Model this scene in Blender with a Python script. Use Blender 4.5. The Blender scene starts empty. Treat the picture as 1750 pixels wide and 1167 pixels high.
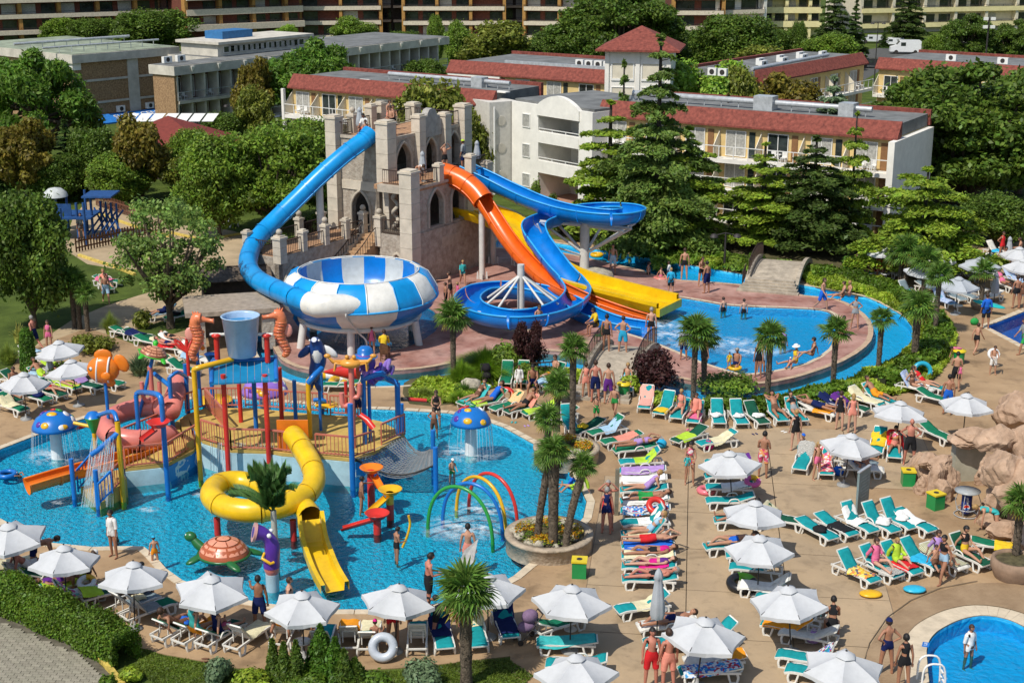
import bpy,bmesh,math,random
import numpy as np
from mathutils import Vector,Matrix,Quaternion
from mathutils.geometry import tessellate_polygon
from math import cos,sin,radians as rdn
uni=random.uniform;Vec=Vector;MRot=Matrix.Rotation;MTr=Matrix.Translation
random.seed(7);RNG=np.random.default_rng(7)
SC=bpy.context.scene
COL=SC.collection
F_PX,HORIZON,CAM_H,CX,CY=2500.,-150.,23.5,875.,583.5
PITCH=math.atan((CY-HORIZON)/F_PX);CP,SP=cos(PITCH),sin(PITCH)
cam=bpy.data.cameras.new('camera');camo=bpy.data.objects.new('camera',cam);COL.objects.link(camo)
camo.location=(0,0,CAM_H);camo.rotation_euler=(rdn(90)-PITCH,0,0)
cam.sensor_width=36;cam.lens=36*F_PX/1750;cam.clip_start=.5;cam.clip_end=3000
SC.camera=camo
SUN_EL=rdn(54);SUN_AZ=rdn(221)
W=bpy.data.worlds.new("World");SC.world=W;W.use_nodes=True
nt=W.node_tree;nt.nodes.clear()
o_=nt.nodes.new('ShaderNodeOutputWorld');b_=nt.nodes.new('ShaderNodeBackground');s_=nt.nodes.new('ShaderNodeTexSky')
s_.sky_type='NISHITA';s_.sun_disc=False;s_.sun_elevation=SUN_EL;s_.sun_rotation=SUN_AZ
b_.inputs[1].default_value=.125
nt.links.new(s_.outputs[0],b_.inputs[0]);nt.links.new(b_.outputs[0],o_.inputs[0])
sl=bpy.data.lights.new('sun','SUN');sl.energy=4.35;sl.angle=rdn(.5);sl.color=(1,.95,.86)
so=bpy.data.objects.new('sun',sl);COL.objects.link(so)
sd=Vec((sin(SUN_AZ)*cos(SUN_EL),cos(SUN_AZ)*cos(SUN_EL),sin(SUN_EL)))
so.rotation_euler=sd.to_track_quat('Z','Y').to_euler()
SC.view_settings.view_transform='Standard';SC.view_settings.look='None';SC.view_settings.exposure=0.0;SC.view_settings.gamma=1
SC.cycles.max_bounces=6;SC.cycles.transparent_max_bounces=12;SC.cycles.caustics_reflective=False;SC.cycles.caustics_refractive=False
SC.cycles.use_denoising=True
def ray(px,py):
 u=(px-CX)/F_PX;v=-(py-CY)/F_PX
 return Vec((u,CP+v*SP,-SP+v*CP))
def G(px,py,z=0.):
 d=ray(px,py);t=(z-CAM_H)/d.z
 return Vec((d.x*t,d.y*t,z))
def AT(px,py,Y):
 d=ray(px,py);t=Y/d.y
 return Vec((d.x*t,Y,CAM_H+d.z*t))
def PX(p):
 Z=p[2]-CAM_H;dep=p[1]*CP-Z*SP;v=p[1]*SP+Z*CP
 return(CX+F_PX*p[0]/dep,CY-F_PX*v/dep)
def ZAT(x,y,py):
 lo,hi=-3.,80.
 for i in range(40):
  m=(lo+hi)/2
  if PX((x,y,m))[1]>py:lo=m
  else:hi=m
 return lo
MATS={}
def nd(t,ty,**k):
 n=t.nodes.new(ty)
 for a,b in k.items():
  if a in n.inputs:n.inputs[a].default_value=b
  else:setattr(n,a,b)
 return n
def mat(name,col,rough=.6,var=.12,scale=3.,bump=0.,bscale=30.,spec=.4,metal=0.,dirt=None,coat=0.,island=0.,objvar=0.,trans=0.,detail=5,stain=0.):
 if name in MATS:return MATS[name]
 m=bpy.data.materials.new(name);MATS[name]=m;m.use_nodes=True
 t=m.node_tree;L=t.links
 p=t.nodes['Principled BSDF']
 p.inputs['Roughness'].default_value=rough;p.inputs['Metallic'].default_value=metal
 p.inputs['Specular IOR Level'].default_value=spec;p.inputs['Coat Weight'].default_value=coat
 tc=nd(t,'ShaderNodeTexCoord')
 nz=nd(t,'ShaderNodeTexNoise',Scale=scale,Detail=detail,Roughness=.65)
 L.new(tc.outputs['Object'],nz.inputs['Vector'])
 mx=nd(t,'ShaderNodeMix',data_type='RGBA')
 c=col;d=dirt or tuple(max(0,x*(1-2.2*var))for x in col)
 lite=tuple(min(1,x*(1+1.3*var))for x in col)
 mx.inputs[6].default_value=(*d,1);mx.inputs[7].default_value=(*lite,1)
 cr=nd(t,'ShaderNodeMapRange');cr.inputs[1].default_value=.3;cr.inputs[2].default_value=.7
 L.new(nz.outputs['Fac'],cr.inputs[0]);L.new(cr.outputs[0],mx.inputs[0])
 out=mx.outputs[2]
 if stain:
  for sc_,lo,hi,k in((.9,.52,.66,stain),(3.5,.6,.72,stain*.7),(14.,.62,.8,stain*.6)):
   n3=nd(t,'ShaderNodeTexNoise',Scale=sc_,Detail=8,Roughness=.6,Distortion=.4);L.new(tc.outputs['Object'],n3.inputs['Vector']);r3=nd(t,'ShaderNodeMapRange');r3.inputs[1].default_value=lo;r3.inputs[2].default_value=hi;r3.inputs[3].default_value=1;r3.inputs[4].default_value=1-k;L.new(n3.outputs['Fac'],r3.inputs[0])
   m3=nd(t,'ShaderNodeMix',data_type='RGBA',blend_type='MULTIPLY');m3.inputs[0].default_value=1;L.new(out,m3.inputs[6]);L.new(r3.outputs[0],m3.inputs[7]);out=m3.outputs[2]
 if island or objvar:
  hs=nd(t,'ShaderNodeHueSaturation')
  src=nd(t,'ShaderNodeNewGeometry').outputs['Random Per Island']if island else nd(t,'ShaderNodeObjectInfo').outputs['Random']
  a=island or objvar
  mr=nd(t,'ShaderNodeMapRange');mr.inputs[3].default_value=1-a;mr.inputs[4].default_value=1+a
  L.new(src,mr.inputs[0]);L.new(mr.outputs[0],hs.inputs['Value'])
  mh=nd(t,'ShaderNodeMapRange');mh.inputs[3].default_value=.5-a*.05;mh.inputs[4].default_value=.5+a*.05
  sr=nd(t,'ShaderNodeMath',operation='FRACT');ml=nd(t,'ShaderNodeMath',operation='MULTIPLY');ml.inputs[1].default_value=7.3
  L.new(src,ml.inputs[0]);L.new(ml.outputs[0],sr.inputs[0]);L.new(sr.outputs[0],mh.inputs[0]);L.new(mh.outputs[0],hs.inputs['Hue'])
  L.new(out,hs.inputs['Color']);out=hs.outputs[0]
 L.new(out,p.inputs['Base Color'])
 if bump:
  n2=nd(t,'ShaderNodeTexNoise',Scale=bscale,Detail=4);L.new(tc.outputs['Object'],n2.inputs['Vector'])
  bp=nd(t,'ShaderNodeBump',Strength=bump,Distance=.05);L.new(n2.outputs['Fac'],bp.inputs['Height']);L.new(bp.outputs[0],p.inputs['Normal'])
 if trans:
  tr=nd(t,'ShaderNodeBsdfTranslucent');L.new(out,tr.inputs['Color'])
  ms=nd(t,'ShaderNodeMixShader');ms.inputs[0].default_value=trans
  L.new(p.outputs[0],ms.inputs[1]);L.new(tr.outputs[0],ms.inputs[2]);L.new(ms.outputs[0],t.nodes['Material Output'].inputs[0])
 return m
def LM_(name,col,isl=.38):return mat(name,(min(.6,col[0]*2.7),min(.6,col[1]*2.75),min(.6,col[2]*1.6)),rough=.5,var=.25,scale=.45,spec=.3,island=isl,trans=.34)
def PL_(name,col,rough=.3):return mat(name,col,rough=rough,var=.09,scale=1.1,spec=.45,bump=.04,bscale=7,stain=.12)
def cloth(name,col):return mat(name,col,rough=.9,var=.1,scale=5,spec=.1,bump=.15,bscale=25)
class MB:
 def __init__(s):s.v=[];s.f=[];s.m=[];s.sm=[]
 def add(s,vs,fs,mi=0,smooth=False):
  o=len(s.v);s.v.extend([tuple(p)for p in vs])
  for f in fs:s.f.append(tuple(i+o for i in f));s.m.append(mi);s.sm.append(smooth)
  return s
 def box(s,c,size,rz=0.,mi=0,R=None,taper=1.):
  x,y,z=size[0]/2,size[1]/2,size[2]/2
  M=R if R is not None else MRot(rz,3,'Z')
  vs=[]
  for dz in(-z,z):
   k=1 if dz<0 else taper
   for a,b in((-x,-y),(x,-y),(x,y),(-x,y)):vs.append(Vector(c)+M@Vec((a*k,b*k,dz)))
  return s.add(vs,[(3,2,1,0),(4,5,6,7),(0,1,5,4),(1,2,6,5),(2,3,7,6),(3,0,4,7)],mi)
 def bar(s,a,b,w,h=None,mi=0):
  a,b=Vector(a),Vector(b);d=b-a;h=h or w
  q=d.to_track_quat('Z','Y').to_matrix()
  return s.box((a+b)/2,(w,h,d.length),R=q,mi=mi)
 def tube(s,pts,r,n=8,mi=0,caps=True,closed=False,arc=None,up=None,smooth=True,flat=1.):
  """sweep a circle (or an open arc of angles) along pts; r may be a list"""
  P=[Vector(p)for p in pts];N=len(P)
  rs=r if isinstance(r,(list,tuple))else[r]*N
  rings=[];prev=None
  for i,p in enumerate(P):
   t=(P[(i+1)%N]-P[i-1])if closed else(P[min(i+1,N-1)]-P[max(i-1,0)])
   t.normalize()
   if up is not None:
    sx=t.cross(Vector(up));sx.normalize();uy=sx.cross(t)
   else:
    if prev is None:
     a=Vec((0,0,1))if abs(t.z)<.9 else Vec((1,0,0))
     sx=t.cross(a);sx.normalize()
    else:
     sx=prev-t*prev.dot(t);sx.normalize()
    uy=sx.cross(t);prev=sx
   ring=[]
   angs=[2*math.pi*k/n for k in range(n)]if arc is None else[arc[0]+(arc[1]-arc[0])*k/(n-1)for k in range(n)]
   for a in angs:ring.append(p+sx*cos(a)*rs[i]+uy*sin(a)*rs[i]*flat)
   rings.append(ring)
  vs=[v for R_ in rings for v in R_];fs=[]
  m=n if arc is None else n-1
  for i in range(N if closed else N-1):
   j=(i+1)%N
   for k in range(m):fs.append((i*n+k,i*n+(k+1)%n,j*n+(k+1)%n,j*n+k))
  s.add(vs,fs,mi,smooth)
  if caps and not closed and arc is None:
   s.add(rings[0],[tuple(range(n))[::-1]],mi);s.add(rings[-1],[tuple(range(n))],mi)
  return s
 def cyl(s,a,b,r,r2=None,n=10,mi=0,smooth=True):return s.tube([a,b],[r,r if r2 is None else r2],n,mi,smooth=smooth)
 def lathe(s,prof,c=(0,0,0),n=20,mi=0,smooth=True,a0=0.,a1=2*math.pi,wob=None):
  full=abs(a1-a0-2*math.pi)<1e-6;k=n if full else n+1;vs=[];fs=[]
  for(r,z)in prof:
   for i in range(k):
    a=a0+(a1-a0)*i/n;rr=r*(wob(a)if wob else 1)
    vs.append((c[0]+rr*cos(a),c[1]+rr*sin(a),c[2]+z))
  for j in range(len(prof)-1):
   for i in range(n):
    i2=(i+1)%k;fs.append((j*k+i,j*k+i2,(j+1)*k+i2,(j+1)*k+i))
  return s.add(vs,fs,mi,smooth)
 def ball(s,c,r,n=10,mi=0,R=None):
  r=r if isinstance(r,(tuple,list))else(r,r,r);vs=[];fs=[];h=max(4,n//2+1)
  for j in range(h+1):
   th=math.pi*j/h
   for i in range(n):
    a=2*math.pi*i/n
    v=Vec((r[0]*sin(th)*cos(a),r[1]*sin(th)*sin(a),r[2]*cos(th)))
    if R is not None:v=R@v
    vs.append(Vector(c)+v)
  for j in range(h):
   for i in range(n):fs.append((j*n+i,(j+1)*n+i,(j+1)*n+(i+1)%n,j*n+(i+1)%n))
  return s.add(vs,fs,mi,True)
 def prism(s,poly,z0,z1,mi=0,holes=(),bottom=False,sides=True,sidemi=None):
  loops=[[Vec((p[0],p[1],0))for p in q]for q in(poly,*holes)]
  tris=tessellate_polygon(loops);flat=[p for q in loops for p in q]
  top=[(p.x,p.y,z1)for p in flat]
  fs=[]
  for a,b,c in tris:
   A,B,C=flat[a],flat[b],flat[c]
   fs.append((a,b,c)if(B-A).cross(C-A).z>0 else(c,b,a))
  s.add(top,fs,mi)
  if bottom:s.add([(p.x,p.y,z0)for p in flat],[f[::-1]for f in fs],mi)
  if sides:
   for h,q in enumerate(loops):
    n=len(q);vs=[(p.x,p.y,z1)for p in q]+[(p.x,p.y,z0)for p in q]
    area=sum(q[i].x*q[(i+1)%n].y-q[(i+1)%n].x*q[i].y for i in range(n))
    ccw=(area>0)==(h==0)
    fs=[(i,i+n,(i+1)%n+n,(i+1)%n)if ccw else((i+1)%n,(i+1)%n+n,i+n,i)for i in range(n)]
    s.add(vs,fs,mi if sidemi is None else sidemi)
  return s
 def mesh(s,name,mats):
  me=bpy.data.meshes.new(name);me.from_pydata(s.v,[],s.f)
  for m in(mats if isinstance(mats,(list,tuple))else[mats]):me.materials.append(m)
  me.polygons.foreach_set('material_index',s.m);me.polygons.foreach_set('use_smooth',s.sm)
  me.update();return me
 def build(s,name,mats,parent=None,**k):return obj(name,s.mesh(name,mats),parent,**k)
 b=build
def obj(name,me,parent=None,loc=None,rz=None,mat=None,kind=None):
 o=bpy.data.objects.new(name,me);COL.objects.link(o)
 if parent is not None:o.parent=parent
 if loc is not None:o.location=loc
 if rz is not None:o.rotation_euler=(0,0,rz)
 if mat is not None:slot(o,mat)
 if kind:o['kind']=kind
 return o
def slot(o,m,i=0):
 o.material_slots[i].link='OBJECT';o.material_slots[i].material=m
def tag(o,label,cat,group=None):
 o['label']=label;o['category']=cat
 if group:o['group']=group
 return o
def TH_(name,label,cat,loc=(0,0,0),rz=0.,group=None,scale=None):
 o=bpy.data.objects.new(name,None);COL.objects.link(o);o.location=loc;o.rotation_euler=(0,0,rz);o.empty_display_size=.1
 if scale is not None:o.scale=scale if isinstance(scale,(tuple,list))else(scale,)*3
 return tag(o,label,cat,group)
def struct(name,mb,m):
 o=mb.b(name,m);o['kind']='structure';return o
KIDS={}
def copy_tree(o):
 c=o.copy();COL.objects.link(c)
 for ch in o.children:
  k=copy_tree(ch);k.parent=c;k.matrix_parent_inverse=ch.matrix_parent_inverse
 return c
def clone(o,loc,rz,label,group=None,scale=None,cat=None):
 c=copy_tree(o);c.location=loc;c.rotation_euler=(0,0,rz);c['label']=label
 if group:c['group']=group
 if cat:c['category']=cat
 if scale is not None:c.scale=scale if isinstance(scale,(tuple,list))else(scale,)*3
 return c
def SP_(pts,n=6,closed=False):
 """Catmull-Rom through pts"""
 P=[Vector(p)for p in pts];out=[];N=len(P)
 for i in range(N if closed else N-1):
  p0=P[(i-1)%N]if closed or i>0 else P[0]*2-P[1]
  p1=P[i];p2=P[(i+1)%N];p3=P[(i+2)%N]if closed or i+2<N else P[-1]*2-P[-2]
  for k in range(n):
   t=k/n
   out.append(.5*((2*p1)+(p2-p0)*t+(2*p0-5*p1+4*p2-p3)*t*t+(3*p1-p0-3*p2+p3)*t**3))
 if not closed:out.append(P[-1])
 return out
def poly_px(pts,z=0.,smooth=0):
 q=[G(a,b,z)for a,b in pts]
 return SP_(q,smooth,True)if smooth else q
def offset_poly(q,d):
 """offset a closed loop outwards by d"""
 n=len(q);area=sum(q[i][0]*q[(i+1)%n][1]-q[(i+1)%n][0]*q[i][1]for i in range(n));s=1 if area>0 else-1;out=[]
 for i in range(n):
  a,b,c=Vector(q[i-1][:2]),Vector(q[i][:2]),Vector(q[(i+1)%n][:2])
  t=(c-a);
  if t.length<1e-6:t=Vec((1,0))
  t.normalize();out.append(Vec((b.x+s*t.y*d,b.y-s*t.x*d,0)))
 return out
def leaves_mesh(name,pts,nor,size,m,aspect=1.6,jitter=.8,tri=False,droop=0.):
 """numpy cloud of leaf quads: pts (n,3), nor (n,3) preferred normals, size (n,)"""
 n=len(pts);nor=nor+RNG.normal(0,jitter,(n,3));nor/=np.linalg.norm(nor,axis=1)[:,None]+1e-9
 a=RNG.normal(0,1,(n,3));a-=nor*(a*nor).sum(1)[:,None];a/=np.linalg.norm(a,axis=1)[:,None]+1e-9
 b=np.cross(nor,a);s=size[:,None]if np.ndim(size)else np.full((n,1),size)
 A=a*s*aspect*.5;B=b*s*.5
 v=np.stack([pts-A,pts+B*.9,pts+A,pts-B*.9],1)
 if droop:v[:,2,2]-=droop*s[:,0]
 return quads_mesh(name,v,m)
def quads_mesh(name,v,m):
 n=len(v);me=bpy.data.meshes.new(name);me.vertices.add(n*4);me.loops.add(n*4);me.polygons.add(n)
 me.vertices.foreach_set('co',np.ascontiguousarray(v,dtype=np.float32).reshape(-1))
 me.loops.foreach_set('vertex_index',np.arange(n*4,dtype=np.int32))
 me.polygons.foreach_set('loop_start',np.arange(0,n*4,4,dtype=np.int32));me.polygons.foreach_set('loop_total',np.full(n,4,dtype=np.int32))
 me.materials.append(m);me.update(calc_edges=True);return me
def blob_points(c,r,n,shell=.55):
 """n points in an ellipsoid, mostly near its surface; returns pts, outward normals"""
 d=RNG.normal(0,1,(n,3));d/=np.linalg.norm(d,axis=1)[:,None]
 rad=(shell+(1-shell)*RNG.random(n))[:,None]
 rad*=np.where(RNG.random(n)<.22,1+.4*RNG.random(n),1)[:,None]
 r=np.array(r);return np.array(c)+d*r*rad,d/np.maximum(r,.05)
 # ================================================================ GROUND, POOLS, WATER
def ground_mat(name,base,dark,scale,bump=.25,crack=None,speck=.5,rough=.85):
 m=mat(name,base,rough=rough,var=.16,scale=scale,bump=bump,bscale=18,spec=.2,dirt=dark,detail=9);return m
M_DECK=mat('deck_stamped_concrete',(.41,.28,.16),rough=.8,var=.06,scale=.3,bump=.3,bscale=5,spec=.25,dirt=(.27,.175,.095),detail=14,stain=.3)
M_DECK2=mat('deck_poured_concrete',(.43,.315,.195),rough=.85,var=.05,scale=.28,bump=.25,bscale=9,spec=.2,dirt=(.32,.24,.155),detail=14,stain=.26)
M_PINK=mat('island_stamped_concrete',(.47,.29,.24),rough=.7,var=.08,scale=.42,bump=.4,bscale=5,dirt=(.22,.075,.05),detail=14,stain=.35)
M_COPE=mat('pool_coping_stone',(.60,.50,.36),rough=.7,var=.1,scale=2)
M_LAWN=mat('lawn_grass',(.075,.105,.02),rough=.95,var=.3,scale=.5,bump=.8,bscale=20,spec=.1,dirt=(.035,.055,.012),detail=12)
M_SOIL=mat('dark_soil',(.10,.08,.045),rough=.95,var=.3,scale=.6,bump=.6,bscale=10,spec=.1,dirt=(.04,.05,.015),detail=12)  # dark brown earth mottled with dull green
M_PATH=mat('sandy_path',(.42,.32,.20),rough=.9,var=.12,scale=.7,bump=.2,spec=.1,detail=10)
M_ROAD=mat('grey_paver',(.30,.275,.21),rough=.9,var=.15,scale=1.5,bump=.3,bscale=30,spec=.15,objvar=.12)
M_ASPH=mat('asphalt',(.09,.09,.085),rough=.9,var=.15,scale=1.5)
M_YEL=mat('kerb_yellow_paint',(.62,.46,.10),rough=.7,var=.2,scale=4)
def water_mat(name,tint,bs,strength,ior=1.33):
 m=bpy.data.materials.new(name);m.use_nodes=True;t=m.node_tree;L=t.links;t.nodes.clear()
 out=nd(t,'ShaderNodeOutputMaterial');mix=nd(t,'ShaderNodeMixShader');tr=nd(t,'ShaderNodeBsdfTransparent');gl=nd(t,'ShaderNodeBsdfGlossy',Roughness=.07)
 tr.inputs[0].default_value=(*tint,1)
 fr=nd(t,'ShaderNodeFresnel',IOR=ior);tc=nd(t,'ShaderNodeTexCoord')
 n1=nd(t,'ShaderNodeTexNoise',Scale=bs,Detail=3,Roughness=.6,Distortion=1.2);n2=nd(t,'ShaderNodeTexVoronoi',feature='SMOOTH_F1',Scale=bs*.8)
 L.new(tc.outputs['Object'],n1.inputs['Vector'])
 ad=nd(t,'ShaderNodeMixRGB',blend_type='ADD');ad.inputs[0].default_value=.12
 L.new(tc.outputs['Object'],ad.inputs[1]);L.new(n1.outputs['Color'],ad.inputs[2]);L.new(ad.outputs[0],n2.inputs['Vector'])
 mm=nd(t,'ShaderNodeMath',operation='ADD');L.new(n1.outputs['Fac'],mm.inputs[0]);L.new(n2.outputs['Distance'],mm.inputs[1])
 bp=nd(t,'ShaderNodeBump',Strength=strength,Distance=.12);L.new(mm.outputs[0],bp.inputs['Height'])
 L.new(bp.outputs[0],gl.inputs['Normal']);L.new(bp.outputs[0],fr.inputs['Normal'])
 L.new(fr.outputs[0],mix.inputs[0]);L.new(tr.outputs[0],mix.inputs[1]);L.new(gl.outputs[0],mix.inputs[2]);L.new(mix.outputs[0],out.inputs[0])
 return m
def basin_mat(name,col,col2,sc=1.6,bump=1.):
 m=bpy.data.materials.new(name);m.use_nodes=True;t=m.node_tree;L=t.links;p=t.nodes['Principled BSDF'];p.inputs['Roughness'].default_value=.5
 tc=nd(t,'ShaderNodeTexCoord');n1=nd(t,'ShaderNodeTexNoise',Scale=sc*.1,Detail=5);L.new(tc.outputs['Object'],n1.inputs[0])
 ad=nd(t,'ShaderNodeMixRGB',blend_type='ADD');ad.inputs[0].default_value=.5
 n0=nd(t,'ShaderNodeTexNoise',Scale=sc,Detail=2);L.new(tc.outputs['Object'],n0.inputs[0]);L.new(tc.outputs['Object'],ad.inputs[1]);L.new(n0.outputs['Color'],ad.inputs[2])
 v=nd(t,'ShaderNodeTexVoronoi',feature='DISTANCE_TO_EDGE',Scale=sc*1.5);L.new(ad.outputs[0],v.inputs['Vector'])
 mr=nd(t,'ShaderNodeMapRange');mr.inputs[1].default_value=0;mr.inputs[2].default_value=.28;L.new(v.outputs['Distance'],mr.inputs[0])
 bp=nd(t,'ShaderNodeBump',Strength=bump,Distance=.16);L.new(mr.outputs[0],bp.inputs['Height']);L.new(bp.outputs[0],p.inputs['Normal'])
 mx=nd(t,'ShaderNodeMix',data_type='RGBA');mx.inputs[6].default_value=(*col,1);mx.inputs[7].default_value=(*col2,1);L.new(n1.outputs['Fac'],mx.inputs[0])
 L.new(mx.outputs[2],p.inputs['Base Color']);return m
W_KIDS=water_mat('kids_pool_water',(.4,.93,.98),6.5,.5);W_RIVER=water_mat('river_water',(.28,.82,.95),4.,.3);W_DEEP=water_mat('deep_water',(.35,.75,.93),3.,.3)
B_KIDS=basin_mat('kids_pool_mosaic',(.035,.53,.80),(.08,.63,.88),4.6,.5);B_RIVER=basin_mat('river_mosaic',(.045,.52,.79),(.09,.60,.85),2.,.22)
B_LAND=basin_mat('landing_pool_mosaic',(.02,.40,.72),(.06,.54,.80),2.,.28);B_DEEP=basin_mat('deep_pool_mosaic',(.012,.14,.44),(.02,.19,.52),1.5,.2);B_SPL=basin_mat('splash_pool_mosaic',(.012,.20,.33),(.04,.28,.42),1.8,.3)
B_SMALL=basin_mat('round_pool_mosaic',(.02,.38,.68),(.05,.50,.78),1.6,.25)
KIDS_PX=[(-80,830),(-20,782),(0,768),(60,745),(120,723),(165,709),(260,692),(330,682),(394,681),(514,690),(598,698),(665,700),(765,706),(815,714),(860,730),(915,760),(960,792),(986,821),(1003,857),(997,885),(970,915),(930,945),(900,966),(877,985),(840,1005),(780,1025),(717,1037),(640,1042),(573,1042),(520,1040),(460,1032),(411,1024),(360,1010),(312,992),(284,972),(263,948),(245,934),(200,934),(158,935),(87,928),(58,918),(0,886),(-60,868)]
RIV_PX=[(430,490),(432,530),(434,570),(440,605),(470,640),(530,658),(600,661),(680,660),(720,655),(775,645),(830,633),(878,626),(940,626),(1000,632),(1060,652),(1120,675),(1200,692),(1260,694),(1313,690),(1370,677),(1415,662),(1480,635),(1521,616),(1550,598),(1560,578),(1559,558),(1548,544),(1521,527),(1480,508),(1430,497),(1387,490),(1340,482),(1274,470),(1166,451),(1060,433),(960,417),(900,408),(850,404),(840,420),(700,425),(560,440)]
ISL_PX=[(462,505),(460,540),(462,580),(474,608),(490,622),(530,634),(600,637),(690,634),(743,628),(800,616),(840,608),(878,603),(940,601),(980,606),(1040,618),(1100,633),(1153,647),(1223,658),(1268,659),(1313,656),(1345,650),(1377,642),(1441,619),(1480,594),(1492,574),(1488,550),(1464,528),(1428,512),(1374,506),(1330,497),(1272,488),(1200,482),(1138,477),(1097,463),(1060,455),(1001,441),(960,433),(900,428),(842,424),(700,430),(560,445)]
LAND_PX=[(1040,546),(1048,562),(1092,577),(1120,587),(1158,602),(1197,619),(1230,630),(1264,640),(1300,638),(1326,634),(1377,622),(1416,598),(1432,567),(1430,546),(1416,534),(1382,529),(1310,526),(1236,522),(1161,509),(1120,518),(1075,530)]
SPL_PX=[(500,545),(520,570),(545,598),(570,606),(600,609),(640,606),(690,597),(730,578),(750,558),(742,532),(700,515),(620,506),(550,512),(512,525)]
BIG_PX=[(1686,558),(1752,532),(1950,462),(2050,700),(1752,592)]
SMALL_PX=[(1584,1125),(1586,1100),(1596,1084),(1612,1072),(1642,1058),(1678,1051),(1716,1056),(1750,1070),(1800,1102),(1840,1150),(1850,1210),(1800,1280),(1720,1300),(1640,1270),(1596,1205)]
DECK_PX=[(-500,900),(-260,700),(-200,640),(0,655),(40,600),(150,560),(235,590),(330,560),(430,480),(560,437),(840,400),(960,410),(1160,440),(1380,465),(1480,440),(1600,400),(1900,380),(2500,600),(2300,1000),(2150,1300),(1200,1330),(876,1300),(872,1120),(736,1136),(676,1141),(560,1146),(407,1141),(365,1132),(280,1117),(232,1104),(180,1075),(0,985),(-160,930)]
kids=poly_px(KIDS_PX);riv=poly_px(RIV_PX,0,2);isl=poly_px(ISL_PX,0,2);land=poly_px(LAND_PX,0,2);spl=poly_px(SPL_PX,0,2);big=poly_px(BIG_PX);small=poly_px(SMALL_PX,0,3);deckp=poly_px(DECK_PX)
R_OUT=poly_px([(-100,1030),(0,1052),(80,1085),(152,1116),(205,1168),(240,1240),(-100,1400),(-700,1300)])
struct('ground',MB().prism([(-900,-100),(900,-100),(900,2200),(-900,2200)],-.4,-.03,holes=[deckp],sides=False),M_LAWN)
struct('pool_deck',MB().prism(deckp,-.5,0,holes=[kids,riv,big,small]),M_DECK)
struct('island_paving',MB().prism(isl,-1,.06,holes=[land,spl]),M_PINK)
def pool(name,loop,depth,bm,wm,level=-.12,holes=()):
 struct(name+'_basin',MB().prism(offset_poly(loop,.02),-depth-.2,-depth,sides=False,holes=holes),bm)
 loop=offset_poly(loop,-.03);mb=MB();n=len(loop);vs=[(p[0],p[1],.0-.005)for p in loop]+[(p[0],p[1],-depth)for p in loop]
 mb.add(vs,[((i+1)%n,(i+1)%n+n,i+n,i)for i in range(n)]+[(i,i+n,(i+1)%n+n,(i+1)%n)for i in range(0)])
 struct(name+'_wall',mb,bm)
 struct(name+'_water',MB().prism(offset_poly(loop,.01),level-.1,level,holes=holes,sides=False),wm)
def coping(name,loop,w,z0=0.,h=.03,m=None,skip=()):
 """edge stones, each its own piece"""
 root=None;L=[Vec((p[0],p[1],0))for p in loop];O=offset_poly(L,w);n=len(L)
 mb=MB()
 for i in range(n):
  j=(i+1)%n
  a,b,c,d=L[i],L[j],O[j],O[i]
  k=max(1,int((b-a).length/.6))
  for q in range(k):
   f0,f1=q/k+.012,(q+1)/k-.012
   P=[a.lerp(b,f0),a.lerp(b,f1),d.lerp(c,f1),d.lerp(c,f0)]
   vs=[(p.x,p.y,z0-.06)for p in P]+[(p.x,p.y,z0+h)for p in P]
   mb.add(vs,[(4,5,6,7),(0,1,5,4),(1,2,6,5),(2,3,7,6),(3,0,4,7)]if(b-a).cross(d-a).z>0 else[(7,6,5,4),(4,5,1,0),(5,6,2,1),(6,7,3,2),(7,4,0,3)])
 o=mb.b(name,m or M_COPE);o['kind']='structure'
pool('kids_pool',kids,.45,B_KIDS,W_KIDS);pool('lazy_river',riv,.5,B_RIVER,W_RIVER,-.16,holes=[isl]);pool('landing_pool',land,.5,B_LAND,W_RIVER,-.06);pool('splash_pool',spl,.6,B_SPL,W_DEEP,-.08);pool('swimming_pool',big,.8,B_DEEP,W_DEEP);pool('round_pool',small,.6,B_SMALL,W_RIVER)
coping('kids_pool_coping',kids,.34);coping('round_pool_coping',small,.75,h=.02);coping('swimming_pool_coping',big,.4);coping('island_coping',isl,-.3,z0=.06,h=.012,m=mat('island_edge',(.5,.36,.24),var=.12));coping('river_coping',riv,.22);coping('landing_pool_coping',land,.22,z0=.06,h=.012)
slab=[(1035,905),(1160,760),(1330,735),(1480,700),(1620,760),(1560,830),(1420,980),(1540,1075),(1560,1170),(1560,1330),(1000,1330),(890,1180),(1030,1080)]
def slab_rows():
 root=tag(obj('concrete_paving',MB().box((0,0,-.2),(.01,.01,.01)).mesh('paving_core',M_DECK2)),'pale poured concrete paving slabs under the sunshades','paving');root['kind']='structure'
 Q=[Vector(G(a,b))for a,b in slab]
 a0=G(1440,735);u=(G(1560,1167)-a0);u.z=0;u.normalize();v=Vec((-u.y,u.x,0))
 def inside(p):
  c=False;n=len(Q)
  for i in range(n):
   A,B=Q[i],Q[i-1]
   if(A.y>p.y)!=(B.y>p.y)and p.x<(B.x-A.x)*(p.y-A.y)/(B.y-A.y)+A.x:c=not c
  return c
 bed=MB()
 for i in range(-8,16):
  for j in range(-9,9):
   w=3.6;c=a0+u*(i+.5)*w+v*(j+.5)*w
   if inside(c):
    R=MRot(math.atan2(u.y,u.x),3,'Z')
    bed.box(c+Vec((0,0,-.02)),(w+.02,w+.02,.052),R=R);MB().box(c+Vec((0,0,-.02)),(w-.035,w-.035,.062+uni(0,.006)),R=R).b('paving_slab',M_DECK2,root)
 bed.b('joint_bed',mat('joint_mortar',(.19,.14,.09),var=.2),root)
slab_rows()
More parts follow.
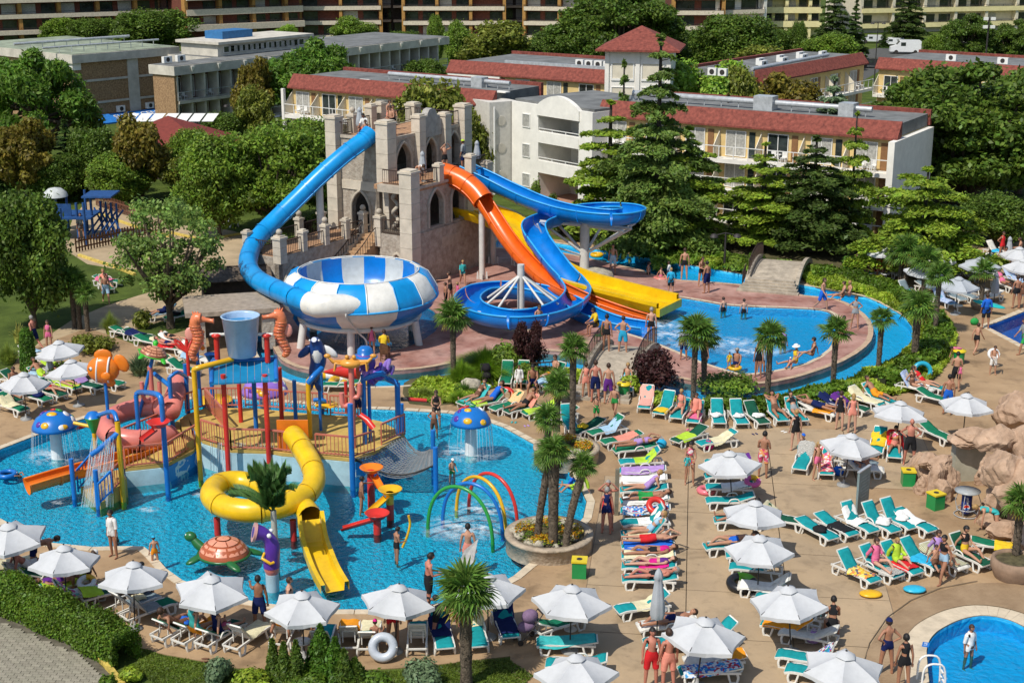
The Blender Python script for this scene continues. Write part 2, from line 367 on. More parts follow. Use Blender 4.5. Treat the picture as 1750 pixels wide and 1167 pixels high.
def sheet(name,pts,m,z,smooth=2):return struct(name,MB().prism(poly_px(pts,0,smooth),z-.05,z),m)
sheet('sandy_path',[(120,432),(290,385),(400,395),(450,420),(440,480),(380,470),(300,450),(215,462)],M_PATH,-.022)
sheet('play_sand',[(110,415),(150,340),(230,355),(300,395),(220,405),(140,430)],M_PATH,-.014)
sheet('garden_path',[(40,612),(125,545),(235,505),(320,485),(370,500),(330,530),(240,560),(150,590)],M_PATH,-.018)
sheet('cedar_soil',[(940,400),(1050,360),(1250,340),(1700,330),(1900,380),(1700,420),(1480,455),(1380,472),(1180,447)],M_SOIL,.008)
sheet('terrace_paving',[(880,330),(960,300),(1180,300),(1200,330),(1000,352),(930,345)],mat('terrace_tile',(.42,.24,.17),var=.1),-.02,0)
sheet('access_road',[(1460,88),(1560,80),(1640,70),(1660,80),(1560,95),(1480,135),(1440,150)],M_ASPH,-.02)
sheet('shrub_soil',[(690,655),(720,645),(775,640),(878,628),(960,632),(1010,640),(1000,662),(850,662),(780,690),(700,690)],M_SOIL,.012)
sheet('bed_soil',[(1120,675),(1200,692),(1313,690),(1415,662),(1521,616),(1560,578),(1548,544),(1480,508),(1387,490),(1382,470),(1480,471),(1529,497),(1603,534),(1634,580),(1607,636),(1560,668),(1440,694),(1312,713),(1220,707),(1150,692)],M_SOIL,.012)
def brick_mat():
 m=mat('stamped_brick',(.37,.26,.155),rough=.8,var=.1,scale=.5,dirt=(.22,.14,.075),detail=12);t=m.node_tree;p=t.nodes['Principled BSDF'];b=nd(t,'ShaderNodeTexBrick',Scale=2.4);b.inputs['Mortar Size'].default_value=.03;t.links.new(nd(t,'ShaderNodeTexCoord').outputs['Object'],b.inputs[0]);bp=nd(t,'ShaderNodeBump',Strength=1.,Distance=.04);bp.invert=True;t.links.new(b.outputs['Fac'],bp.inputs['Height']);t.links.new(bp.outputs[0],p.inputs['Normal']);return m
struct('stamped_paving',MB().prism(poly_px([(1478,1140),(1490,1100),(1520,1058),(1560,1030),(1610,1010),(1670,998),(1740,1000),(1800,1020),(1900,1100),(1950,1300),(1480,1300)],0,2),-.05,.045,holes=[offset_poly(small,.74)],sides=False),brick_mat())
struct('paving_joint',MB().tube([p+Vec((0,0,.045))for p in poly_px([(1470,1170),(1474,1140),(1486,1100),(1516,1056),(1556,1027),(1606,1006),(1670,994)])],.016,4),mat('joint_mortar',(.13,.095,.06)))
sheet('front_lawn',[(236,1107),(280,1119),(365,1135),(407,1144),(560,1150),(676,1144),(736,1139),(870,1124),(872,1300),(260,1300)],M_LAWN,.006,0)
def pavers():
 base=struct('paver_road',MB().prism(R_OUT,-.3,.0),mat('paver_bed',(.13,.115,.085),var=.2,scale=4))
 mb=MB();a=G(0,1060);u=(G(150,1122)-a).normalized();v=Vec((u.y,-u.x,0));ang=math.atan2(u.y,u.x)+.5
 R=MRot(ang,3,'Z');ux=R@Vec((1,0,0));uy=R@Vec((0,1,0))
 Q=offset_poly(R_OUT,-.3)
 def ins(p):
  c=False;n=len(Q)
  for i in range(n):
   A,B=Q[i],Q[i-1]
   if(A.y>p.y)!=(B.y>p.y)and p.x<(B.x-A.x)*(p.y-A.y)/(B.y-A.y)+A.x:c=not c
  return c
 near=[]
 for i in range(-60,60):
  for j in range(-90,90):
   c=a+ux*(i*.3+(j%2)*.15)+uy*(j*.155)
   q=PX(c)
   if q[1]>1190 or q[0]<-30:continue
   if ins(c):near.append(c)
 near.sort(key=lambda c:c.y)
 me=MB().box((0,0,0),(.285,.14,.05)).mesh('paver_stone',M_ROAD)
 for c in near[:280]:
  o=obj('paver_stone',me,base);o.location=c+Vec((0,0,.012+uni(-.004,.006)));o.rotation_euler=(uni(-.02,.02),uni(-.02,.02),ang)
 for c in near[280:]:mb.box(c+Vec((0,0,.012+uni(-.004,.006))),(.285,.14,.05),rz=ang)
 mb.b('paver_field',M_ROAD,base)['kind']='stuff'
 k=MB();pts=[G(*p)for p in[(-100,1022),(0,1046),(82,1080),(152,1111)]]
 kb=struct('road_kerb',MB().bar(pts[0],pts[1],.2,.14),M_ROAD)
 for A,B in zip(pts,pts[1:]):
  n=max(1,int((B-A).length/.9))
  for q in range(n):MB().bar(A.lerp(B,q/n+.01)+Vec((0,0,.06)),A.lerp(B,(q+1)/n-.01)+Vec((0,0,.06)),.2,.16).b('kerb_stone',M_ROAD,kb)
 pts=[G(*p)for p in[(155,1113),(180,1135),(207,1168),(235,1215)]]
 yk=struct('yellow_kerb',MB().bar(pts[0],pts[0]+Vec((.05,0,0)),.1,.1),M_YEL)
 for A,B in zip(pts,pts[1:]):
  n=max(1,int((B-A).length/.9))
  for q in range(n):MB().bar(A.lerp(B,q/n+.01)+Vec((0,0,.05)),A.lerp(B,(q+1)/n-.01)+Vec((0,0,.05)),.18,.16).b('kerb_stone',M_YEL,yk)
pavers()
for ps in([(135,437),(165,447),(205,460),(230,470)],[(165,365),(230,388),(290,405)],[(290,398),(350,412),(400,402),(430,398)]):
 mb=MB();P=[G(*p)+Vec((0,0,.05))for p in ps]
 for A,B in zip(P,P[1:]):mb.bar(A,B,.22,.16)
 struct('yellow_path_kerb',mb,M_YEL)
 # ================================================================ BUILDINGS
M_WHITE=mat('white_render',(.78,.75,.68),rough=.85,var=.05,scale=1.2,bump=.05)
M_CREAM=mat('cream_render',(.66,.60,.47),rough=.85,var=.06,scale=1.2)
M_YWALL=mat('yellow_render',(.68,.50,.22),rough=.85,var=.07,scale=1.)
M_YPALE=mat('pale_yellow_render',(.75,.66,.34),rough=.85,var=.07,scale=1.)
M_SHING=mat('red_shingle',(.21,.055,.038),rough=.85,var=.3,scale=3.5,bump=.4,bscale=25,dirt=(.11,.025,.018))
M_FELT=mat('roof_felt',(.17,.175,.17),rough=.9,var=.2,scale=.6)
M_GREENROOF=mat('green_roof_felt',(.27,.31,.22),rough=.9,var=.25,scale=.6)
M_BRICK=mat('buff_brick',(.33,.21,.11),rough=.9,var=.3,scale=6,bump=.3,dirt=(.17,.1,.05))
M_CONC=mat('weathered_concrete',(.56,.52,.44),rough=.9,var=.12,scale=.8)
M_GLASS=mat('window_glass',(.035,.045,.045),rough=.08,var=.3,scale=1,spec=.8)
M_CURT=mat('net_curtain',(.40,.39,.35),rough=.5,var=.2,scale=6,spec=.6)
M_FRAME=mat('white_metal',(.75,.74,.70),rough=.5,var=.04)
M_DARKM=mat('dark_metal',(.035,.03,.028),rough=.6,var=.1)
M_GALV=mat('galvanised_duct',(.50,.52,.53),rough=.35,var=.12,metal=.3)
M_TERRA=mat('terracotta_facade',(.16,.05,.032),rough=.85,var=.15)
M_OCHRE=mat('ochre_column',(.42,.22,.06),rough=.85,var=.12)
M_BALC=mat('balcony_band',(.66,.57,.44),rough=.85,var=.1)
M_BROWN=mat('dark_umber_facade',(.07,.055,.042),rough=.9,var=.2)
M_DOOR=mat('brown_door',(.24,.12,.05),var=.1)
class Fr:
 def __init__(s,A,B):
  s.A=Vec((A[0],A[1],0));d=Vec((B[0],B[1],0))-s.A;s.L=d.length;s.u=d.normalized();s.n=Vec((s.u.y,-s.u.x,0))
  if s.n.y>0:s.n=-s.n
  s.ang=math.atan2(s.u.y,s.u.x);s.R=MRot(s.ang,3,'Z');s.s=1 if(s.R@Vec((0,-1,0))).dot(s.n)>0 else-1
 def P(s,u,d,z):return s.A+s.u*u+s.n*d+Vec((0,0,z))
 def box(s,mb,u0,u1,d0,d1,z0,z1,mi=0):return mb.box(s.P((u0+u1)/2,(d0+d1)/2,(z0+z1)/2),(abs(u1-u0),abs(d1-d0),abs(z1-z0)),R=s.R,mi=mi)
def bx(fr,name,m,par,*b):
 mb=MB()
 for q in b:fr.box(mb,*q)
 return mb.b(name,m,par)
def rail(fr,mb,u0,u1,d,z0,h,step=1.2,bars=0):
 fr.box(mb,u0,u1,d-.03,d+.03,z0+h-.06,z0+h);fr.box(mb,u0,u1,d-.025,d+.025,z0+.1,z0+.15)
 n=max(1,int((u1-u0)/step))
 for i in range(n+1):
  u=u0+(u1-u0)*i/n;fr.box(mb,u-.03,u+.03,d-.029,d+.029,z0,z0+h)
 if bars:
  n=int((u1-u0)/bars)
  for i in range(n):u=u0+(u1-u0)*(i+.5)/n;fr.box(mb,u-.012,u+.012,d-.012,d+.012,z0+.12,z0+h-.03)
def window(fr,par,u,z,w,h,d,glass=None,split=1):
 mb=MB();t=.06
 fr.box(mb,u-w/2,u+w/2,d,d+.08,z,z+t);fr.box(mb,u-w/2,u+w/2,d,d+.08,z+h-t,z+h)
 for k in range(split+2):
  x=u-w/2+t/2+(w-t)*k/(split+1);fr.box(mb,x-t/2,x+t/2,d,d+.075,z+t,z+h-t)
 f=mb.b('window',M_FRAME,par)
 bx(fr,'pane',glass or M_GLASS,f,(u-w/2+.02,u+w/2-.02,d-.02,d+.03,z+.02,z+h-.02));return f
def chair_set(fr,par,u,d,z):
 mb=MB()
 for du in(-.45,.45):
  fr.box(mb,u+du-.2,u+du+.2,d-.2,d+.2,z+.38,z+.44);fr.box(mb,u+du-.2,u+du+.2,d-.22,d-.18,z+.44,z+.85)
  for a in(-.18,.18):
   for b in(-.18,.16):fr.box(mb,u+du+a-.02,u+du+a+.02,d+b-.02,d+b+.02,z,z+.38)
 fr.box(mb,u-.18,u+.18,d-.3,d+.1,z+.6,z+.64);fr.box(mb,u-.03,u+.03,d-.13,d-.07,z,z+.6)
 o=mb.b('balcony_chairs',M_FRAME,par);return o
def mansard(fr,par,u0,u1,z0,h,depth,lean=.9,over=.45,ends=True):
 mb=MB();a=[fr.P(u0,over,z0),fr.P(u1,over,z0),fr.P(u1,over-lean,z0+h),fr.P(u0,over-lean,z0+h)]
 b=[p+Vec((0,0,-.12))for p in a[:2]]+[p-fr.n*.5 for p in a[2:]]
 vs=a+[fr.P(u0,over,z0-.14),fr.P(u1,over,z0-.14),fr.P(u1,over-lean-.12,z0+h),fr.P(u0,over-lean-.12,z0+h),fr.P(u1,over-lean-.12,z0),fr.P(u0,over-lean-.12,z0)]
 mb.add(vs,[(0,1,2,3),(4,5,1,0),(3,2,6,7),(5,8,6,2,1),(9,4,0,3,7),(9,8,5,4),(7,6,8,9)])
 o=mb.b('mansard_roof',M_SHING,par)
 n=int((u1-u0)/2.4);
 return o
def ac_unit(fr,par,u,d,z,w=.9):
 o=bx(fr,'air_conditioner',M_FRAME,par,(u-w/2,u+w/2,d-.2,d+.2,z,z+.7))
 c=fr.P(u,d+.2,z+.35);MB().cyl(c,c+fr.n*.02,.26,n=12).b('fan_grille',M_DARKM,o)
def wing(name,label,A,B,floors,depth,eave,bay=3.6,roofh=1.15,wall=None,balc=True,first=0,mroof=True,hide_low=False,back_mansard=True):
 fr=Fr(A,B);t=TH_(name,label,'hotel');L=fr.L;wall=wall or M_YWALL
 bx(fr,'wall',wall,t,(0,L,-depth,-.0,-.3,eave-.05))
 bx(fr,'flat_roof',M_FELT,t,(0.02,L-.02,-depth+.05,-.62,eave-.04,eave+roofh-.25))
 mansard(fr,t,-.3,L+.3,eave,roofh,depth)
 bx(fr,'rear_parapet',M_SHING,t,(-.2,L+.2,-depth-.3,-depth+.1,eave,eave+roofh+.05))
 n=max(1,int(round(L/bay)));w=L/n
 for z in floors:
  if balc:
   bx(fr,'balcony_slab',M_WHITE,t,(0,L,.01,1.3,z-.32,z-.02))
   mb=MB();rail(fr,mb,0,L,1.25,z,1.0,1.2);mb.b('balcony_railing',M_FRAME,t)
  for i in range(n):
   u=(i+.5)*w
   window(fr,t,u-.35,z+.08,1.7,2.0,.01,M_CURT if(i*7+int(z))%3 else M_GLASS,1)
   bx(fr,'door',M_GLASS if i%2 else M_DOOR,t,(u+.75,u+1.25,0.0,.05,z+.02,z+2.05))
   if balc:
    mb=MB();a=fr.P(i*w,.02,z);b=fr.P(i*w,1.2,z)
    mb.add([a,b,b+Vec((0,0,1.0)),a+Vec((0,0,2.1)),a+fr.u*.06,b+fr.u*.06,b+fr.u*.06+Vec((0,0,1.)),a+fr.u*.06+Vec((0,0,2.1))],[(0,1,2,3),(7,6,5,4),(3,2,6,7),(1,5,6,2),(0,4,5,1),(0,3,7,4)])
    mb.b('balcony_partition',M_CREAM,t)
    if i%2==0:chair_set(fr,t,u,.75,z)
 return fr,t
E_=7.55
A=G(500,148,E_);B=G(838,179,E_)
frL,t=wing('mansard_hotel','three storey cream hotel wing behind the castle with red shingle mansard roof',A,B,(.15,2.6,5.05),7.5,E_)
mb=MB()
for z in(.15,2.6,5.05):pass
bx(frL,'corner_post',M_WHITE,t,(-.25,.05,1.05,1.35,-.2,E_-.1))
mb=MB();mb.tube([frL.P(9,-3.6,E_+1.45),frL.P(frL.L-.5,-3.6,E_+1.45)],.2,8)
for k in range(12):p=frL.P(9+k*(frL.L-9.6)/11,-3.6,E_+.7);mb.bar(p,p+Vec((0,0,.7)),.08)
frL.box(mb,19,20.2,-4.1,-3.1,E_+.8,E_+1.8);mb.b('ventilation_duct',M_GALV,t)
for k in range(3):bx(frL,'roof_hatch',M_WHITE,t,(7+k*8,8.2+k*8,-1.9,-1.2,E_+.9,E_+1.0))
A2=G(846,308,0);B2=G(1019,325,0)
A2=G(884,172,7.95);A2.z=0;C2=G(1022,192,7.95)
Bw=Vec((C2.x,C2.y,0));S0=G(842,175,7.95)
frW=Fr(A2,Bw);t=TH_('stair_block','white rendered stair block with arched parapet and open landings beside the castle','building')
Lw=frW.L;S=Lw/10.
bx(frW,'wall',M_WHITE,t,(0,3.4*S,-9,.6,-.3,E_+.4),(Lw-1.6*S,Lw,-9,.6,-.3,E_+.4),(3.4*S,Lw-1.6*S,-9,-3.2,-.3,E_+.4))
bx(frW,'landing_slab',M_WHITE,t,(3.4*S,Lw-1.6*S,-3.1,.55,2.3,2.55),(3.4*S,Lw-1.6*S,-3.1,.55,4.85,5.1))
bx(frW,'landing_parapet',M_WHITE,t,(3.4*S,Lw-1.6*S,.4,.62,2.25,3.3),(3.4*S,Lw-1.6*S,.4,.62,4.8,5.75))
for z in(3.3,5.75):
 mb=MB();rail(frW,mb,3.4*S,Lw-1.6*S,.5,z-.1,.38,1.3);mb.b('landing_rail',M_FRAME,t)
mb=MB();n=14;top=[];u0,u1=3.3*S,Lw-1.5*S
for i in range(n+1):
 f=i/n;top.append((u0+(u1-u0)*f,E_+.35+1.0*sin(math.pi*f)**.8))
vs=[frW.P(u,.72,z)for u,z in top]+[frW.P(u,.72,E_-.45)for u,z in top]+[frW.P(u,.3,z)for u,z in top]+[frW.P(u,.3,E_-.45)for u,z in top];N=n+1
fs=[]
for i in range(n):fs+=[(i,i+N,i+N+1,i+1),(i+2*N,i+2*N+1,i+3*N+1,i+3*N),(i,i+1,i+1+2*N,i+2*N),(i+N,i+3*N,i+3*N+1,i+N+1)]
fs+=[(0,2*N,3*N,N),(n,n+N,n+3*N,n+2*N)]
mb.add(vs,fs);mb.b('arched_parapet',M_WHITE,t)
for z in(.9,3.45,6.0):
 window(frW,t,1.9*S,z-.1,1.0,1.15,.6,M_CURT,0)
bx(frW,'flat_roof',M_FELT,t,(0.1,Lw-.1,-8.9,.3,E_+.4,E_+.62))
frS=Fr((S0.x,S0.y,0),(A2.x,A2.y,0));bx(frS,'side_wall',mat('white_render_dimmed',(.60,.57,.51),rough=.85,var=.06),t,(-.3,frS.L-.02,-3,-.02,-.3,E_+.38))  # white wall coloured greyer to stand in for the weaker sun on it
sideA=frW.P(0,.6,0)
for z in(1.6,3.95,6.3):
 c=frL.P(frL.L+.02,1.9,z)
 p=frS.P(frS.L*.35,0,z);MB().cyl(p-frS.n*.05,p+frS.n*.03,.42,n=16).b('round_vent',M_CONC,t)
MB().tube([frS.P(.1,.1,0),frS.P(.1,.1,E_)],.09,6).b('downpipe',M_FRAME,t)
bx(frW,'entrance_door',M_GLASS,t,(5.4*S,7*S,-3.18,-3.1,0,2.1))
A3=G(1030,196,E_);B3=G(1530,236,E_)
frR,t=wing('mansard_hotel','long yellow hotel wing behind the cedars with red mansard and white balconies',A3,B3,(.15,2.6,5.05),8,E_,bay=3.7)
bx(frR,'end_wall',M_WHITE,t,(frR.L+.02,frR.L+.5,-8,1.6,-.3,E_-.1))
mb=MB();mb.tube([frR.P(1,-3.4,E_+.9),frR.P(1,-3.4,E_+1.5),frR.P(frR.L-3,-3.4,E_+1.5)],.22,8)
for k in range(14):p=frR.P(1.5+k*(frR.L-5)/13,-3.4,E_+.7);mb.bar(p,p+Vec((0,0,.8)),.08)
frR.box(mb,12,13.6,-4,-2.8,E_+.8,E_+2);frR.box(mb,19,20.2,-4,-2.8,E_+.8,E_+1.9);mb.b('ventilation_duct',M_GALV,t)
E2=7.4
A4=G(770,122,E2);B4=G(1036,141,E2)
fr4,t=wing('mansard_hotel','rear yellow hotel wing with doors along its gallery, left of the hipped tower',A4,B4,(2.5,5.0),12,E2,bay=4,balc=False)
bx(fr4,'white_end_bay',M_WHITE,t,(-.1,6.5,.1,.4,-.3,E2-.15));p=fr4.P(3.2,.4,6.2);MB().cyl(p,p+fr4.n*.03,.75,n=18).b('round_window',M_BROWN,t)
for u in(13.5,14.6,15.7,16.8,21,22.2,23.3,28.5,29.6):ac_unit(fr4,t,u,-4,E2+.9)
mb=MB();fr4.box(mb,6,fr4.L,-1.6,-1.3,E2+1.0,E2+1.35);mb.b('roof_pipe',M_GALV,t)
def hip_tower():
 Y=G(1105,139,7.).y;Y=fr4.P(fr4.L,0,0).y-2
 c0=AT(1034,135,Y);c1=AT(1145,139,Y-1);fr=Fr((c0.x,Y,0),(c1.x,Y-1.2,0));L=fr.L;D=L*.9
 ze=AT(1034,84,Y).z;zt=AT(1105,43,Y+D/2).z
 t=TH_('hip_roof_tower','white square tower with a red hipped roof rising above the hotel roofs','tower')
 bx(fr,'wall',M_WHITE,t,(0,L,-D,0,0,ze));o=.9;mb=MB()
 cs=[fr.P(-o,o,ze),fr.P(L+o,o,ze),fr.P(L+o,-D-o,ze),fr.P(-o,-D-o,ze)];ap=fr.P(L/2,-D/2,zt);lo=[p-Vec((0,0,.18))for p in cs]
 mb.add(cs+[ap]+lo,[(0,1,4),(1,2,4),(2,3,4),(3,0,4),(5,6,1,0),(6,7,2,1),(7,8,3,2),(8,5,0,3),(8,7,6,5)]);mb.b('hip_roof',M_SHING,t)
 h=ze
 for u0,u1 in((.6,L/2-.35),(L/2+.35,L-.6)):
  for z0,z1 in((h-3.0,h-1.3),(h-5.4,h-3.6)):
   f=bx(fr,'panel_frame',M_FRAME,t,(u0,u1,.0,.1,z0,z0+.2),(u0,u1,0,.1,z1-.05,z1),(u0,u0+.1,0,.09,z0+.2,z1-.05),(u1-.1,u1,0,.09,z0+.2,z1-.05))
   bx(fr,'infill_panel',M_CREAM,f,(u0+.1,u1-.1,-.02,.04,z0+.2,z1-.05))
 mb=MB()
 for u in(-.02,L/2-.2,L-.38):fr.box(mb,u,u+.4,.0,.14,0,ze-.02)
 mb.b('pilaster',M_WHITE,t)
hip_tower()
E3=6.9
A5=G(1300,140,E3);B5=G(1477,108,E3)
fr5=Fr(A5,B5);fr5,t=wing('mansard_hotel','yellow hotel wing running away under rooftop air conditioners, long grey balconies',A5,B5,(1.6,4.2),8,E3,bay=4.5)
for k in range(7):ac_unit(fr5,t,5+k*2.3,-2.5-(k%2)*1.6,E3+.9,1.3)
mb=MB();mb.tube([fr5.P(1,-1.6,E3+1.1),fr5.P(fr5.L*.75,-1.6,E3+1.3)],.2,6);mb.b('ventilation_duct',M_GALV,t)
E4=6.2
A6=G(1502,116,E4);B6=G(1790,135,E4)
fr6,t=wing('mansard_hotel','cream hotel wing with red roof half hidden by the dark spreading tree',A6,B6,(.4,3.3),12,E4,bay=4.2)
for k in range(4):ac_unit(fr6,t,7+k*6,-4,E4+.9,1.2)
ZB=7.6
A7=G(126,100,ZB);B7=G(306,85,ZB)
fr7=Fr(A7,B7);L7=fr7.L
t=TH_('brick_hotel','buff brick hotel block with flat green roof and blank wall, far left','hotel')
bx(fr7,'brick_wall',M_BRICK,t,(0,L7-.3,-22,-.4,-.3,ZB-.6))
bx(fr7,'roof_slab',M_CONC,t,(-.3,L7,-24,.1,ZB-.6,ZB+.35));bx(fr7,'roof_surface',M_GREENROOF,t,(-.1,L7-.2,-23.5,-.1,ZB+.35,ZB+.4))
bx(fr7,'concrete_band',M_CONC,t,(0,L7-1.2,-.4,-.28,4.75,5.0),(0,L7-1.2,-.4,-.28,2.2,2.45));bx(fr7,'concrete_pilaster',M_CONC,t,(L7*.5,L7*.6,-.4,-.25,-.2,ZB-.65))
mb=MB();mb.tube([fr7.P(-2,-3,ZB+1.1),fr7.P(L7-1,-2.6,ZB+1.1)],.12,6);mb.tube([fr7.P(-2,-9,ZB+1.2),fr7.P(L7-1,-8.6,ZB+1.2)],.18,6)
for k in range(9):p=fr7.P(k*L7/9,-2.8,ZB+.35);mb.bar(p,p+Vec((0,0,.8)),.07);p=fr7.P(k*L7/9,-8.8,ZB+.35);mb.bar(p,p+Vec((0,0,.9)),.07)
mb.b('roof_pipe',M_GALV,t)
for u in(L7*.4,L7*.68):ac_unit(fr7,t,u,-.15,1.0,1.0)
A7b=fr7.P(-.3,0,0);B7b=fr7.P(-.3,-1,0)
A7c=G(-60,76,ZB);frx=Fr(A7c,(A7[0],A7[1],0))
bx(frx,'side_fascia',M_WHITE,t,(0,frx.L-.3,-1,.1,ZB-1.4,ZB+.3));bx(frx,'side_wall',M_TERRA,t,(0,frx.L-1.5,-1.6,-1.05,0,ZB-1))
mb=MB();
for k in range(8):frx.box(mb,k*frx.L/8,k*frx.L/8+.15,-.1,.12,0,ZB-1.4)
mb.b('side_post',M_WHITE,t)
for k in range(7):
 pts=[frx.P(k*frx.L/8+.3+i*(frx.L/8-.4)/8,.12,ZB-1.4+.6*sin(math.pi*i/8))for i in range(9)]
 mb=MB();q=[p-frx.n*.05 for p in pts];mb.tube(pts,.06,5);mb.b('arch_trim',M_CONC,t)
mb=MB();a=[fr7.P(L7*.1,-.2,.9),fr7.P(L7*.97,-.2,.9),fr7.P(L7*.97,1.6,.15),fr7.P(L7*.1,1.6,.15),fr7.P(L7*.97,1.6,-.35),fr7.P(L7*.1,1.6,-.35)]
mb.add(a,[(0,3,2,1),(3,5,4,2)]);aw=mb.b('awning',mat('blue_canvas',(.02,.18,.55),rough=.7,var=.1),t)
def text(body,name,m,par,loc,R,size,ext=.01):
 c=bpy.data.curves.new(name,'FONT');c.body=body;c.size=size;c.extrude=ext;c.align_x='CENTER';c.align_y='CENTER';c.materials.append(m)
 tmp=bpy.data.objects.new(name,c);COL.objects.link(tmp);me=bpy.data.meshes.new_from_object(tmp.evaluated_get(bpy.context.evaluated_depsgraph_get()));bpy.data.objects.remove(tmp)
 o=obj(name,me,par);o.matrix_basis=(par.matrix_basis.inverted()if par else Matrix())@MTr(loc)@R.to_4x4();return o
def facing(n,up=Vec((0,0,1))):
 z=Vector(n).normalized();x=up.cross(z).normalized();y=z.cross(x);return Matrix((x,y,z)).transposed()
text('SUPER CENTRAL','lettering',M_FRAME,aw,fr7.P(L7*.6,.75,.58),facing(fr7.n*.35+Vec((0,0,.9))),1.2)
ZW=6.6
A8=G(301,122,ZW);B8=G(763,70,ZW)
fr8=Fr(A8,B8);L8=fr8.L
t=TH_('balcony_hotel','long concrete hotel wing of stacked balconies receding behind the pines','hotel')
bx(fr8,'wall',M_TERRA,t,(0,L8,-3.6,-1.4,-.3,ZW-.4));bx(fr8,'end_wall',M_BRICK,t,(-.4,0,-3.4,.05,-.3,ZW-.3))
bx(fr8,'roof_cornice',M_CONC,t,(-.6,L8+.2,-3.8,.35,ZW-.45,ZW+.55),(9,L8+.2,-13,-3.9,ZW-.45,ZW+.54));bx(fr8,'roof_surface',M_FELT,t,(-.4,L8,-3.6,.15,ZW+.55,ZW+.6),(9.2,L8,-12.8,-3.7,ZW+.54,ZW+.59))
n8=24
for z in(.2,3.3):
 bx(fr8,'balcony_slab',M_CONC,t,(0,L8,-1.4,.25,z-.35,z-.02))
 mb=MB();rail(fr8,mb,0,L8,.15,z,.95,L8/n8);mb.b('balcony_railing',M_GALV,t)
 for i in range(n8):
  w=L8/n8;u=(i+.5)*w
  bx(fr8,'balcony_divider',M_CONC,t,(i*w-.12,i*w+.12,-1.4,.1,z,ZW-.5 if z>3 else 2.95))
  window(fr8,t,u,z+.1,w*.7,2.3,-1.38,M_CURT if i%3 else M_GLASS,2)
  if i%2==0:chair_set(fr8,t,u,-.5,z)
for i in range(n8//2):
 u=(i+.5)*L8/(n8/2);mb=MB();p=[fr8.P(u-.25,.36,ZW+.4),fr8.P(u+.25,.36,ZW+.4),fr8.P(u,.36,ZW-.35),fr8.P(u-.25,.6,ZW+.4),fr8.P(u+.25,.6,ZW+.4)]
 mb.add(p,[(0,2,1),(0,3,2),(3,4,2),(4,1,2),(0,1,4,3)]);mb.b('rain_spout',M_WHITE,t)
for k in range(4):
 pass
bx(fr8,'clerestory',M_CONC,t,(10,L8*.52,-10,-3.8,ZW+.6,ZW+2.0));bx(fr8,'clerestory_roof',M_CONC,t,(9.6,L8*.53,-10.5,-3.2,ZW+2.0,ZW+2.3))
for k in range(14):window(fr8,t,12+k*(L8*.5-12)/14,ZW+.95,2.2,.8,-3.8,M_GLASS,1)
for k in range(2):ac_unit(fr8,t,1+k*2,-2.5,ZW+.7,1.2)
for k in range(4):
 u=3+k*3.2
 mb=MB();mb.add([fr8.P(u,.3,.1),fr8.P(u+2.8,.3,.1),fr8.P(u+2.8,1.3,-.25),fr8.P(u,1.3,-.25)],[(0,3,2,1)]);mb.b('awning_panel',M_FRAME,t)
mb=MB();fr8.box(mb,13,18,-9,-6,ZW+2.3,ZW+3.2);mb.b('rooftop_tank',mat('blue_tank',(.03,.15,.35),var=.1),t)
def pavilion():
 c=G(275,255,2.3);t=TH_('garden_pavilion','low pavilion with a dark red pyramid roof among the orange trees','pavilion')
 mb=MB();r=7.2;cs=[c+Vec((-r,-3.5,0)),c+Vec((r*.9,-4.5,0)),c+Vec((r*1.05,6,0)),c+Vec((-r*.9,7,0))];ap=c+Vec((.5,1.5,2.9));lo=[p-Vec((0,0,.25))for p in cs]
 mb.add(cs+[ap]+lo,[(0,1,4),(1,2,4),(2,3,4),(3,0,4),(5,6,1,0),(6,7,2,1),(7,8,3,2),(8,5,0,3),(8,7,6,5)]);mb.b('pyramid_roof',mat('red_membrane',(.19,.035,.025),rough=.8,var=.1),t)
 MB().box((c.x,c.y+1,1.0),(12,8,2.1)).b('wall',M_BROWN,t)
 mb=MB()
 for k in range(7):mb.add([c+Vec((-5+k*1.3,8.5,2.2)),c+Vec((-3.9+k*1.3,8.5,2.2)),c+Vec((-4.1+k*1.3,6.3,1.7)),c+Vec((-5.2+k*1.3,6.3,1.7))],[(0,1,2,3)])
 mb.b('striped_awning',M_FRAME,t)
pavilion()
def far_block(label,x0,x1,Y0,Y1,zmax,fl,wallm,colm,bands,seed,colw=3.2,bandm=None,base_py=70,ground=0,solid=.55,curve=0,name='apartment_block'):
 R=random.Random(seed)
 A=AT(x0,base_py,Y0);B=AT(x1,base_py,Y1);fr=Fr((A.x,Y0,0),(B.x,Y1,0));L=fr.L;t=TH_(name,label,'apartment block')
 bx(fr,'wall',wallm,t,(0,L,-16,-1.6,-1,zmax));n=max(2,int(L/colw));w=L/n
 k=0;z=ground
 glass=MB()
 while z<zmax:
  segs=[(0,L)]if not bands else bands
  for(a,b)in segs:
   bx(fr,'balcony_band',bandm or M_BALC,t,(a*L if bands else a,b*L if bands else b,-1.6,.1+.5*(k%2 if curve else 0),z-.2,z+solid))
   mb=MB();rail(fr,mb,a*L if bands else a,b*L if bands else b,.05,z+solid-.1,.5,w);mb.b('balcony_rail',M_DARKM,t)
  for i in range(n):
   u=(i+.5)*w
   if R.random()<.86:bx(fr,'window',M_GLASS if R.random()<.75 else M_CURT,t,(u-w*.36,u+w*.36,-1.62,-1.5,z+.2,z+2.25))
  z+=fl;k+=1
 for i in range(n+1):
  if i%2==0:bx(fr,'column',colm,t,(i*w-.3,i*w+.3,-1.7,-.1,0,zmax))
 return fr,t
far_block('far brown apartment block with long cream balcony bands at the top left corner',-30,330,262,280,24,2.75,M_TERRA,M_OCHRE,None,1,curve=1)
far_block('far stepped terracotta apartment block behind the bushy tree, offset cream balconies',322,520,272,285,24,2.75,M_TERRA,M_OCHRE,None,2,solid=.9,curve=1)
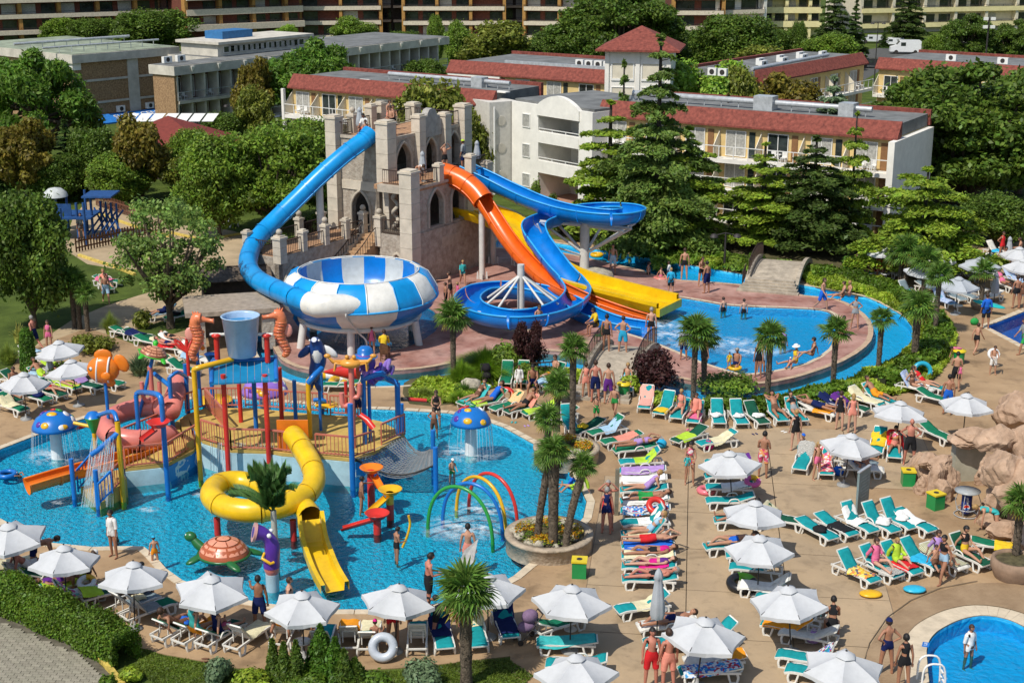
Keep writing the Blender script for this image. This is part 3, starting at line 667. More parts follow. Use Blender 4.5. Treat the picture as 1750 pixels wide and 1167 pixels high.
far_block('far dark apartment block with level pale balcony bands above the brick hotel roof',515,652,288,290,24,2.75,M_TERRA,M_OCHRE,None,3)
far_block('narrow umber apartment tower with small windows between two banded blocks',650,692,296,296,24,2.75,M_BROWN,M_BROWN,[(.05,.45),(.55,.95)],4,colw=2.4,solid=.25)
far_block('far apartment block with ochre columns and pale bands left of the big dark oak',690,862,288,288,24,2.75,M_TERRA,M_OCHRE,None,5)
far_block('small umber apartment tower beside the big dark oak',860,898,296,296,24,2.75,M_BROWN,M_BROWN,[(.1,.9)],6,colw=2.4,solid=.25)
far_block('far apartment block glimpsed just in front of the big dark oak',895,985,288,286,24,2.75,M_TERRA,M_OCHRE,None,7)
far_block('far apartment corner with brown recesses above the small dark trees, right of the oak',1150,1235,275,275,24,2.75,M_TERRA,M_OCHRE,None,8)
far_block('white rendered apartment wing with one small window beside the yellow hotel',1226,1306,276,280,16.5,2.75,M_WHITE,M_WHITE,[(0,.98)],9,colw=4)
far_block('far yellow hotel with horizontal window strips behind the tall pines',1302,1402,285,285,24,2.6,M_YPALE,M_YPALE,None,10,bandm=M_YPALE,solid=.9,colw=2,ground=2.6,name='yellow_hotel')
far_block('far cream hotel with deep balconies above the parked white van',1470,1760,300,310,26,3.0,M_CREAM,M_CREAM,None,11,bandm=M_YPALE,solid=.7,colw=3.4,ground=1.2,name='yellow_hotel')
def van(px,py,label,cat,L=5.2,h=2.3,col=(.75,.76,.76)):
 c=G(px,py);t=TH_('parked_van' if h>2 else 'parked_car',label,cat,c,rz=rdn(172));m=mat('van_paint_%d'%int(col[0]*100),col,rough=.3,var=.04)
 mb=MB();pr=[(-L/2,.35),(-L/2,h*.93),(-L/2+.2,h),(L*.16,h),(L*.3,h*.62),(L/2-.1,h*.5),(L/2,.4)]
 v=[(x,-.95,z)for x,z in pr]+[(x,.95,z)for x,z in pr];k=len(pr)
 mb.add(v,[tuple(range(k)),tuple(range(2*k-1,k-1,-1))]+[((i+1)%k,i,i+k,(i+1)%k+k)for i in range(k)]);mb.b('body',m,t)
 for s in(-1,1):MB().box((L*.08,s*.96,h*.72),(L*.16,.02,h*.26)).b('side_window',M_GLASS,t)
 MB().box((L*.235,0,h*.8),(.05,1.7,h*.34),R=MRot(rdn(-38),3,'Y')).b('windscreen',M_GLASS,t)
 for x in(-L*.32,L*.3):
  for s in(-1,1):MB().cyl((x,s*.8,.34),(x,s*.99,.34),.34,n=14).b('wheel',M_DARKM,t)
van(1546,92,'white panel van parked on the road before the cream hotel','van')
van(1524,79,'small white car by the cream hotel entrance','car',4.2,1.5);van(1490,74,'small silver car beside the conical green shrub','car',4.2,1.45,(.6,.62,.63));van(1491,116,'dark car parked between the two right hotel wings','car',4.2,1.45,(.03,.03,.035))
# ================================================================ TREES AND PLANTS
LF_DARK=LM_('leaf_dark_green',(.042,.068,.015));LF_MID=LM_('leaf_mid_green',(.068,.105,.02));LF_LIGHT=LM_('leaf_light_green',(.10,.16,.03))
LF_OLIVE=LM_('leaf_olive',(.075,.085,.02));LF_ORANGE=LM_('leaf_orange',(.082,.066,.016));LF_PINE=LM_('needle_pine',(.045,.085,.016));LF_CEDAR=LM_('needle_cedar',(.062,.095,.03));LF_CEDL=LM_('needle_cedar_light',(.10,.14,.024))
LF_BLUE=LM_('needle_blue_spruce',(.07,.10,.085));LF_ASH=LM_('leaf_ash',(.075,.115,.04));LF_PURPLE=LM_('leaf_purple_maple',(.026,.009,.014));LF_PALM=LM_('palm_frond',(.06,.11,.03));LF_PALMD=LM_('palm_frond_dry',(.20,.16,.06))
LF_HEDGE=LM_('leaf_hedge',(.045,.078,.012));LF_COVER=LM_('leaf_groundcover',(.125,.165,.025));LF_THUJA=LM_('leaf_thuja',(.035,.075,.012));LF_GRASS=LM_('blade_grass',(.12,.15,.045));LF_GRASSL=LM_('blade_grass_bright',(.095,.155,.02));LF_YEL=LM_('petal_yellow',(.22,.165,.01),.2);LF_ORP=LM_('petal_orange',(.22,.085,.006),.2)
M_BARK=mat('bark_brown',(.10,.075,.05),rough=.95,var=.3,scale=6,bump=.8,bscale=14);M_BARKD=mat('bark_dark',(.05,.042,.035),rough=.95,var=.3,scale=6,bump=.8,bscale=14)
M_PTRUNK=mat('palm_trunk_fibre',(.13,.10,.07),rough=.95,var=.35,scale=9,bump=1.,bscale=22)
def trunk_mesh(h,r,limbs,m,n=9,lean=0.):
 mb=MB();pts=[Vec((lean*sin(i*1.1)*.15*h*.1,lean*cos(i)*.1*h*.1,h*i/6-.1))for i in range(7)]
 mb.tube(pts,[r*(1.25 if i==0 else 1-.12*i)for i in range(7)],n)
 for(a,b,rr)in limbs:
  a,b=Vector(a),Vector(b);mid=a.lerp(b,.5)+Vec((0,0,-.06*(b-a).length))
  mb.tube([a,mid,b],[rr,rr*.65,rr*.25],6,caps=False)
 return mb.mesh('trunk',m)
def proto_broad(h,r,n,leaf,lm,seed,clumps=34,base=.28,shell=.5,flat=.8,bark=None,sparse=.33):
 R=random.Random(seed);P=[];N=[];limbs=[]
 zc=h*(base+1)/2;rz=h*(1-base)/2
 for k in range(clumps):
  while True:
   d=Vec((R.uniform(-1,1),R.uniform(-1,1),R.uniform(-1,1)))
   if.35<d.length<1:break
  c=(d.x*r*.82,d.y*r*.82,zc+d.z*rz*.85);s=r*sparse*R.uniform(.65,1.25)
  q,nn=blob_points(c,(s,s,s*flat),int(n/clumps*R.uniform(.6,1.4)),shell)
  nn=nn*.7+np.array([0,0,.5]);P.append(q);N.append(nn)
  if k%2==0:limbs.append(((0,0,h*R.uniform(base*.7,base*1.5)),c,r*.035))
 P=np.concatenate(P);N=np.concatenate(N)
 cr=leaves_mesh('crown',P,N,leaf*(.6+.8*RNG.random(len(P))),lm,1.5,.7)
 return trunk_mesh(h*.62,h*.022+.06,limbs,bark or M_BARK),cr,h,r
def proto_cedar(h,r,n,leaf,lm,seed,tiers=9,base=.12,power=.9,droop=.14,thick=.05,boughs=(6,9),bark=None):
 R=random.Random(seed);P=[];N=[];limbs=[];tot=0
 specs=[]
 for t in range(tiers):
  f=t/(tiers-1);z=h*(base+(1-base)*f*.97);L=r*(1-f)**power*R.uniform(.85,1.1)+r*.06
  k=max(4,int(R.uniform(*boughs)*(1-.35*f)));a0=R.uniform(0,6.28)
  for b in range(k):specs.append((z+R.uniform(-.02,.02)*h,L*R.uniform(.65,1.12),a0+6.28*b/k+R.uniform(-.25,.25)))
 A=sum(s[1]**1.6 for s in specs)
 for z,L,a in specs:
  m=max(40,int(n*L**1.6/A));u=RNG.random(m)**.7;w=RNG.normal(0,1,m)
  spread=.26*L*np.sin(np.pi*np.clip(u,.05,.97))**.8+.08
  lat=np.clip(w,-2,2)*spread*.6
  lat=np.round(lat/(.22*L*.5+.05)*1.4)/(1.4)*(.22*L*.5+.05)*.75+lat*.35
  x=u*L;zz=z+.10*L*np.sin(u*2.2)-droop*L*u**2-np.abs(lat)*.22+RNG.normal(0,thick*L*.35+.03,m)
  P.append(np.stack([x*cos(a)-lat*sin(a),x*sin(a)+lat*cos(a),zz],1))
  N.append(np.tile(np.array([.25*cos(a),.25*sin(a),1.]),(m,1)))
  limbs.append(((0,0,z-.02*h),(L*.85*cos(a),L*.85*sin(a),z-.06*L),.02*L+.02))
 P=np.concatenate(P);N=np.concatenate(N)
 cr=leaves_mesh('crown',P,N,leaf*(.6+.8*RNG.random(len(P))),lm,2.0,.42)
 return trunk_mesh(h*1.0,h*.018+.08,limbs,bark or M_BARKD),cr,h,r
def proto_dome(h,r,n,leaf,lm,seed,base=.45):
 """stone pine: a wide dome over bare limbs"""
 R=random.Random(seed);P=[];N=[];limbs=[]
 for k in range(46):
  a=R.uniform(0,6.28);q=R.random()**.5;z=h*(base+(1-base)*(1-q**2.2)*R.uniform(.75,1));c=(r*q*.9*cos(a),r*q*.9*sin(a),z);s=r*.21*R.uniform(.75,1.25)
  p_,nn=blob_points(c,(s,s,s*.75),n//46,.6);P.append(p_);N.append(nn*.6+np.array([0,0,.7]))
  if k%3==0:limbs.append(((0,0,h*R.uniform(.25,.5)),c,r*.03))
 P=np.concatenate(P);N=np.concatenate(N)
 return trunk_mesh(h*.75,h*.025+.06,limbs,M_BARK),leaves_mesh('crown',P,N,leaf*(.6+.8*RNG.random(len(P))),lm,2.6,.8),h,r
PROTO={}
PROTO['broad_dark']=proto_broad(9,4.6,34000,.24,LF_DARK,1,56,base=.12);PROTO['broad_mid']=proto_broad(9,4.6,32000,.24,LF_MID,2,54,base=.12);PROTO['broad_light']=proto_broad(8,4.4,20000,.26,LF_LIGHT,3,36,base=.12)
PROTO['broad_orange']=proto_broad(7,3.4,13000,.27,LF_ORANGE,4,34,sparse=.3,base=.12);PROTO['broad_olive']=proto_broad(7,3.6,14000,.27,LF_OLIVE,5,36,base=.12)
PROTO['ash']=proto_broad(9,4.6,8200,.19,LF_ASH,6,64,base=.2,shell=.2,sparse=.2,flat=.6)
PROTO['cedar']=proto_cedar(14,6.2,52000,.20,LF_CEDAR,7,tiers=12,base=.1,power=.95,droop=.2)
PROTO['cedar_low']=proto_cedar(8,5.8,34000,.19,LF_CEDL,8,tiers=8,base=.16,power=.5,droop=.1)
PROTO['cedar_thin']=proto_cedar(11,4.2,22000,.19,LF_CEDL,9,tiers=9,base=.12,power=.7)
PROTO['cedar_dark']=proto_cedar(11,5.,30000,.2,LM_('needle_cedar_dark',(.03,.048,.016)),10,tiers=11,base=.12,power=.7)
PROTO['blue_spruce']=proto_cedar(9,3.4,26000,.17,LF_BLUE,11,tiers=14,base=.05,power=.85,droop=-.02,boughs=(8,11))
PROTO['spruce']=proto_cedar(9,2.3,14000,.2,LM_('needle_spruce',(.028,.05,.018)),12,tiers=15,base=.04,power=1,droop=.2,boughs=(7,10))
PROTO['leader']=proto_cedar(6,1.5,5500,.16,LF_CEDAR,13,tiers=9,base=.05,power=.9,boughs=(4,6))
PROTO['stone_pine']=proto_dome(8,5.2,26000,.19,LF_PINE,14);PROTO['bare']=proto_cedar(10,1.5,700,.15,LM_('needle_dead',(.10,.075,.04)),15,tiers=11,base=.15,power=.5,boughs=(4,6))
PROTO['big_dark']=proto_broad(11,7.,52000,.27,LF_DARK,16,90,base=.06,sparse=.24,flat=.45)
PROTO['acacia']=proto_broad(9,6,30000,.22,LF_MID,17,70,base=.12,sparse=.26,flat=.5)
TREES={}
def tree(kind,bx_,by_,top,hw,label,name='tree',group=None,rz=None):
 tm,cm,h,r=PROTO[kind];p=G(bx_,by_);H=max(1.5,ZAT(p.x,p.y,top));ppm=F_PX/(p.y*CP+CAM_H*SP);s=hw/ppm/r*1.18
 t=TH_(name,label,'tree',p,uni(0,6.28)if rz is None else rz,group);t.scale=(s,s,H/h)
 obj('trunk',tm,t);obj('crown',cm,t);return t
LT=[('broad_dark',60,560,322,68,'large dark round tree at the left edge above the shaded loungers','broadleaf_tree'),('ash',292,560,318,98,'airy ash tree with a bare slanting trunk before the picket fence','ash_tree'),('broad_mid',375,405,232,58,'bushy green tree behind the path, left of the blue tube','broadleaf_tree'),('acacia',470,395,200,98,'wide feathery green tree filling the space left of the tower','acacia_tree'),('broad_mid',545,370,205,56,'dense green tree touching the tower side','broadleaf_tree'),('broad_mid',330,330,222,38,'middle sized green tree behind the play lawn','broadleaf_tree'),('stone_pine',75,300,100,84,'broad stone pine dome in front of the brick hotel','stone_pine'),('stone_pine',545,235,78,76,'stone pine dome over the mansard hotel left end','stone_pine'),('stone_pine',500,215,100,60,'darker stone pine beside the orange leaved tree','stone_pine'),('broad_orange',438,235,92,34,'tall orange leaved tree beside the stone pine','orange_tree'),('broad_orange',245,345,188,44,'orange brown tree before the red pavilion roof','orange_tree'),('broad_orange',45,345,196,52,'orange tinged tree under the stone pine at the left','orange_tree'),('broad_orange',300,320,240,34,'small rust tinted tree right of the pavilion','orange_tree'),('spruce',120,335,205,40,'dark conifer between the orange trees','spruce_tree'),('broad_dark',165,335,215,40,'deep green tree behind the dark shrub, near the blue awning','broadleaf_tree'),('broad_olive',185,340,268,30,'low yellow brown tree at the lawn edge','olive_tree'),('spruce',20,340,215,34,'dark spruce against the left frame edge','spruce_tree'),('broad_olive',440,260,150,30,'olive coloured tree below the tall orange one','olive_tree'),('broad_mid',640,330,215,32,'green tree showing behind the upper terrace railing','broadleaf_tree'),('broad_olive',740,330,140,64,'wide reddish olive tree behind the tower crown','olive_tree'),('broad_olive',800,330,185,38,'smaller reddish tree beside the tower right pier','olive_tree'),('cedar',1120,425,58,112,'tallest cedar with long layered boughs, centre of the grove','cedar_tree'),('leader',1062,345,100,28,'slim cedar leader beside the tallest cedar','cedar_tree'),('cedar_thin',1040,405,170,92,'dense cedar leaning on the tallest one, toward the slide','cedar_tree'),('cedar_thin',1170,420,215,92,'light green cedar with bare lower trunk near the river','cedar_tree'),('bare',1237,350,160,22,'thin dead conifer stem with a pale nest box','dead_conifer'),('cedar_thin',1300,425,243,82,'pale green tiered cedar before the long hotel wing','cedar_tree'),('cedar_dark',1385,430,232,92,'dark brownish cedar beneath the blue spruce','cedar_tree'),('blue_spruce',1412,375,130,66,'silvery blue spruce rising in front of the hotel roof','blue_spruce'),('cedar_thin',1450,425,190,48,'narrow cedar beside the blue spruce, yellow tipped','cedar_tree'),('cedar_low',1572,472,283,122,'wide flat topped cedar over the sunshades','cedar_tree'),('big_dark',1650,350,98,150,'huge dark spreading tree on the right behind the cedars','spreading_tree'),('big_dark',1740,330,110,110,'dark tree mass at the right edge behind the spreading tree','spreading_tree'),('broad_light',1200,262,95,74,'bright green tree right of the hipped tower','broadleaf_tree'),('broad_orange',1340,262,118,58,'golden tree before the receding hotel wing','orange_tree'),('broad_olive',1262,264,118,40,'bronze tree between the bright green and golden ones','olive_tree'),('broad_dark',730,165,100,38,'grey green tree left of the rear hotel wing','broadleaf_tree'),('broad_light',712,135,98,24,'small bright tree at the balcony hotel end','broadleaf_tree'),]
for a in LT:tree(*a)
FT=[('broad_mid',205,352,262,48,'bushy tree at the near edge of the play lawn','broadleaf_tree'),('broad_dark',95,345,262,40,'dark tree behind the domed play canopy','broadleaf_tree'),('broad_olive',325,345,262,40,'dull olive tree before the pavilion corner','olive_tree'),('broad_mid',410,352,268,58,'leafy tree between the lawn and the blue tube','broadleaf_tree'),('big_dark',1588,345,112,84,'dark tree overlapping the white hotel end wall','spreading_tree'),('broad_dark',165,90,30,40,'round tree between the two low far left trees','broadleaf_tree'),('broad_dark',690,110,52,30,'small dark tree at the end of the grey roof','broadleaf_tree'),('broad_dark',890,125,66,40,'dark tree under the ochre columned block','broadleaf_tree'),('broad_dark',1120,130,40,50,'dark tree filling behind the hip roof','broadleaf_tree'),('broad_olive',1300,150,80,44,'grey green tree left of the receding wing','olive_tree'),('broad_dark',660,290,190,40,'dark tree between the tower and the hotel balconies','broadleaf_tree'),('broad_mid',430,330,255,60,'green tree below the olive ones by the lawn','broadleaf_tree'),('broad_dark',390,260,190,40,'dark tree behind the pavilion roof corner','broadleaf_tree'),('stone_pine',20,250,110,60,'second stone pine at the left frame edge','stone_pine'),('broad_mid',1560,330,262,44,'green tree at the hotel end wall foot','broadleaf_tree'),('broad_dark',1700,420,330,60,'shadowy tree above the upper terrace','broadleaf_tree'),('broad_light',1010,330,300,16,'small pale shrub tree on the hotel terrace','broadleaf_tree'),('broad_dark',30,80,16,34,'small round tree at the foot of the far left block','broadleaf_tree'),('broad_mid',105,85,32,34,'low bright tree before the far left block','broadleaf_tree'),('broad_dark',270,95,14,56,'bushy dark tree in front of the far terracotta block','broadleaf_tree'),('broad_mid',604,100,30,36,'round green tree above the grey hotel roof','broadleaf_tree'),('broad_light',490,78,40,16,'tiny bright tree on the far roof line','broadleaf_tree'),('broad_dark',220,95,20,26,'narrow dark tree left of the bushy far tree','broadleaf_tree'),('broad_mid',745,115,28,14,'slender poplar like tree before the far bands','broadleaf_tree'),('broad_mid',785,130,38,26,'feathery green tree under the far bands','broadleaf_tree'),('broad_olive',850,140,40,54,'dull olive tree clump behind the rear wing','olive_tree'),('big_dark',1060,140,-30,92,'big dark oak rising to the top edge, centre','oak_tree'),('big_dark',995,140,20,62,'broad dark oak shoulder left of the big oak','oak_tree'),('broad_dark',1255,140,22,62,'dark bushy tree before the white apartment wing','broadleaf_tree'),('broad_dark',1190,120,52,36,'dark tree right of the hip roof apex','broadleaf_tree'),('cedar_dark',1420,98,-20,36,'tall dark pine before the far yellow hotel','pine_tree'),('spruce',1458,105,0,26,'dark fir standing beside the tall pine','spruce_tree'),('broad_mid',1420,118,60,44,'low green tree at the foot of the pines','broadleaf_tree'),('broad_dark',1332,110,48,40,'dark shrubby tree under the yellow hotel','broadleaf_tree'),('broad_dark',1362,112,34,12,'thin purple brown tree before the yellow hotel','broadleaf_tree'),('cedar_dark',1548,78,-20,36,'dark pine in front of the cream hotel centre','pine_tree'),('spruce',1510,82,48,10,'small conical shrub at the hotel forecourt','conical_shrub'),('big_dark',1650,118,20,44,'dense dark tree above the last hotel wing','spreading_tree'),('big_dark',1735,118,30,40,'dark tree at the top right corner','spreading_tree'),('broad_mid',1595,110,60,22,'green bush tree beside the hotel pillar','broadleaf_tree'),('broad_light',720,150,104,26,'white flowering shrub tree by the rear wing','broadleaf_tree'),('broad_dark',930,120,52,34,'dark tree behind the air conditioned roof','broadleaf_tree'),('broad_mid',1490,235,180,34,'green tree in the gap between the two right wings','broadleaf_tree'),('broad_light',955,105,68,26,'pale shrub tree by the air conditioned roof','broadleaf_tree')]
for a in FT:tree(*a)
def frond_mesh(m,n=17,L=.85,stem=.55,name='frond'):
 mb=MB();mb.tube([(0,0,0),(stem*.5,0,.05),(stem,0,.02)],.018,4,caps=False)
 for k in range(n):
  a=rdn(-118+236*k/(n-1));l=L*(.72+.28*cos(a*.75));d=Vec((cos(a),sin(a),0));s=Vec((-d.y,d.x,0))
  c=Vec((stem,0,.02));mid=c+d*l*.55+Vec((0,0,.04));tip=c+d*l+Vec((0,0,-.22*l));w=.055*L/.85
  mb.add([c,mid+s*w+Vec((0,0,.03)),tip,mid-s*w+Vec((0,0,.03)),mid-Vec((0,0,.02))],[(0,4,1),(1,4,2),(0,3,4),(4,3,2)])
 return mb.mesh(name,m)
FRONDS=[frond_mesh(LF_PALM),frond_mesh(LF_PALM,15,.95,.6),frond_mesh(LF_PALMD,13,.75,.5)]
def palm(px_,py_,top,hw,label,n=26,group='fan palms',trunkr=.13,lean=(0,0),name='fan_palm',base_z=0.):
 p=G(px_,py_,base_z);H=max(1.,ZAT(p.x,p.y,top)-base_z);ppm=F_PX/(p.y*CP+CAM_H*SP);R=hw/ppm;s=R/1.25
 t=TH_(name,label,'palm',p,uni(0,6),group);th=H-R*.55
 mb=MB();pts=[Vec((lean[0]*(i/9)**1.5,lean[1]*(i/9)**1.5,th*i/9-.05))for i in range(10)]
 rr=[trunkr*(1.25 if i==0 else(1.0+.12*(i%2)+.025*i))for i in range(10)];mb.tube(pts,rr,9)
 for k in range(int(th*26)):
  a=uni(0,6.28);z=uni(.05,1)*th;f=(z/th)**1.5;q=Vec((lean[0]*f+cos(a)*trunkr*1.1,lean[1]*f+sin(a)*trunkr*1.1,z))
  o=Vec((cos(a),sin(a),.9))*.1;sd_=Vec((-sin(a),cos(a),0))*.035
  mb.add([q-sd_,q+sd_,q+o],[(0,1,2)])
 mb.b('trunk',M_PTRUNK,t)
 tp=Vec((lean[0],lean[1],th))
 for k in range(n):
  f=k/n;el=rdn(78-118*f**.9+uni(-8,8));az=k*2.399+uni(-.2,.2)
  o=obj('frond',FRONDS[2 if f>.9 else k%2],t);o.location=tp+Vec((0,0,.12*(1-f)))
  o.rotation_euler=(uni(-.35,.35),-el,az);o.scale=(s*uni(.85,1.08),)*3
 return t
PALMS=[(775,650,527,34,'lone fan palm with a straight trunk by the tall grass clump',28),(1185,678,553,36,'first fan palm of the close pair behind the teal lounger row',26),(1203,672,568,30,'thinner fan palm of the close pair, slanting trunk',24),(1311,688,563,30,'fan palm standing alone above the sunbathing couple',26),(1423,660,553,30,'fan palm growing beside the sitting bather at the pool tip',24),(1501,630,535,24,'short fan palm standing at the river bend',22),(1562,620,510,34,'thick dark fan palm at the end of the river hedge',26),(1597,575,460,26,'tall fan palm over the hedge by the striped loungers',24),(1576,518,432,30,'fan palm behind the hedge under the flat cedar',24),(1537,494,420,32,'left one of two palm trunks by the shaded sunshade',24),(1545,496,414,28,'right one of two palm trunks by the shaded sunshade',22),(1676,525,455,24,'fan palm in a round pot by the man in a blue shirt',22),(978,740,585,28,'tall straight fan palm rising from the rear round planter',28,),(952,735,648,27,'shaggy middle fan palm of the rear round planter',26),(936,770,705,28,'low fan palm crown in front of the rear planter',26),(918,925,775,28,'slim fan palm, leftmost trunk in the flower planter',26),(945,935,758,31,'central fan palm of the flower planter with a thick trunk',28),(966,938,792,26,'dark leaning fan palm on the far side of the flower planter',24),(797,1170,990,56,'large fan palm in the foreground lawn before the sunshade',32),(1733,975,845,34,'fan palm in a clay tub by the rock wall',26),(128,560,468,26,'left palm of the trio in the raised garden bed',22),(137,562,474,24,'middle palm of the trio in the raised garden bed',22),(150,566,492,22,'right palm of the trio in the raised garden bed',20),(955,690,640,24,'small fan palm between the green loungers',22)]
for q in PALMS:
 ln=(0,0)
 if 'slanting' in q[4]:ln=(.35,0)
 if 'leaning' in q[4]:ln=(.7,.1)
 if 'leftmost' in q[4]:ln=(-.45,0)
 palm(*q,lean=ln,trunkr=.17 if 'thick' in q[4]or 'large' in q[4]else.125,base_z=.45 if 'planter' in q[4]else 0)
def leaf_thing(name,label,cat,pts,nor,leaf,m,asp=1.5,jit=.7,kind=None,group=None,loc=(0,0,0)):
 me=leaves_mesh('foliage',pts,nor,leaf*(.6+.8*RNG.random(len(pts))),m,asp,jit)
 if kind:o=obj(name,me,kind=kind);return o
 t=TH_(name,label,cat,loc,0,group);obj('foliage',me,t);return t
def shrub(px_,py_,top,hw,label,m,n=2600,name='shrub',leaf=.12,cat='shrub',shape=1.,group=None):
 p=G(px_,py_);H=max(.4,ZAT(p.x,p.y,top));ppm=F_PX/(p.y*CP+CAM_H*SP);r=hw/ppm;P=[];N=[]
 for k in range(9):
  c=(uni(-.45,.45)*r,uni(-.45,.45)*r,H*uni(.3,.68));q,nn=blob_points(c,(r*.55,r*.55,H*.36),n//9,.5);P.append(q);N.append(nn+np.array([0,0,.3]))
 P=np.concatenate(P);P[:,2]=np.maximum(P[:,2],.02)
 t=leaf_thing(name,label,cat,P,np.concatenate(N),leaf,m,group=group,loc=p)
 mb=MB()
 for k in range(5):mb.tube([(0,0,-.05),(uni(-.3,.3)*r,uni(-.3,.3)*r,H*.6)],[.05,.015],5)
 mb.b('stem',M_BARK,t);return t
def cone(px_,py_,top,hw,label,m=LF_THUJA,n=4200,cat='conifer',name='thuja',group=None,leaf=.09,column=False):
 p=G(px_,py_);H=max(.5,ZAT(p.x,p.y,top));ppm=F_PX/(p.y*CP+CAM_H*SP);r=hw*1.3/ppm
 z=RNG.random(n)**(1.0 if column else 1.5);a=RNG.random(n)*6.283;rad=r*((1-z*.35)*(z<.93)+(z>=.93)*.4 if column else(1-z)**.8*(.85+.25*np.sin(a*5+z*9)))*(.55+.45*RNG.random(n)**.5)
 P=np.stack([rad*np.cos(a),rad*np.sin(a),z*H],1);N=np.stack([np.cos(a),np.sin(a),np.full(n,.3)],1)
 t=leaf_thing(name,label,cat,P,N,leaf,m,2.0,.6,group=group,loc=p);MB().tube([(0,0,-.05),(0,0,H*.7)],[.08,.02],6).b('trunk',M_BARKD,t);return t
def grass(px_,py_,top,hw,label,m=LF_GRASS,n=900,cat='ornamental grass',name='grass_clump',width=.02,spread=1.):
 p=G(px_,py_);H=max(.3,ZAT(p.x,p.y,top));ppm=F_PX/(p.y*CP+CAM_H*SP);r=hw/ppm
 a=RNG.random(n)*6.283;q=RNG.random(n)**.6;h=H*(.6+.5*RNG.random(n))*(1-.35*q)
 bx_=np.stack([np.cos(a)*q*r*.35,np.sin(a)*q*r*.35,np.zeros(n)],1);d=np.stack([np.cos(a),np.sin(a),np.zeros(n)],1);s=np.stack([-np.sin(a),np.cos(a),np.zeros(n)],1)*width*(.6+.8*RNG.random(n))[:,None]
 V=[]
 for k in range(4):
  f0,f1=k/4,(k+1)/4
  def pt(f):return bx_+d*((q*r*.75)*f**2)[:,None]+np.stack([0*h,0*h,h*(f-.28*f**3*q*1.5)],1)
  V.append(np.stack([pt(f0)-s*(1-f0),pt(f0)+s*(1-f0),pt(f1)+s*(1-f1)*.98,pt(f1)-s*(1-f1)*.98],1))
 t=TH_(name,label,cat,p);obj('blade_tuft',quads_mesh('blades',np.concatenate(V),m),t);return t
def volume_hedge(name,label,pts_px,h,w,n,m,leaf=.1,kind=None,cat='hedge',clip=True):
 L=[G(*p)for p in pts_px];seg=[(a,b,(b-a).length)for a,b in zip(L,L[1:])];T=sum(s[2]for s in seg);P=[];N=[]
 for a,b,l in seg:
  k=int(n*l/T);u=RNG.random(k);d=(b-a)/l;s=np.array([-d.y,d.x,0]);x=RNG.uniform(-1,1,k);z=RNG.random(k)
  face=RNG.integers(0,3,k);bump=1+.12*np.sin(u*l*2.3)+.1*RNG.normal(0,1,k)
  u=np.where(RNG.random(k)<.05,1-.02*RNG.random(k),u);x=np.where(face==0,-1,np.where(face==1,1,x))*bump;zz=np.where(face==2,1.0,z**.8)*bump
  x=x*(1-.25*np.maximum(0,zz-.75));q=np.array(a)[None]+u[:,None]*np.array(b-a)[None]+s[None]*(x*w/2)[:,None];q[:,2]=zz*h
  P.append(q);nn=s[None]*x[:,None]*.8+np.array([0,0,1])*np.where(face==2,1,.25)[:,None];N.append(nn)
 P=np.concatenate(P);t=leaf_thing(name,label,cat,P,np.concatenate(N),leaf,m)
 mb=MB()
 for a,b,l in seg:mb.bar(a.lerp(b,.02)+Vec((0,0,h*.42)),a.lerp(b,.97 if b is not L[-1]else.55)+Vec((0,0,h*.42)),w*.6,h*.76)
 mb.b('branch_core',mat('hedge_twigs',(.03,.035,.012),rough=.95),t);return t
volume_hedge('clipped_hedge','thick clipped hedge between the paver road and the sunshades',[(-70,1008),(0,1034),(70,1062),(150,1098),(218,1134)],1.0,1.0,52000,LF_HEDGE,.065)
def cover(name,loop_px,h,n,m,leaf,inner=None,kind='stuff',asp=2.2):
 Q=poly_px(loop_px,0,2);xs=[p.x for p in Q];ys=[p.y for p in Q];P=[]
 qa=np.array([(p.x,p.y)for p in Q])
 need=n
 while need>0:
  x=RNG.uniform(min(xs),max(xs),n*2);y=RNG.uniform(min(ys),max(ys),n*2);c=np.zeros(n*2,bool)
  for i in range(len(qa)):
   A,B=qa[i],qa[i-1];c^=((A[1]>y)!=(B[1]>y))&(x<(B[0]-A[0])*(y-A[1])/(B[1]-A[1]+1e-12)+A[0])
  q=np.stack([x[c],y[c]],1)[:need];P.append(q);need-=len(q)
 q=np.concatenate(P);hh=h*(.65+.35*np.sin(q[:,0]*2.1+1.3*np.sin(q[:,1]*1.7)))*(.45+.55*RNG.random(len(q))**.5)
 pts=np.stack([q[:,0],q[:,1],hh],1);nor=np.stack([RNG.normal(0,.4,len(q)),RNG.normal(0,.4,len(q)),np.ones(len(q))],1)
 o=obj(name,leaves_mesh(name,pts,nor,leaf*(.6+.8*RNG.random(len(q))),m,asp,.6));o['kind']=kind;return o
BED=[(1120,678),(1200,694),(1313,692),(1415,664),(1482,637),(1523,618),(1553,600),(1562,578),(1561,558),(1549,543),(1521,525),(1480,506),(1387,488),(1382,470),(1480,471),(1529,497),(1603,534),(1634,580),(1607,636),(1560,668),(1440,694),(1312,713),(1220,707),(1150,692)]
cover('groundcover_foliage',BED,.38,44000,LF_COVER,.17)
cover('shrub_bed_foliage',[(700,672),(720,650),(775,648),(878,632),(950,632),(1000,640),(995,655),(850,660),(790,686),(720,688)],.22,6000,LF_COVER,.16)
cover('planting_foliage',[(1120,470),(1160,452),(1270,471),(1340,482),(1382,470),(1330,452),(1200,438),(1120,432)],.5,5000,LF_MID,.2)
volume_hedge('river_hedge','leafy dark hedge along the front bank of the river',[(1205,702),(1290,708),(1380,692),(1440,674)],.6,1.0,9000,LF_HEDGE,.15)
volume_hedge('river_hedge','tall leafy hedge at the outer bend of the river',[(1500,662),(1548,644),(1592,612),(1606,575),(1590,548)],.6,1.3,10000,LF_HEDGE,.15)
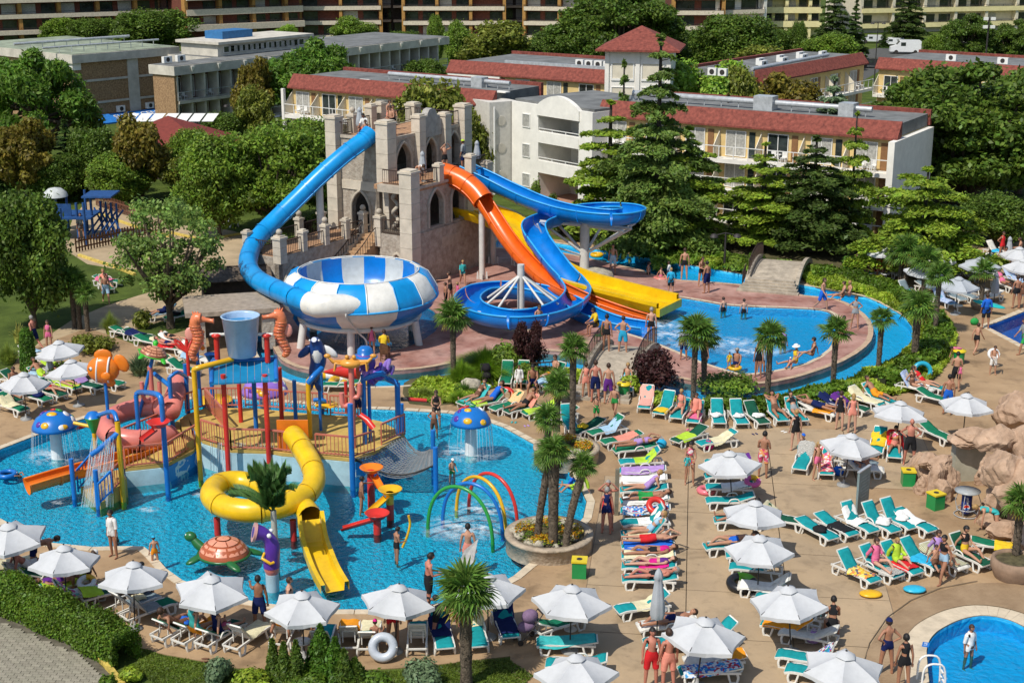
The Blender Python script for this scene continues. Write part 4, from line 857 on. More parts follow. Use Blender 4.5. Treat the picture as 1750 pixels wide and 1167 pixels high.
volume_hedge('river_hedge','clipped hedge on the far bank beyond the stepped bridge',[(1392,472),(1450,479),(1510,497),(1555,522)],.6,1.0,9000,LF_HEDGE,.15)
S_=[(1450,470,437,16,'clipped ball shrub beside the flag towel lounger',LF_THUJA,3000),(1390,470,452,22,'low green shrub on the far bank right of the bridge',LF_MID,1500),(1215,458,438,22,'yellow green shrub behind the man in shorts',LF_COVER,1500),(1255,452,434,18,'round green shrub near the lamp post',LF_MID,1500),(1290,455,430,20,'dark round shrub left of the bridge railing',LF_DARK,1500),(1100,440,415,24,'dark shrub on the bank under the cedar',LF_DARK,1500),(1040,432,405,30,'shadowed shrub on the bank behind the slide column',LF_DARK,1800),(960,400,366,26,'green shrub by the terrace steps behind the slides',LF_MID,1800),(915,345,305,10,'thin young shrub on the hotel terrace',LF_MID,900),(945,362,330,12,'small conical shrub beside the blue flume',LF_DARK,900),(985,412,398,12,'tiny round shrub by the white kerb',LF_MID,700),(245,560,530,18,'round bush on the lawn behind the turtle fountain',LF_OLIVE,2000),(160,600,570,40,'flowering shrub bed around the palm trio',LF_OLIVE,2600),(115,650,615,40,'yellow green shrub bed between the sunshades',LF_COVER,2200),(860,640,590,36,'big leafy bush before the river, right of the grass mound',LF_MID,3600),(900,655,615,26,'glossy bush beside the baby buggy',LF_MID,2400),(1075,668,640,20,'low bush by the green bin',LF_COVER,1200),(1115,662,598,44,'purple leaved maple shrub before the arched bridge',LF_PURPLE,4200),(560,390,360,40,'flower bush behind the terrace balustrade',LF_MID,1800),(475,425,395,26,'dark shrub behind the tube slide',LF_DARK,1600),(440,470,445,18,'scraggly shrub over the stone hut',LF_DARK,1200),(520,395,372,20,'purple flowering shrub on the castle garden side',LF_PURPLE,900),(1240,668,640,60,'broad leafy shrub clump between the palm trunks',LF_MID,2600),(1120,690,672,30,'grassy shrub at the start of the lounger row',LF_COVER,1200),(130,315,300,22,'rounded hedge shrub on the far lawn',LF_DARK,900)]
for px_,py_,tp,hw,lb,m,n in S_:shrub(px_,py_,tp,hw,lb,m,n)
tree('broad_light',905,640,545,24,'small purple maple tree beside the grass mound','maple_tree')
for o in[x for x in SC.objects if x.name.startswith('maple_tree')]:
 for ch in o.children:
  if ch.name.startswith('crown'):slot(ch,LF_PURPLE)
for a in[(830,640,588,70,'wide mound of tall feather grass by the lone palm',LF_GRASSL,6500),(790,655,610,34,'second feather grass mound near the boulder',LF_GRASSL,2600),(190,570,523,22,'tuft of ornamental grass by the garden path',LF_GRASS,900),(15,620,580,28,'grass clump at the left edge near the folded sunshade',LF_GRASS,1000),(725,680,655,24,'low grass tuft along the pool side planting',LF_GRASS,700),(785,690,660,26,'bright fine grass tuft below the boulder',LF_GRASSL,800),(795,672,645,24,'dark strappy plant by the river planting',LF_PALM,300),(240,640,590,34,'blue green yucca clump on the deck beneath the turtle',LF_BLUE,420)]:
 grass(a[0],a[1],a[2],a[3],a[4],a[5],a[6],width=.05 if 'yucca' in a[4]or 'strappy' in a[4]else.02)
grass(32,585,543,20,'variegated agave with yellow edged leaves in a bed',LM_('leaf_agave',(.28,.30,.09)),40,'agave','agave',.11)
for a in[(50,632,562,12,'tall clipped column cypress near the sunshades',LF_THUJA,3500,True),(550,1150,1068,26,'tallest bright thuja cone in the foreground',LF_THUJA,5000,False),(468,1155,1092,12,'slim dark thuja, first of the foreground trio',LF_DARK,2500,False),(487,1160,1098,13,'middle dark thuja of the foreground trio',LF_DARK,2500,False),(508,1162,1095,15,'last dark thuja of the foreground trio',LF_DARK,2500,False),(575,1175,1090,24,'thuja standing behind the tallest cone',LF_THUJA,3500,False),(608,1180,1125,26,'dark thuja cone at the bottom edge',LF_DARK,3000,False),(1520,300,262,10,'small thuja by the hotel end wall',LF_THUJA,900,False),(590,1185,1110,20,'dark slender thuja next to the bottom edge cone',LF_DARK,2500,False)]:
 cone(a[0],a[1],a[2],a[3],a[4],a[5],a[6],column=a[7])
for px_,py_,tp,hw,lb,m,n in[(370,1165,1122,30,'blue grey juniper at the lawn edge',LF_BLUE,3200),(725,1180,1130,42,'blue grey spreading juniper under the foreground lawn palm',LF_BLUE,4200),(430,1175,1142,36,'yellow green shrub at the bottom edge',LF_COVER,2600),(640,1180,1143,34,'bright rounded thuja shrub at the bottom edge',LF_HEDGE,3000),(225,1160,1138,24,'bright small shrub at the hedge end',LF_COVER,2200),(185,1185,1150,16,'bushy hedge tail by the yellow kerb',LF_HEDGE,1500),(530,1185,1150,36,'dark green filler shrub between the thujas',LF_HEDGE,2600)]:shrub(px_,py_,tp,hw,lb,m,n,leaf=.09)
cover('lawn_grass',[(240,1110),(280,1121),(365,1137),(407,1146),(560,1152),(676,1146),(736,1141),(868,1126),(870,1190),(300,1190)],.05,30000,LM_('blade_lawn',(.05,.072,.014)),.035,asp=4)
M_PLANT=mat('planter_stone',(.42,.34,.25),rough=.9,var=.15,scale=2.5,bump=.9,bscale=7,spec=.2)
M_ROCK=mat('pale_boulder',(.47,.42,.32),rough=.9,var=.2,scale=3,bump=.6,bscale=8)
def rock_mesh(seed,m,n=12):
 R=random.Random(seed);mb=MB();mb.ball((0,0,0),1,n)
 ph=[(R.uniform(1,3),R.uniform(0,6),Vec((R.uniform(-1,1),R.uniform(-1,1),R.uniform(-1,1))).normalized())for _ in range(7)]
 for i,v in enumerate(mb.v):
  v=Vector(v);k=1+sum(.09*sin(f*2*v.dot(d)+p)for f,p,d in ph)
  for d in ph[:4]:
   q=v.dot(d[2]);
   if q>.62:k*=.62/q*.5+.5
  mb.v[i]=tuple(v*k)
 return mb.mesh('rock',m)
ROCKS=[rock_mesh(i,M_ROCK)for i in range(4)]
def planter(px_,py_,r,label,flowers=True,h=.62):
 c=G(px_,py_);t=TH_('round_planter',label,'planter',c)
 MB().lathe([(r,-.1),(r*1.0,h-.12),(r*1.03,h-.1),(r*1.03,h),(r*.84,h),(r*.83,h-.2)],n=48).b('planter_wall',M_PLANT,t)
 MB().lathe([(r*.84,h-.17),(.01,h-.05)],n=24).b('soil',mat('planter_soil',(.10,.085,.04),var=.3,scale=5),t)
 for k in range(13):
  a=k*.49+uni(-.1,.1);q=r*uni(.5,.74);o=obj('rock',ROCKS[k%4],t);o.location=(q*cos(a),q*sin(a),h-.02);s=uni(.14,.26);o.scale=(s*1.2,s,s*.8);o.rotation_euler=(0,0,a*3)
 for m,nm,n in((LF_YEL,'flower_bloom',800),(LF_ORP,'flower_bloom',800),(LF_MID,'flower_leaf',800)):
  a=RNG.random(n)*6.283;ph=np.sin(a*4.3+(0 if nm=='flower_leaf' else 1.5));q=r*(.3+.5*RNG.random(n));k=(ph>-.2)|(nm=='flower_leaf');a,q=a[k],q[k]
  P=np.stack([q*np.cos(a),q*np.sin(a),h+(.02 if nm=='flower_leaf' else.1)+.12*RNG.random(len(a))],1)
  o=obj(nm,leaves_mesh(nm,P,np.tile([0,0,1.],(len(a),1)),.085*(.6+.6*RNG.random(len(a))),m,1.2,.5),t);o['kind']='stuff'
 return t
planter(938,935,1.66,'large round stone planter with palms and orange flowers at the pool corner');planter(968,785,1.45,'second round stone planter with palms and flowers behind the first')
def tub(px_,py_,r,h,label):
 c=G(px_,py_);t=TH_('plant_tub',label,'planter',c)
 MB().lathe([(r*.85,0),(r*1.05,h*.6),(r,h),(r*.86,h),(r*.84,h-.12)],n=28).b('tub_wall',mat('clay_tub',(.27,.18,.12),rough=.85,var=.15,scale=2),t);MB().lathe([(r*.85,h-.1),(.01,h-.06)],n=16).b('soil',mat('planter_soil',(.1,.08,.04)),t);return t
tub(1733,985,.85,.75,'round clay tub holding the palm beside the rocks');tub(1676,528,.6,.4,'round pot at the foot of the palm by the blue shirted man')
for(px_,py_,sx,sz,lb)in[(808,660,.62,.4,'grey boulder lying at the edge of the grass mound')]:
 t=obj('boulder',ROCKS[1]);t.location=G(px_,py_,.25);t.scale=(sx,.5,sz);tag(t,lb,'boulder')
 # ================================================================ CASTLE
M_BLOCK=mat('cast_stone_block',(.57,.50,.40),rough=.85,var=.08,scale=1.5,bump=.25,bscale=12,objvar=.06)
M_STONE=mat('rough_stone_wall',(.40,.36,.30),rough=.95,var=.18,scale=2.6,bump=1.,bscale=6,dirt=(.27,.22,.17))
M_TRIM=mat('arch_trim_stone',(.45,.39,.31),rough=.85,var=.1)
M_TERR=mat('terrace_pavers',(.42,.24,.13),rough=.85,var=.2,scale=4)
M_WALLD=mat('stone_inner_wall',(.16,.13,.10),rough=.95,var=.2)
M_IRON=mat('wrought_iron',(.05,.03,.022),rough=.6,var=.1)
CF=Vec((-6.56,92.49,0));CU=Vec((.536,.845,0)).normalized();CV=Vec((-CU.y,CU.x,0));CANG=math.atan2(CU.y,CU.x);CR=MRot(CANG,3,'Z')
def C(u,v,z):return CF+CU*u+CV*v+Vec((0,0,z))
castle=TH_('castle_tower','stone castle with pointed arches, square piers and crowned parapet above the slides','castle',(0,0,0))
def cbox(mb,u0,u1,v0,v1,z0,z1,mi=0):return mb.box(C((u0+u1)/2,(v0+v1)/2,(z0+z1)/2),(abs(u1-u0),abs(v1-v0),abs(z1-z0)),R=CR,mi=mi)
def pier(u,v,z0,z1,w=.95,par=None,bh=.92,ball=False,name='pier'):
 mb=MB();cbox(mb,u-w/2-.06,u+w/2+.06,v-w/2-.06,v+w/2+.06,z1-.02,z1+.12);cbox(mb,u-w/2+.05,u+w/2-.05,v-w/2+.05,v+w/2-.05,z1+.12,z1+.22)
 cbox(mb,u-w/2+.04,u+w/2-.04,v-w/2+.04,v+w/2-.04,z0,z1-.02)
 p=mb.b(name,M_BLOCK,par or castle);n=max(1,int(round((z1-z0)/bh)));h=(z1-z0-.02)/n
 me=None
 for k in range(n):
  mb=MB();z=z0+k*h;cbox(mb,u-w/2,u+w/2,v-w/2,v+w/2,z+.012,z+h-.012);mb.b('stone_block',M_BLOCK,p)
 if ball:MB().ball(C(u,v,z1+.42),.2,10).b('finial_ball',M_TRIM,p)
 return p
def arch_outline(uc,w,zb,zs,zt,n=7):
 o=[(uc-w,zb),(uc-w,zs)]
 for k in range(1,n):
  f=k/n;a=f*math.pi/2;o.append((uc-w+w*(1-cos(a))*1.0,zs+(zt-zs)*sin(a)**.85*(.55+.45*f)))
 o.append((uc,zt))
 return o+[(2*uc-x,z)for x,z in o[-2::-1]]
def arch_wall(par,name,m,axis,at,a0,a1,z0,z1,arches,th=.35,out=-1,trim=True,crown=None):
 """axis 'u': wall runs along u at v=at; axis 'v': runs along v at u=at. out=-1: face on the low side"""
 poly=[(a0,z0),(a1,z0),(a1,z1),(a0,z1)]if crown is None else crown
 mb=MB();holes=[arch_outline(*q)for q in arches]
 mb.prism(poly,0,th,holes=holes,bottom=True)
 vs=[]
 for x,y,z in mb.v:vs.append(tuple(C(x,at+(z if out<0 else-z),y)if axis=='u' else C(at+(z if out<0 else-z),x,y)))
 mb.v=vs;w=mb.b(name,m,par)
 if trim:
  for q in arches:
   o=arch_outline(q[0],q[1]+.09,q[2],q[3],q[4]+.12);P=[C(x,at-.03,z)if axis=='u' else C(at-.03,x,z)for x,z in o]
   MB().tube(P,.11,6,caps=True).b('arch_surround',M_TRIM,w)
 return w
arch_wall(castle,'lower_wall',M_STONE,'u',-.3,.3,6.2,-.2,6.5,[(2.5,.8,3.7,5.1,6.1),(4.95,.68,3.7,5.1,6.15)])
mb=MB();cbox(mb,6.2,9.2,-.3,.1,-.2,5.6);mb.b('cream_wall',M_CREAM,castle)
arch_wall(castle,'base_wall',M_STONE,'u',-.42,.45,9.3,-.2,3.55,[],th=.11)
mb=MB();cbox(mb,2.9,5.1,-.45,-.42,2.2,2.9);mb.b('stone_plaque',M_TRIM,castle)
arch_wall(castle,'side_wall',M_STONE,'v',.15,.3,2.6,-.2,3.3,[(1.2,.5,-.2,1.2,2.0)])
mb=MB();cbox(mb,-.2,7.2,-.35,2.7,6.3,6.6);mb.b('middle_terrace',M_TERR,castle);mb=MB();cbox(mb,-.25,.2,-.3,2.4,6.15,6.62);cbox(mb,.0,7.25,-.42,-.28,6.45,6.62);mb.b('terrace_edge',M_TRIM,castle)
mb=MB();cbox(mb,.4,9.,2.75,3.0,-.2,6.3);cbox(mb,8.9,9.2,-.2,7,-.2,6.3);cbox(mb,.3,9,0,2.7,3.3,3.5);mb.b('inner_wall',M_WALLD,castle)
mb=MB();tw=[C(.6+.16*cos(k*.9),1.6+.16*sin(k*.9),3.4+k*.14)for k in range(20)];mb.tube(tw,.14,7);mb.b('twisted_column',M_TRIM,castle)
arch_wall(castle,'upper_wall',M_STONE,'u',2.75,1.4,10.1,6.55,9.2,[(3.1,.8,6.62,7.6,8.8),(6.2,.66,6.62,7.7,8.75),(8.95,.76,6.62,7.6,8.8)])
arch_wall(castle,'left_wall',M_STONE,'v',1.3,2.7,7.0,-.2,9.15,[(5.0,.72,3.05,4.5,5.6)])
mb=MB();cbox(mb,1.22,1.32,3.1,6.5,5.75,6.35);mb.b('string_course',M_BLOCK,castle)
mb=MB();cbox(mb,9.9,10.2,2.8,7,-.2,9.2);cbox(mb,1.3,10.2,6.8,7.05,-.2,9.2);mb.b('rear_wall',M_STONE,castle)
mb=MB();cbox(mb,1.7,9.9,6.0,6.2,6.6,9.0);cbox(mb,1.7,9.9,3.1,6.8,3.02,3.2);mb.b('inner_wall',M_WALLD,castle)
mb=MB();cbox(mb,1.35,10.15,2.8,6.95,9.0,9.2);mb.b('upper_terrace',M_TERR,castle)
mb=MB();cbox(mb,1.25,10.2,2.68,2.82,9.14,9.34);cbox(mb,1.22,1.36,2.7,7.,9.14,9.34);mb.b('parapet_cap',M_TRIM,castle)
cr=[(5.0,8.9),(7.55,8.9),(7.55,9.95),(7.25,10.0),(7.15,10.25),(6.85,10.3),(6.8,10.5),(6.6,10.72),(6.28,10.8),(5.95,10.72),(5.75,10.5),(5.7,10.3),(5.4,10.25),(5.3,10.0),(5.0,9.95)]
arch_wall(castle,'crown_panel',mat('grey_crown_stone',(.36,.34,.31),var=.12,bump=.2),'u',2.6,5,7.5,9,10,[],th=.5,crown=cr)
pier(1.2,2.7,-.2,10.35);pier(1.2,7.0,-.2,10.4,.85);pier(4.75,2.65,6.6,10.35,.7);pier(7.75,2.65,6.6,10.15,.7);pier(10.1,2.7,-.2,10.5,.9);pier(10.1,7,6.6,10.3,.8);pier(5.2,7.,9.2,10.7,.6);pier(6.3,7.,9.2,10.75,.6);pier(3.2,7,9.2,10.3,.55,ball=True)
pier(0,0,-.2,7.55,.95);pier(2.9,-.25,6.6,7.6,.5);pier(6.6,-.25,6.6,7.7,.55);pier(8.9,0,-.2,6.9,.6)
def iron(par,P0,P1,h=.95,step=.16,name='iron_railing',m=None,r=.03):
 P0,P1=Vector(P0),Vector(P1);mb=MB();z=Vec((0,0,h));mb.bar(P0+z,P1+z,r*2);mb.bar(P0+Vec((0,0,.1)),P1+Vec((0,0,.1)),r*1.6)
 n=max(1,int((P1-P0).length/step))
 for k in range(n+1):
  p=P0.lerp(P1,k/n);mb.bar(p+Vec((0,0,.1)),p+z,r*.9)
 return mb.b(name,m or M_IRON,par)
iron(castle,C(.1,.5,6.6),C(.1,2.2,6.6));iron(castle,C(.6,-.25,6.6),C(2.6,-.25,6.6));iron(castle,C(7.0,-.25,6.6),C(8.8,0,6.6))
iron(castle,C(1.3,6.9,9.2),C(10,6.9,9.2));iron(castle,C(9.9,3.2,9.2),C(9.9,6.8,9.2));iron(castle,C(1.3,5.9,9.2),C(1.3,6.6,9.2));iron(castle,C(8.2,2.8,9.3),C(9.7,2.8,9.3));iron(castle,C(2.0,6.9,9.2),C(5,6.9,9.2),.95)
terr=TH_('castle_terrace','raised brick paved terrace with balustrade piers, iron rails and an arched retaining wall','terrace')
_c=castle;castle=terr
arch_wall(terr,'retaining_wall',M_STONE,'u',4.3,-7.9,1.2,-.3,3.0,[(-6.6,.9,-.3,1.0,2.2)],out=-1);arch_wall(terr,'end_wall',M_STONE,'v',-7.9,4.3,7.2,-.3,3.0,[(5.9,.8,-.3,1.0,2.2)]);
mb=MB();cbox(mb,-7.8,1.3,4.4,7.3,2.8,3.02);mb.b('terrace_floor',M_TERR,terr);mb=MB();cbox(mb,-7.8,1.2,7.1,7.3,-.3,2.9);mb.b('rear_wall',M_STONE,terr)
for u in(-7.6,-5.4,-3.2,-1.1,.75):pier(u,4.42,2.95 if u>-7 else 2.6,4.15 if u<.5 else 4.3,.42 if u>-7 else.62,terr,.6,ball=u in(-7.6,-3.2,.75),name='balustrade_pier')
for u in(-7.6,-5.0,-2.6,-.3):pier(u,7.1,2.95,4.2,.42,terr,.6,ball=u in(-2.6,-.3),name='balustrade_pier')
for a,b in((-7.3,-5.6),(-5.2,-3.4),(-3.0,-1.3),(-.9,.55)):iron(terr,C(a,4.42,3.0),C(b,4.42,3.0),.9)
for a,b in((-7.4,-5.2),(-4.8,-2.8),(-2.4,-.5)):iron(terr,C(a,7.1,3.0),C(b,7.1,3.0),.9)
iron(terr,C(-7.7,4.7,3.0),C(-7.7,6.9,3.0),.9)
mb=MB()
for k in range(11):cbox(mb,.9-k*.34-.34,.9-k*.34+(0.0 if k else.6),2.95,4.25,-.2,3.0-k*.17)
st=mb.b('stair_flight',mat('sandstone_steps',(.43,.27,.15),rough=.85,var=.18,scale=3,bump=.3),terr)
for v in(2.9,4.28):
 mb=MB();pts=[C(.8,v,3.9),C(-.2,v,3.5),C(-1.2,v,2.8),C(-2.6,v,2.0)]
 mb.tube(SP_(pts,4),.035,5)
 for k in range(14):f=k/13;p=C(.8-3.4*f,v,3.0-1.75*f);mb.bar(p,p+Vec((0,0,.82)),.03)
 mb.b('stair_railing',M_IRON,terr)
mb=MB()
for k in range(18):cbox(mb,.9-k*.2-.2,.9-k*.2,4.2,4.5,1.,3.3-k*.1+uni(-.1,.1))
mb.b('rubble_edge',M_TRIM,terr)
pier(.35,2.75,2.4,4.3,.5,terr,.6,ball=True,name='balustrade_pier');iron(terr,C(.2,.6,3.3),C(.2,2.4,3.3),.95)
castle=_c
hut=TH_('stone_hut','low stone shelter with a flat slab roof under the tube bend','shelter');a=G(390,605);b=G(450,590)
hr=MRot(.25,3,'Z');hc=G(398,585)
for dx in(-1.9,1.9):
 for dy in(-1.4,1.4):MB().box(hc+hr@Vec((dx,dy,1.05)),(.7,.6,2.2),R=hr).b('stone_pier',M_STONE,hut)
MB().box(hc+hr@Vec((0,0,2.25)),(5.2,3.9,.25),R=hr).b('slab_roof',mat('slab_roof_stone',(.36,.29,.22),var=.15),hut)
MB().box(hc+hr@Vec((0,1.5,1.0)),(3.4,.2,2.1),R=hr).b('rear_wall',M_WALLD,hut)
hut=TH_('thatched_kiosk','small kiosk with an old shingled roof behind the stone shelter','kiosk');hc=G(400,520)
MB().box(hc+hr@Vec((0,0,.9)),(3.8,2.6,1.9),R=hr).b('wall',M_BROWN,hut)
for k in range(9):MB().box(hc+hr@Vec((0,-1.7+k*.42,2.0+.42*(1-abs(k-4)/4))),(4.6,.46,.07),R=hr@MRot(.35*(1 if k<4 else-1),3,'X')).b('roof_board',mat('weathered_shingle',(.13,.10,.075),rough=.95,var=.35,scale=5),hut)
# ================================================================ WATER SLIDES
P_BLUE=PL_('slide_blue',(.005,.29,.68));P_DBLUE=PL_('slide_deep_blue',(.002,.185,.60));P_WHT=PL_('bowl_white',(.74,.72,.66));P_ORG=PL_('slide_orange',(.78,.13,.012));P_YEL=PL_('slide_yellow',(.80,.50,.008));P_STEEL=mat('painted_steel_column',(.62,.61,.57),rough=.45,var=.06);P_LBLUE=PL_('slide_blue_rim',(.03,.36,.76))
def sections(par,name,pts,r,m,arc=None,k=8,n=14,flange=.05,rim=None,rimr=.045,up=(0,0,1)):
 """a slide trough or tube in bolted lengths, a flange at each joint"""
 N=len(pts)-1;cuts=[round(i*N/k)for i in range(k+1)]
 for a,b in zip(cuts,cuts[1:]):
  if b<=a:continue
  seg=pts[max(0,a):b+1]
  mb=MB();mb.tube(seg,r,n,arc=arc,caps=False,up=up);s=mb.b(name,m,par)
  d=(seg[-1]-seg[-2]).normalized();mb=MB();mb.tube([seg[-1]-d*.045,seg[-1]+d*.045],[r+flange,r+flange],n,arc=arc,caps=False,up=up);mb.b('joint_flange',m,s)
  if arc is not None:
   for an in arc:
    q=[]
    for i in range(len(seg)):
     t=(seg[min(i+1,len(seg)-1)]-seg[max(i-1,0)]).normalized();sx=t.cross(Vector(up)).normalized();uy=sx.cross(t);q.append(seg[i]+sx*cos(an)*r+uy*sin(an)*r)
    MB().tube(q,rimr,6).b('trough_rim',rim or m,s)
PI=math.pi
tube=TH_('tube_slide','long bright blue tube slide curving from the tower top into the striped bowl','water slide')
tp=[AT(634,228,95.6),AT(622,240,95.2),AT(590,264,94.4),AT(550,299,93.6),AT(510,338,92.8),AT(470,377,91.8),AT(440,408,90.4),AT(426,436,88.4),AT(425,458,86.),AT(440,478,83.2),AT(470,494,80.4),AT(505,509,78.),AT(541,522,76.6)]
tps=SP_(tp,5);sections(tube,'tube_section',tps,.58,P_BLUE,k=13,n=18)
mb=MB();mb.tube([p+Vec((.25,-.5,-.38))for p in tps[6:40]],.035,5);mb.b('water_pipe',P_LBLUE,tube)
mb=MB();mb.tube(tps[:5],.62,18,arc=(0,2*PI),up=(0,0,1));mb.b('entry_hood',P_BLUE,tube)
def column(par,px_,py_,zt,r=.22,foot=True,base=0.,m=None):
 p=G(px_,py_,base);mb=MB();mb.cyl((p.x,p.y,base-.5),(p.x,p.y,zt),r,n=12)
 if foot:
  for a in range(4):mb.box((p.x+cos(a*PI/2)*r*1.5,p.y+sin(a*PI/2)*r*1.5,base+.25),(r*.9,.08,.6),rz=a*PI/2,taper=.4)
 return mb.b('support_column',m or P_STEEL,par),p
column(tube,473,568,2.0,.25,False);
p=C(-2.2,5.6,0);MB().cyl(p,p+Vec((0,0,AT(560,305,p.y).z)),.24,n=12).b('support_column',P_STEEL,tube)
bowl=TH_('bowl_slide','big round bowl ride of blue and white panels standing over the dark splash pool','water slide');bc=G(616,578)
zr=ZAT(bc.x,bc.y,462);zw=ZAT(bc.x,bc.y,492);zb=ZAT(bc.x,bc.y,537);R1,R2,R3=3.35,4.5,3.3
zm=zw-.35
def panel(prof,a0,a1,m,name,par,n=4):
 mb=MB();mb.lathe(prof,bc,n,a0=a0,a1=a1);return mb.b(name,m,par)
OFF=-PI/2-.19
for k in range(16):
 a0=OFF+k*PI/8;a1=a0+PI/8;c=P_BLUE if k%2==0 else P_WHT
 s=panel([(R1,zr),(R1+.18,zr+.03),(R1+.6,zr-.2),(R2-.18,zw+.22),(R2,zw-.1),(R2-.02,zm)],a0,a1,c,'upper_panel',bowl)
 mb=MB();P=[bc+Vec((r*cos(a0),r*sin(a0),z))for r,z in[(R1+.18,zr+.05),(R1+.62,zr-.18),(R2-.16,zw+.24),(R2+.02,zw-.09),(R2+.02,zm)]];mb.tube(P,.035,5);mb.b('panel_seam',c,s)
 panel([(R1,zr),(R1+.02,zr-.4),(R1-.1,zr-1.2),(R1-.8,zr-1.9),(1.,zb+.55)],a0+PI/16,a1+PI/16,P_DBLUE if k%2 else mat('bowl_white_shaded',(.50,.53,.52),rough=.35,var=.06),'inner_panel',bowl)  # white lining panels coloured grey to imitate the shade inside the bowl
for k in range(8):
 a0=OFF+PI/8*(2*k);panel([(R2-.03,zm-.02),(R2-.25,zm-.5),(R3+.3,zb+.25),(R3,zb)],a0,a0+PI/4,P_WHT if k%2==0 else P_DBLUE,'lower_panel',bowl,8)
mb=MB();mb.tube([bc+Vec((R2*cos(a),R2*sin(a),zm))for a in np.linspace(0,2*PI,49)[:-1]],.06,6,closed=True);mb.b('seam_ring',P_LBLUE,bowl)
mb=MB();mb.tube([bc+Vec(((R3+.1)*cos(a),(R3+.1)*sin(a),zb-.05))for a in np.linspace(0,2*PI,49)[:-1]],.14,8,closed=True);mb.b('base_ring',P_STEEL,bowl)
MB().lathe([(R3,zb),(1.2,zb+.2),(1.0,zb-.5)],bc,28).b('drain_cone',P_WHT,bowl)
mb=MB();mb.tube([bc+Vec(((R1+.08)*cos(a),(R1+.08)*sin(a),zr+.06))for a in np.linspace(0,2*PI,49)[:-1]],.03,5,closed=True);mb.b('spray_pipe',P_WHT,bowl)
for a,k in((-1.62,.98),(-.42,1.04),(-2.55,1.04),(.6,1.0),(1.6,1.),(2.6,1.)):
 d=Vec((cos(a),sin(a),0));A_=bc+d*(R3+.1)*k+Vec((0,0,zb));B_=bc+d*(R3+.1+(.55 if k>1 else.05))+Vec((0,0,-.8));MB().cyl(B_,A_,.22,n=10).b('support_leg',P_STEEL,bowl)
mb=MB();e=tps[-1];d=(tps[-1]-tps[-2]).normalized();mb.tube([e-d*.6,e+d*.1,e+Vec((.75,-.1,.02)),e+Vec((1.5,.0,.0)),e+Vec((2.4,.35,-.1))],[.66,.66,.64,.62,.48],18,up=(0,0,1));mb.b('inlet_cowl',P_WHT,bowl)
mb=MB();mb.tube(SP_([bc+Vec((x,y,z))for x,y,z in[(.6,-R2+.55,zw+.3),(.1,-R2+.2,zw+.12),(-.2,-R2-.08,zw-.2),(-.2,-R2-.05,zm-.2),(.3,-R3-.25,zb-.1),(.7,-R3-.2,zb-.6),(.65,-R3-.2,-.1)]],5),.05,6);mb.b('feed_pipe',P_STEEL,bowl)
oslide=TH_('orange_slide','orange slide leaving the castle terrace as a hooded tube, ending beside the yellow lanes','water slide')
op=[AT(757,296,96.6),AT(770,300,96.2),AT(795,312,95.6),AT(818,332,94.9),AT(838,362,94.0),AT(868,408,92.4),AT(902,448,90.4),AT(940,482,88.4),AT(985,505,86.9),AT(1040,526,85.9),AT(1085,541,85.2),AT(1112,548,84.9)]
ops=SP_(op,5)
sections(oslide,'hood_section',ops[:18],.70,P_ORG,arc=(-.15*PI,1.9*PI-.6),k=3,n=18,rimr=.05)
sections(oslide,'trough_section',ops[17:],.56,P_ORG,arc=(-1.12*PI,.12*PI),k=7,n=16,rimr=.06)
for px_,py_,zt,r in((824,478,AT(822,355,94.6).z,.2),(843,452,3.,.2)):column(oslide,px_,py_,zt,r)
ysl=TH_('yellow_slide','wide yellow twin lane slide with a flat run out into the landing pool','water slide')
def lanes(ctr,half,m,par):
 """open wide trough: walls both sides and a low divider"""
 n=len(ctr);L=[];Rr=[];S=[]
 for i,p in enumerate(ctr):
  t=(ctr[min(i+1,n-1)]-ctr[max(i-1,0)]);t.z=0;t.normalize();S.append(Vec((t.y,-t.x,0)))
 def strip(name,prof,a,b):
  mb=MB();k=len(prof);vs=[ctr[i]+S[i]*o+Vec((0,0,z))for i in range(a,b+1)for o,z in prof];fs=[]
  for i in range(b-a):
   for j in range(k-1):fs.append((i*k+j,i*k+j+1,(i+1)*k+j+1,(i+1)*k+j))
  return mb.add(vs,fs,0,False).b(name,m,par)
 q=(n-1)//6
 for s in range(6):
  a,b=s*q,(s+1)*q if s<5 else n-1
  strip('slide_bed',[(-half-.3,.30),(-half-.3,.5),(-half,.5),(-half,0),(half,0),(half,.5),(half+.3,.5),(half+.3,.3)],a,b);strip('lane_divider',[(-.1,.01),(-.08,.2),(.08,.2),(.1,.01)],a,b)
  strip('under_side',[(-half-.3,.3),(-half,-.25),(half,-.25),(half+.3,.3)],a,b)
yc=[AT(800,362,98.6),AT(832,370,97.4),AT(862,382,96.2),AT(888,405,95.),AT(912,436,93.4),AT(938,462,92.),AT(980,482,90.4),AT(1040,499,88.6),AT(1095,513,87.4),AT(1141,524,86.4)]
lanes(SP_(yc,6),1.2,P_YEL,ysl)
e0=SP_(yc,6)[-1];t_=(yc[-1]-yc[-2]);t_.z=0;t_.normalize();MB().box(e0+t_*.1+Vec((0,0,-.05)),(.25,3.0,.5),rz=math.atan2(t_.y,t_.x)).b('end_wall',P_YEL,ysl)
for px_,py_,zt in((880,455,2.6),(930,478,1.6)):column(ysl,px_,py_,zt,.15)
bsl=TH_('blue_flume','deep blue open flume that loops over a braced column and winds into a low spiral','water slide')
b1=[AT(795,285,99.0),AT(812,293,98.6),AT(838,305,98.),AT(872,322,97.2),AT(915,341,96.),AT(960,355,95.),AT(1005,363,94.),AT(1045,366,93.4),AT(1072,364,93.8),AT(1084,360,95.4),AT(1070,355,97.2),AT(1030,354,98.2),AT(990,358,97.6),AT(955,366,96.),AT(928,374,94.6),AT(913,384,93.2),AT(915,400,92.),AT(932,425,90.8),AT(955,455,89.4),AT(978,480,88.2)]
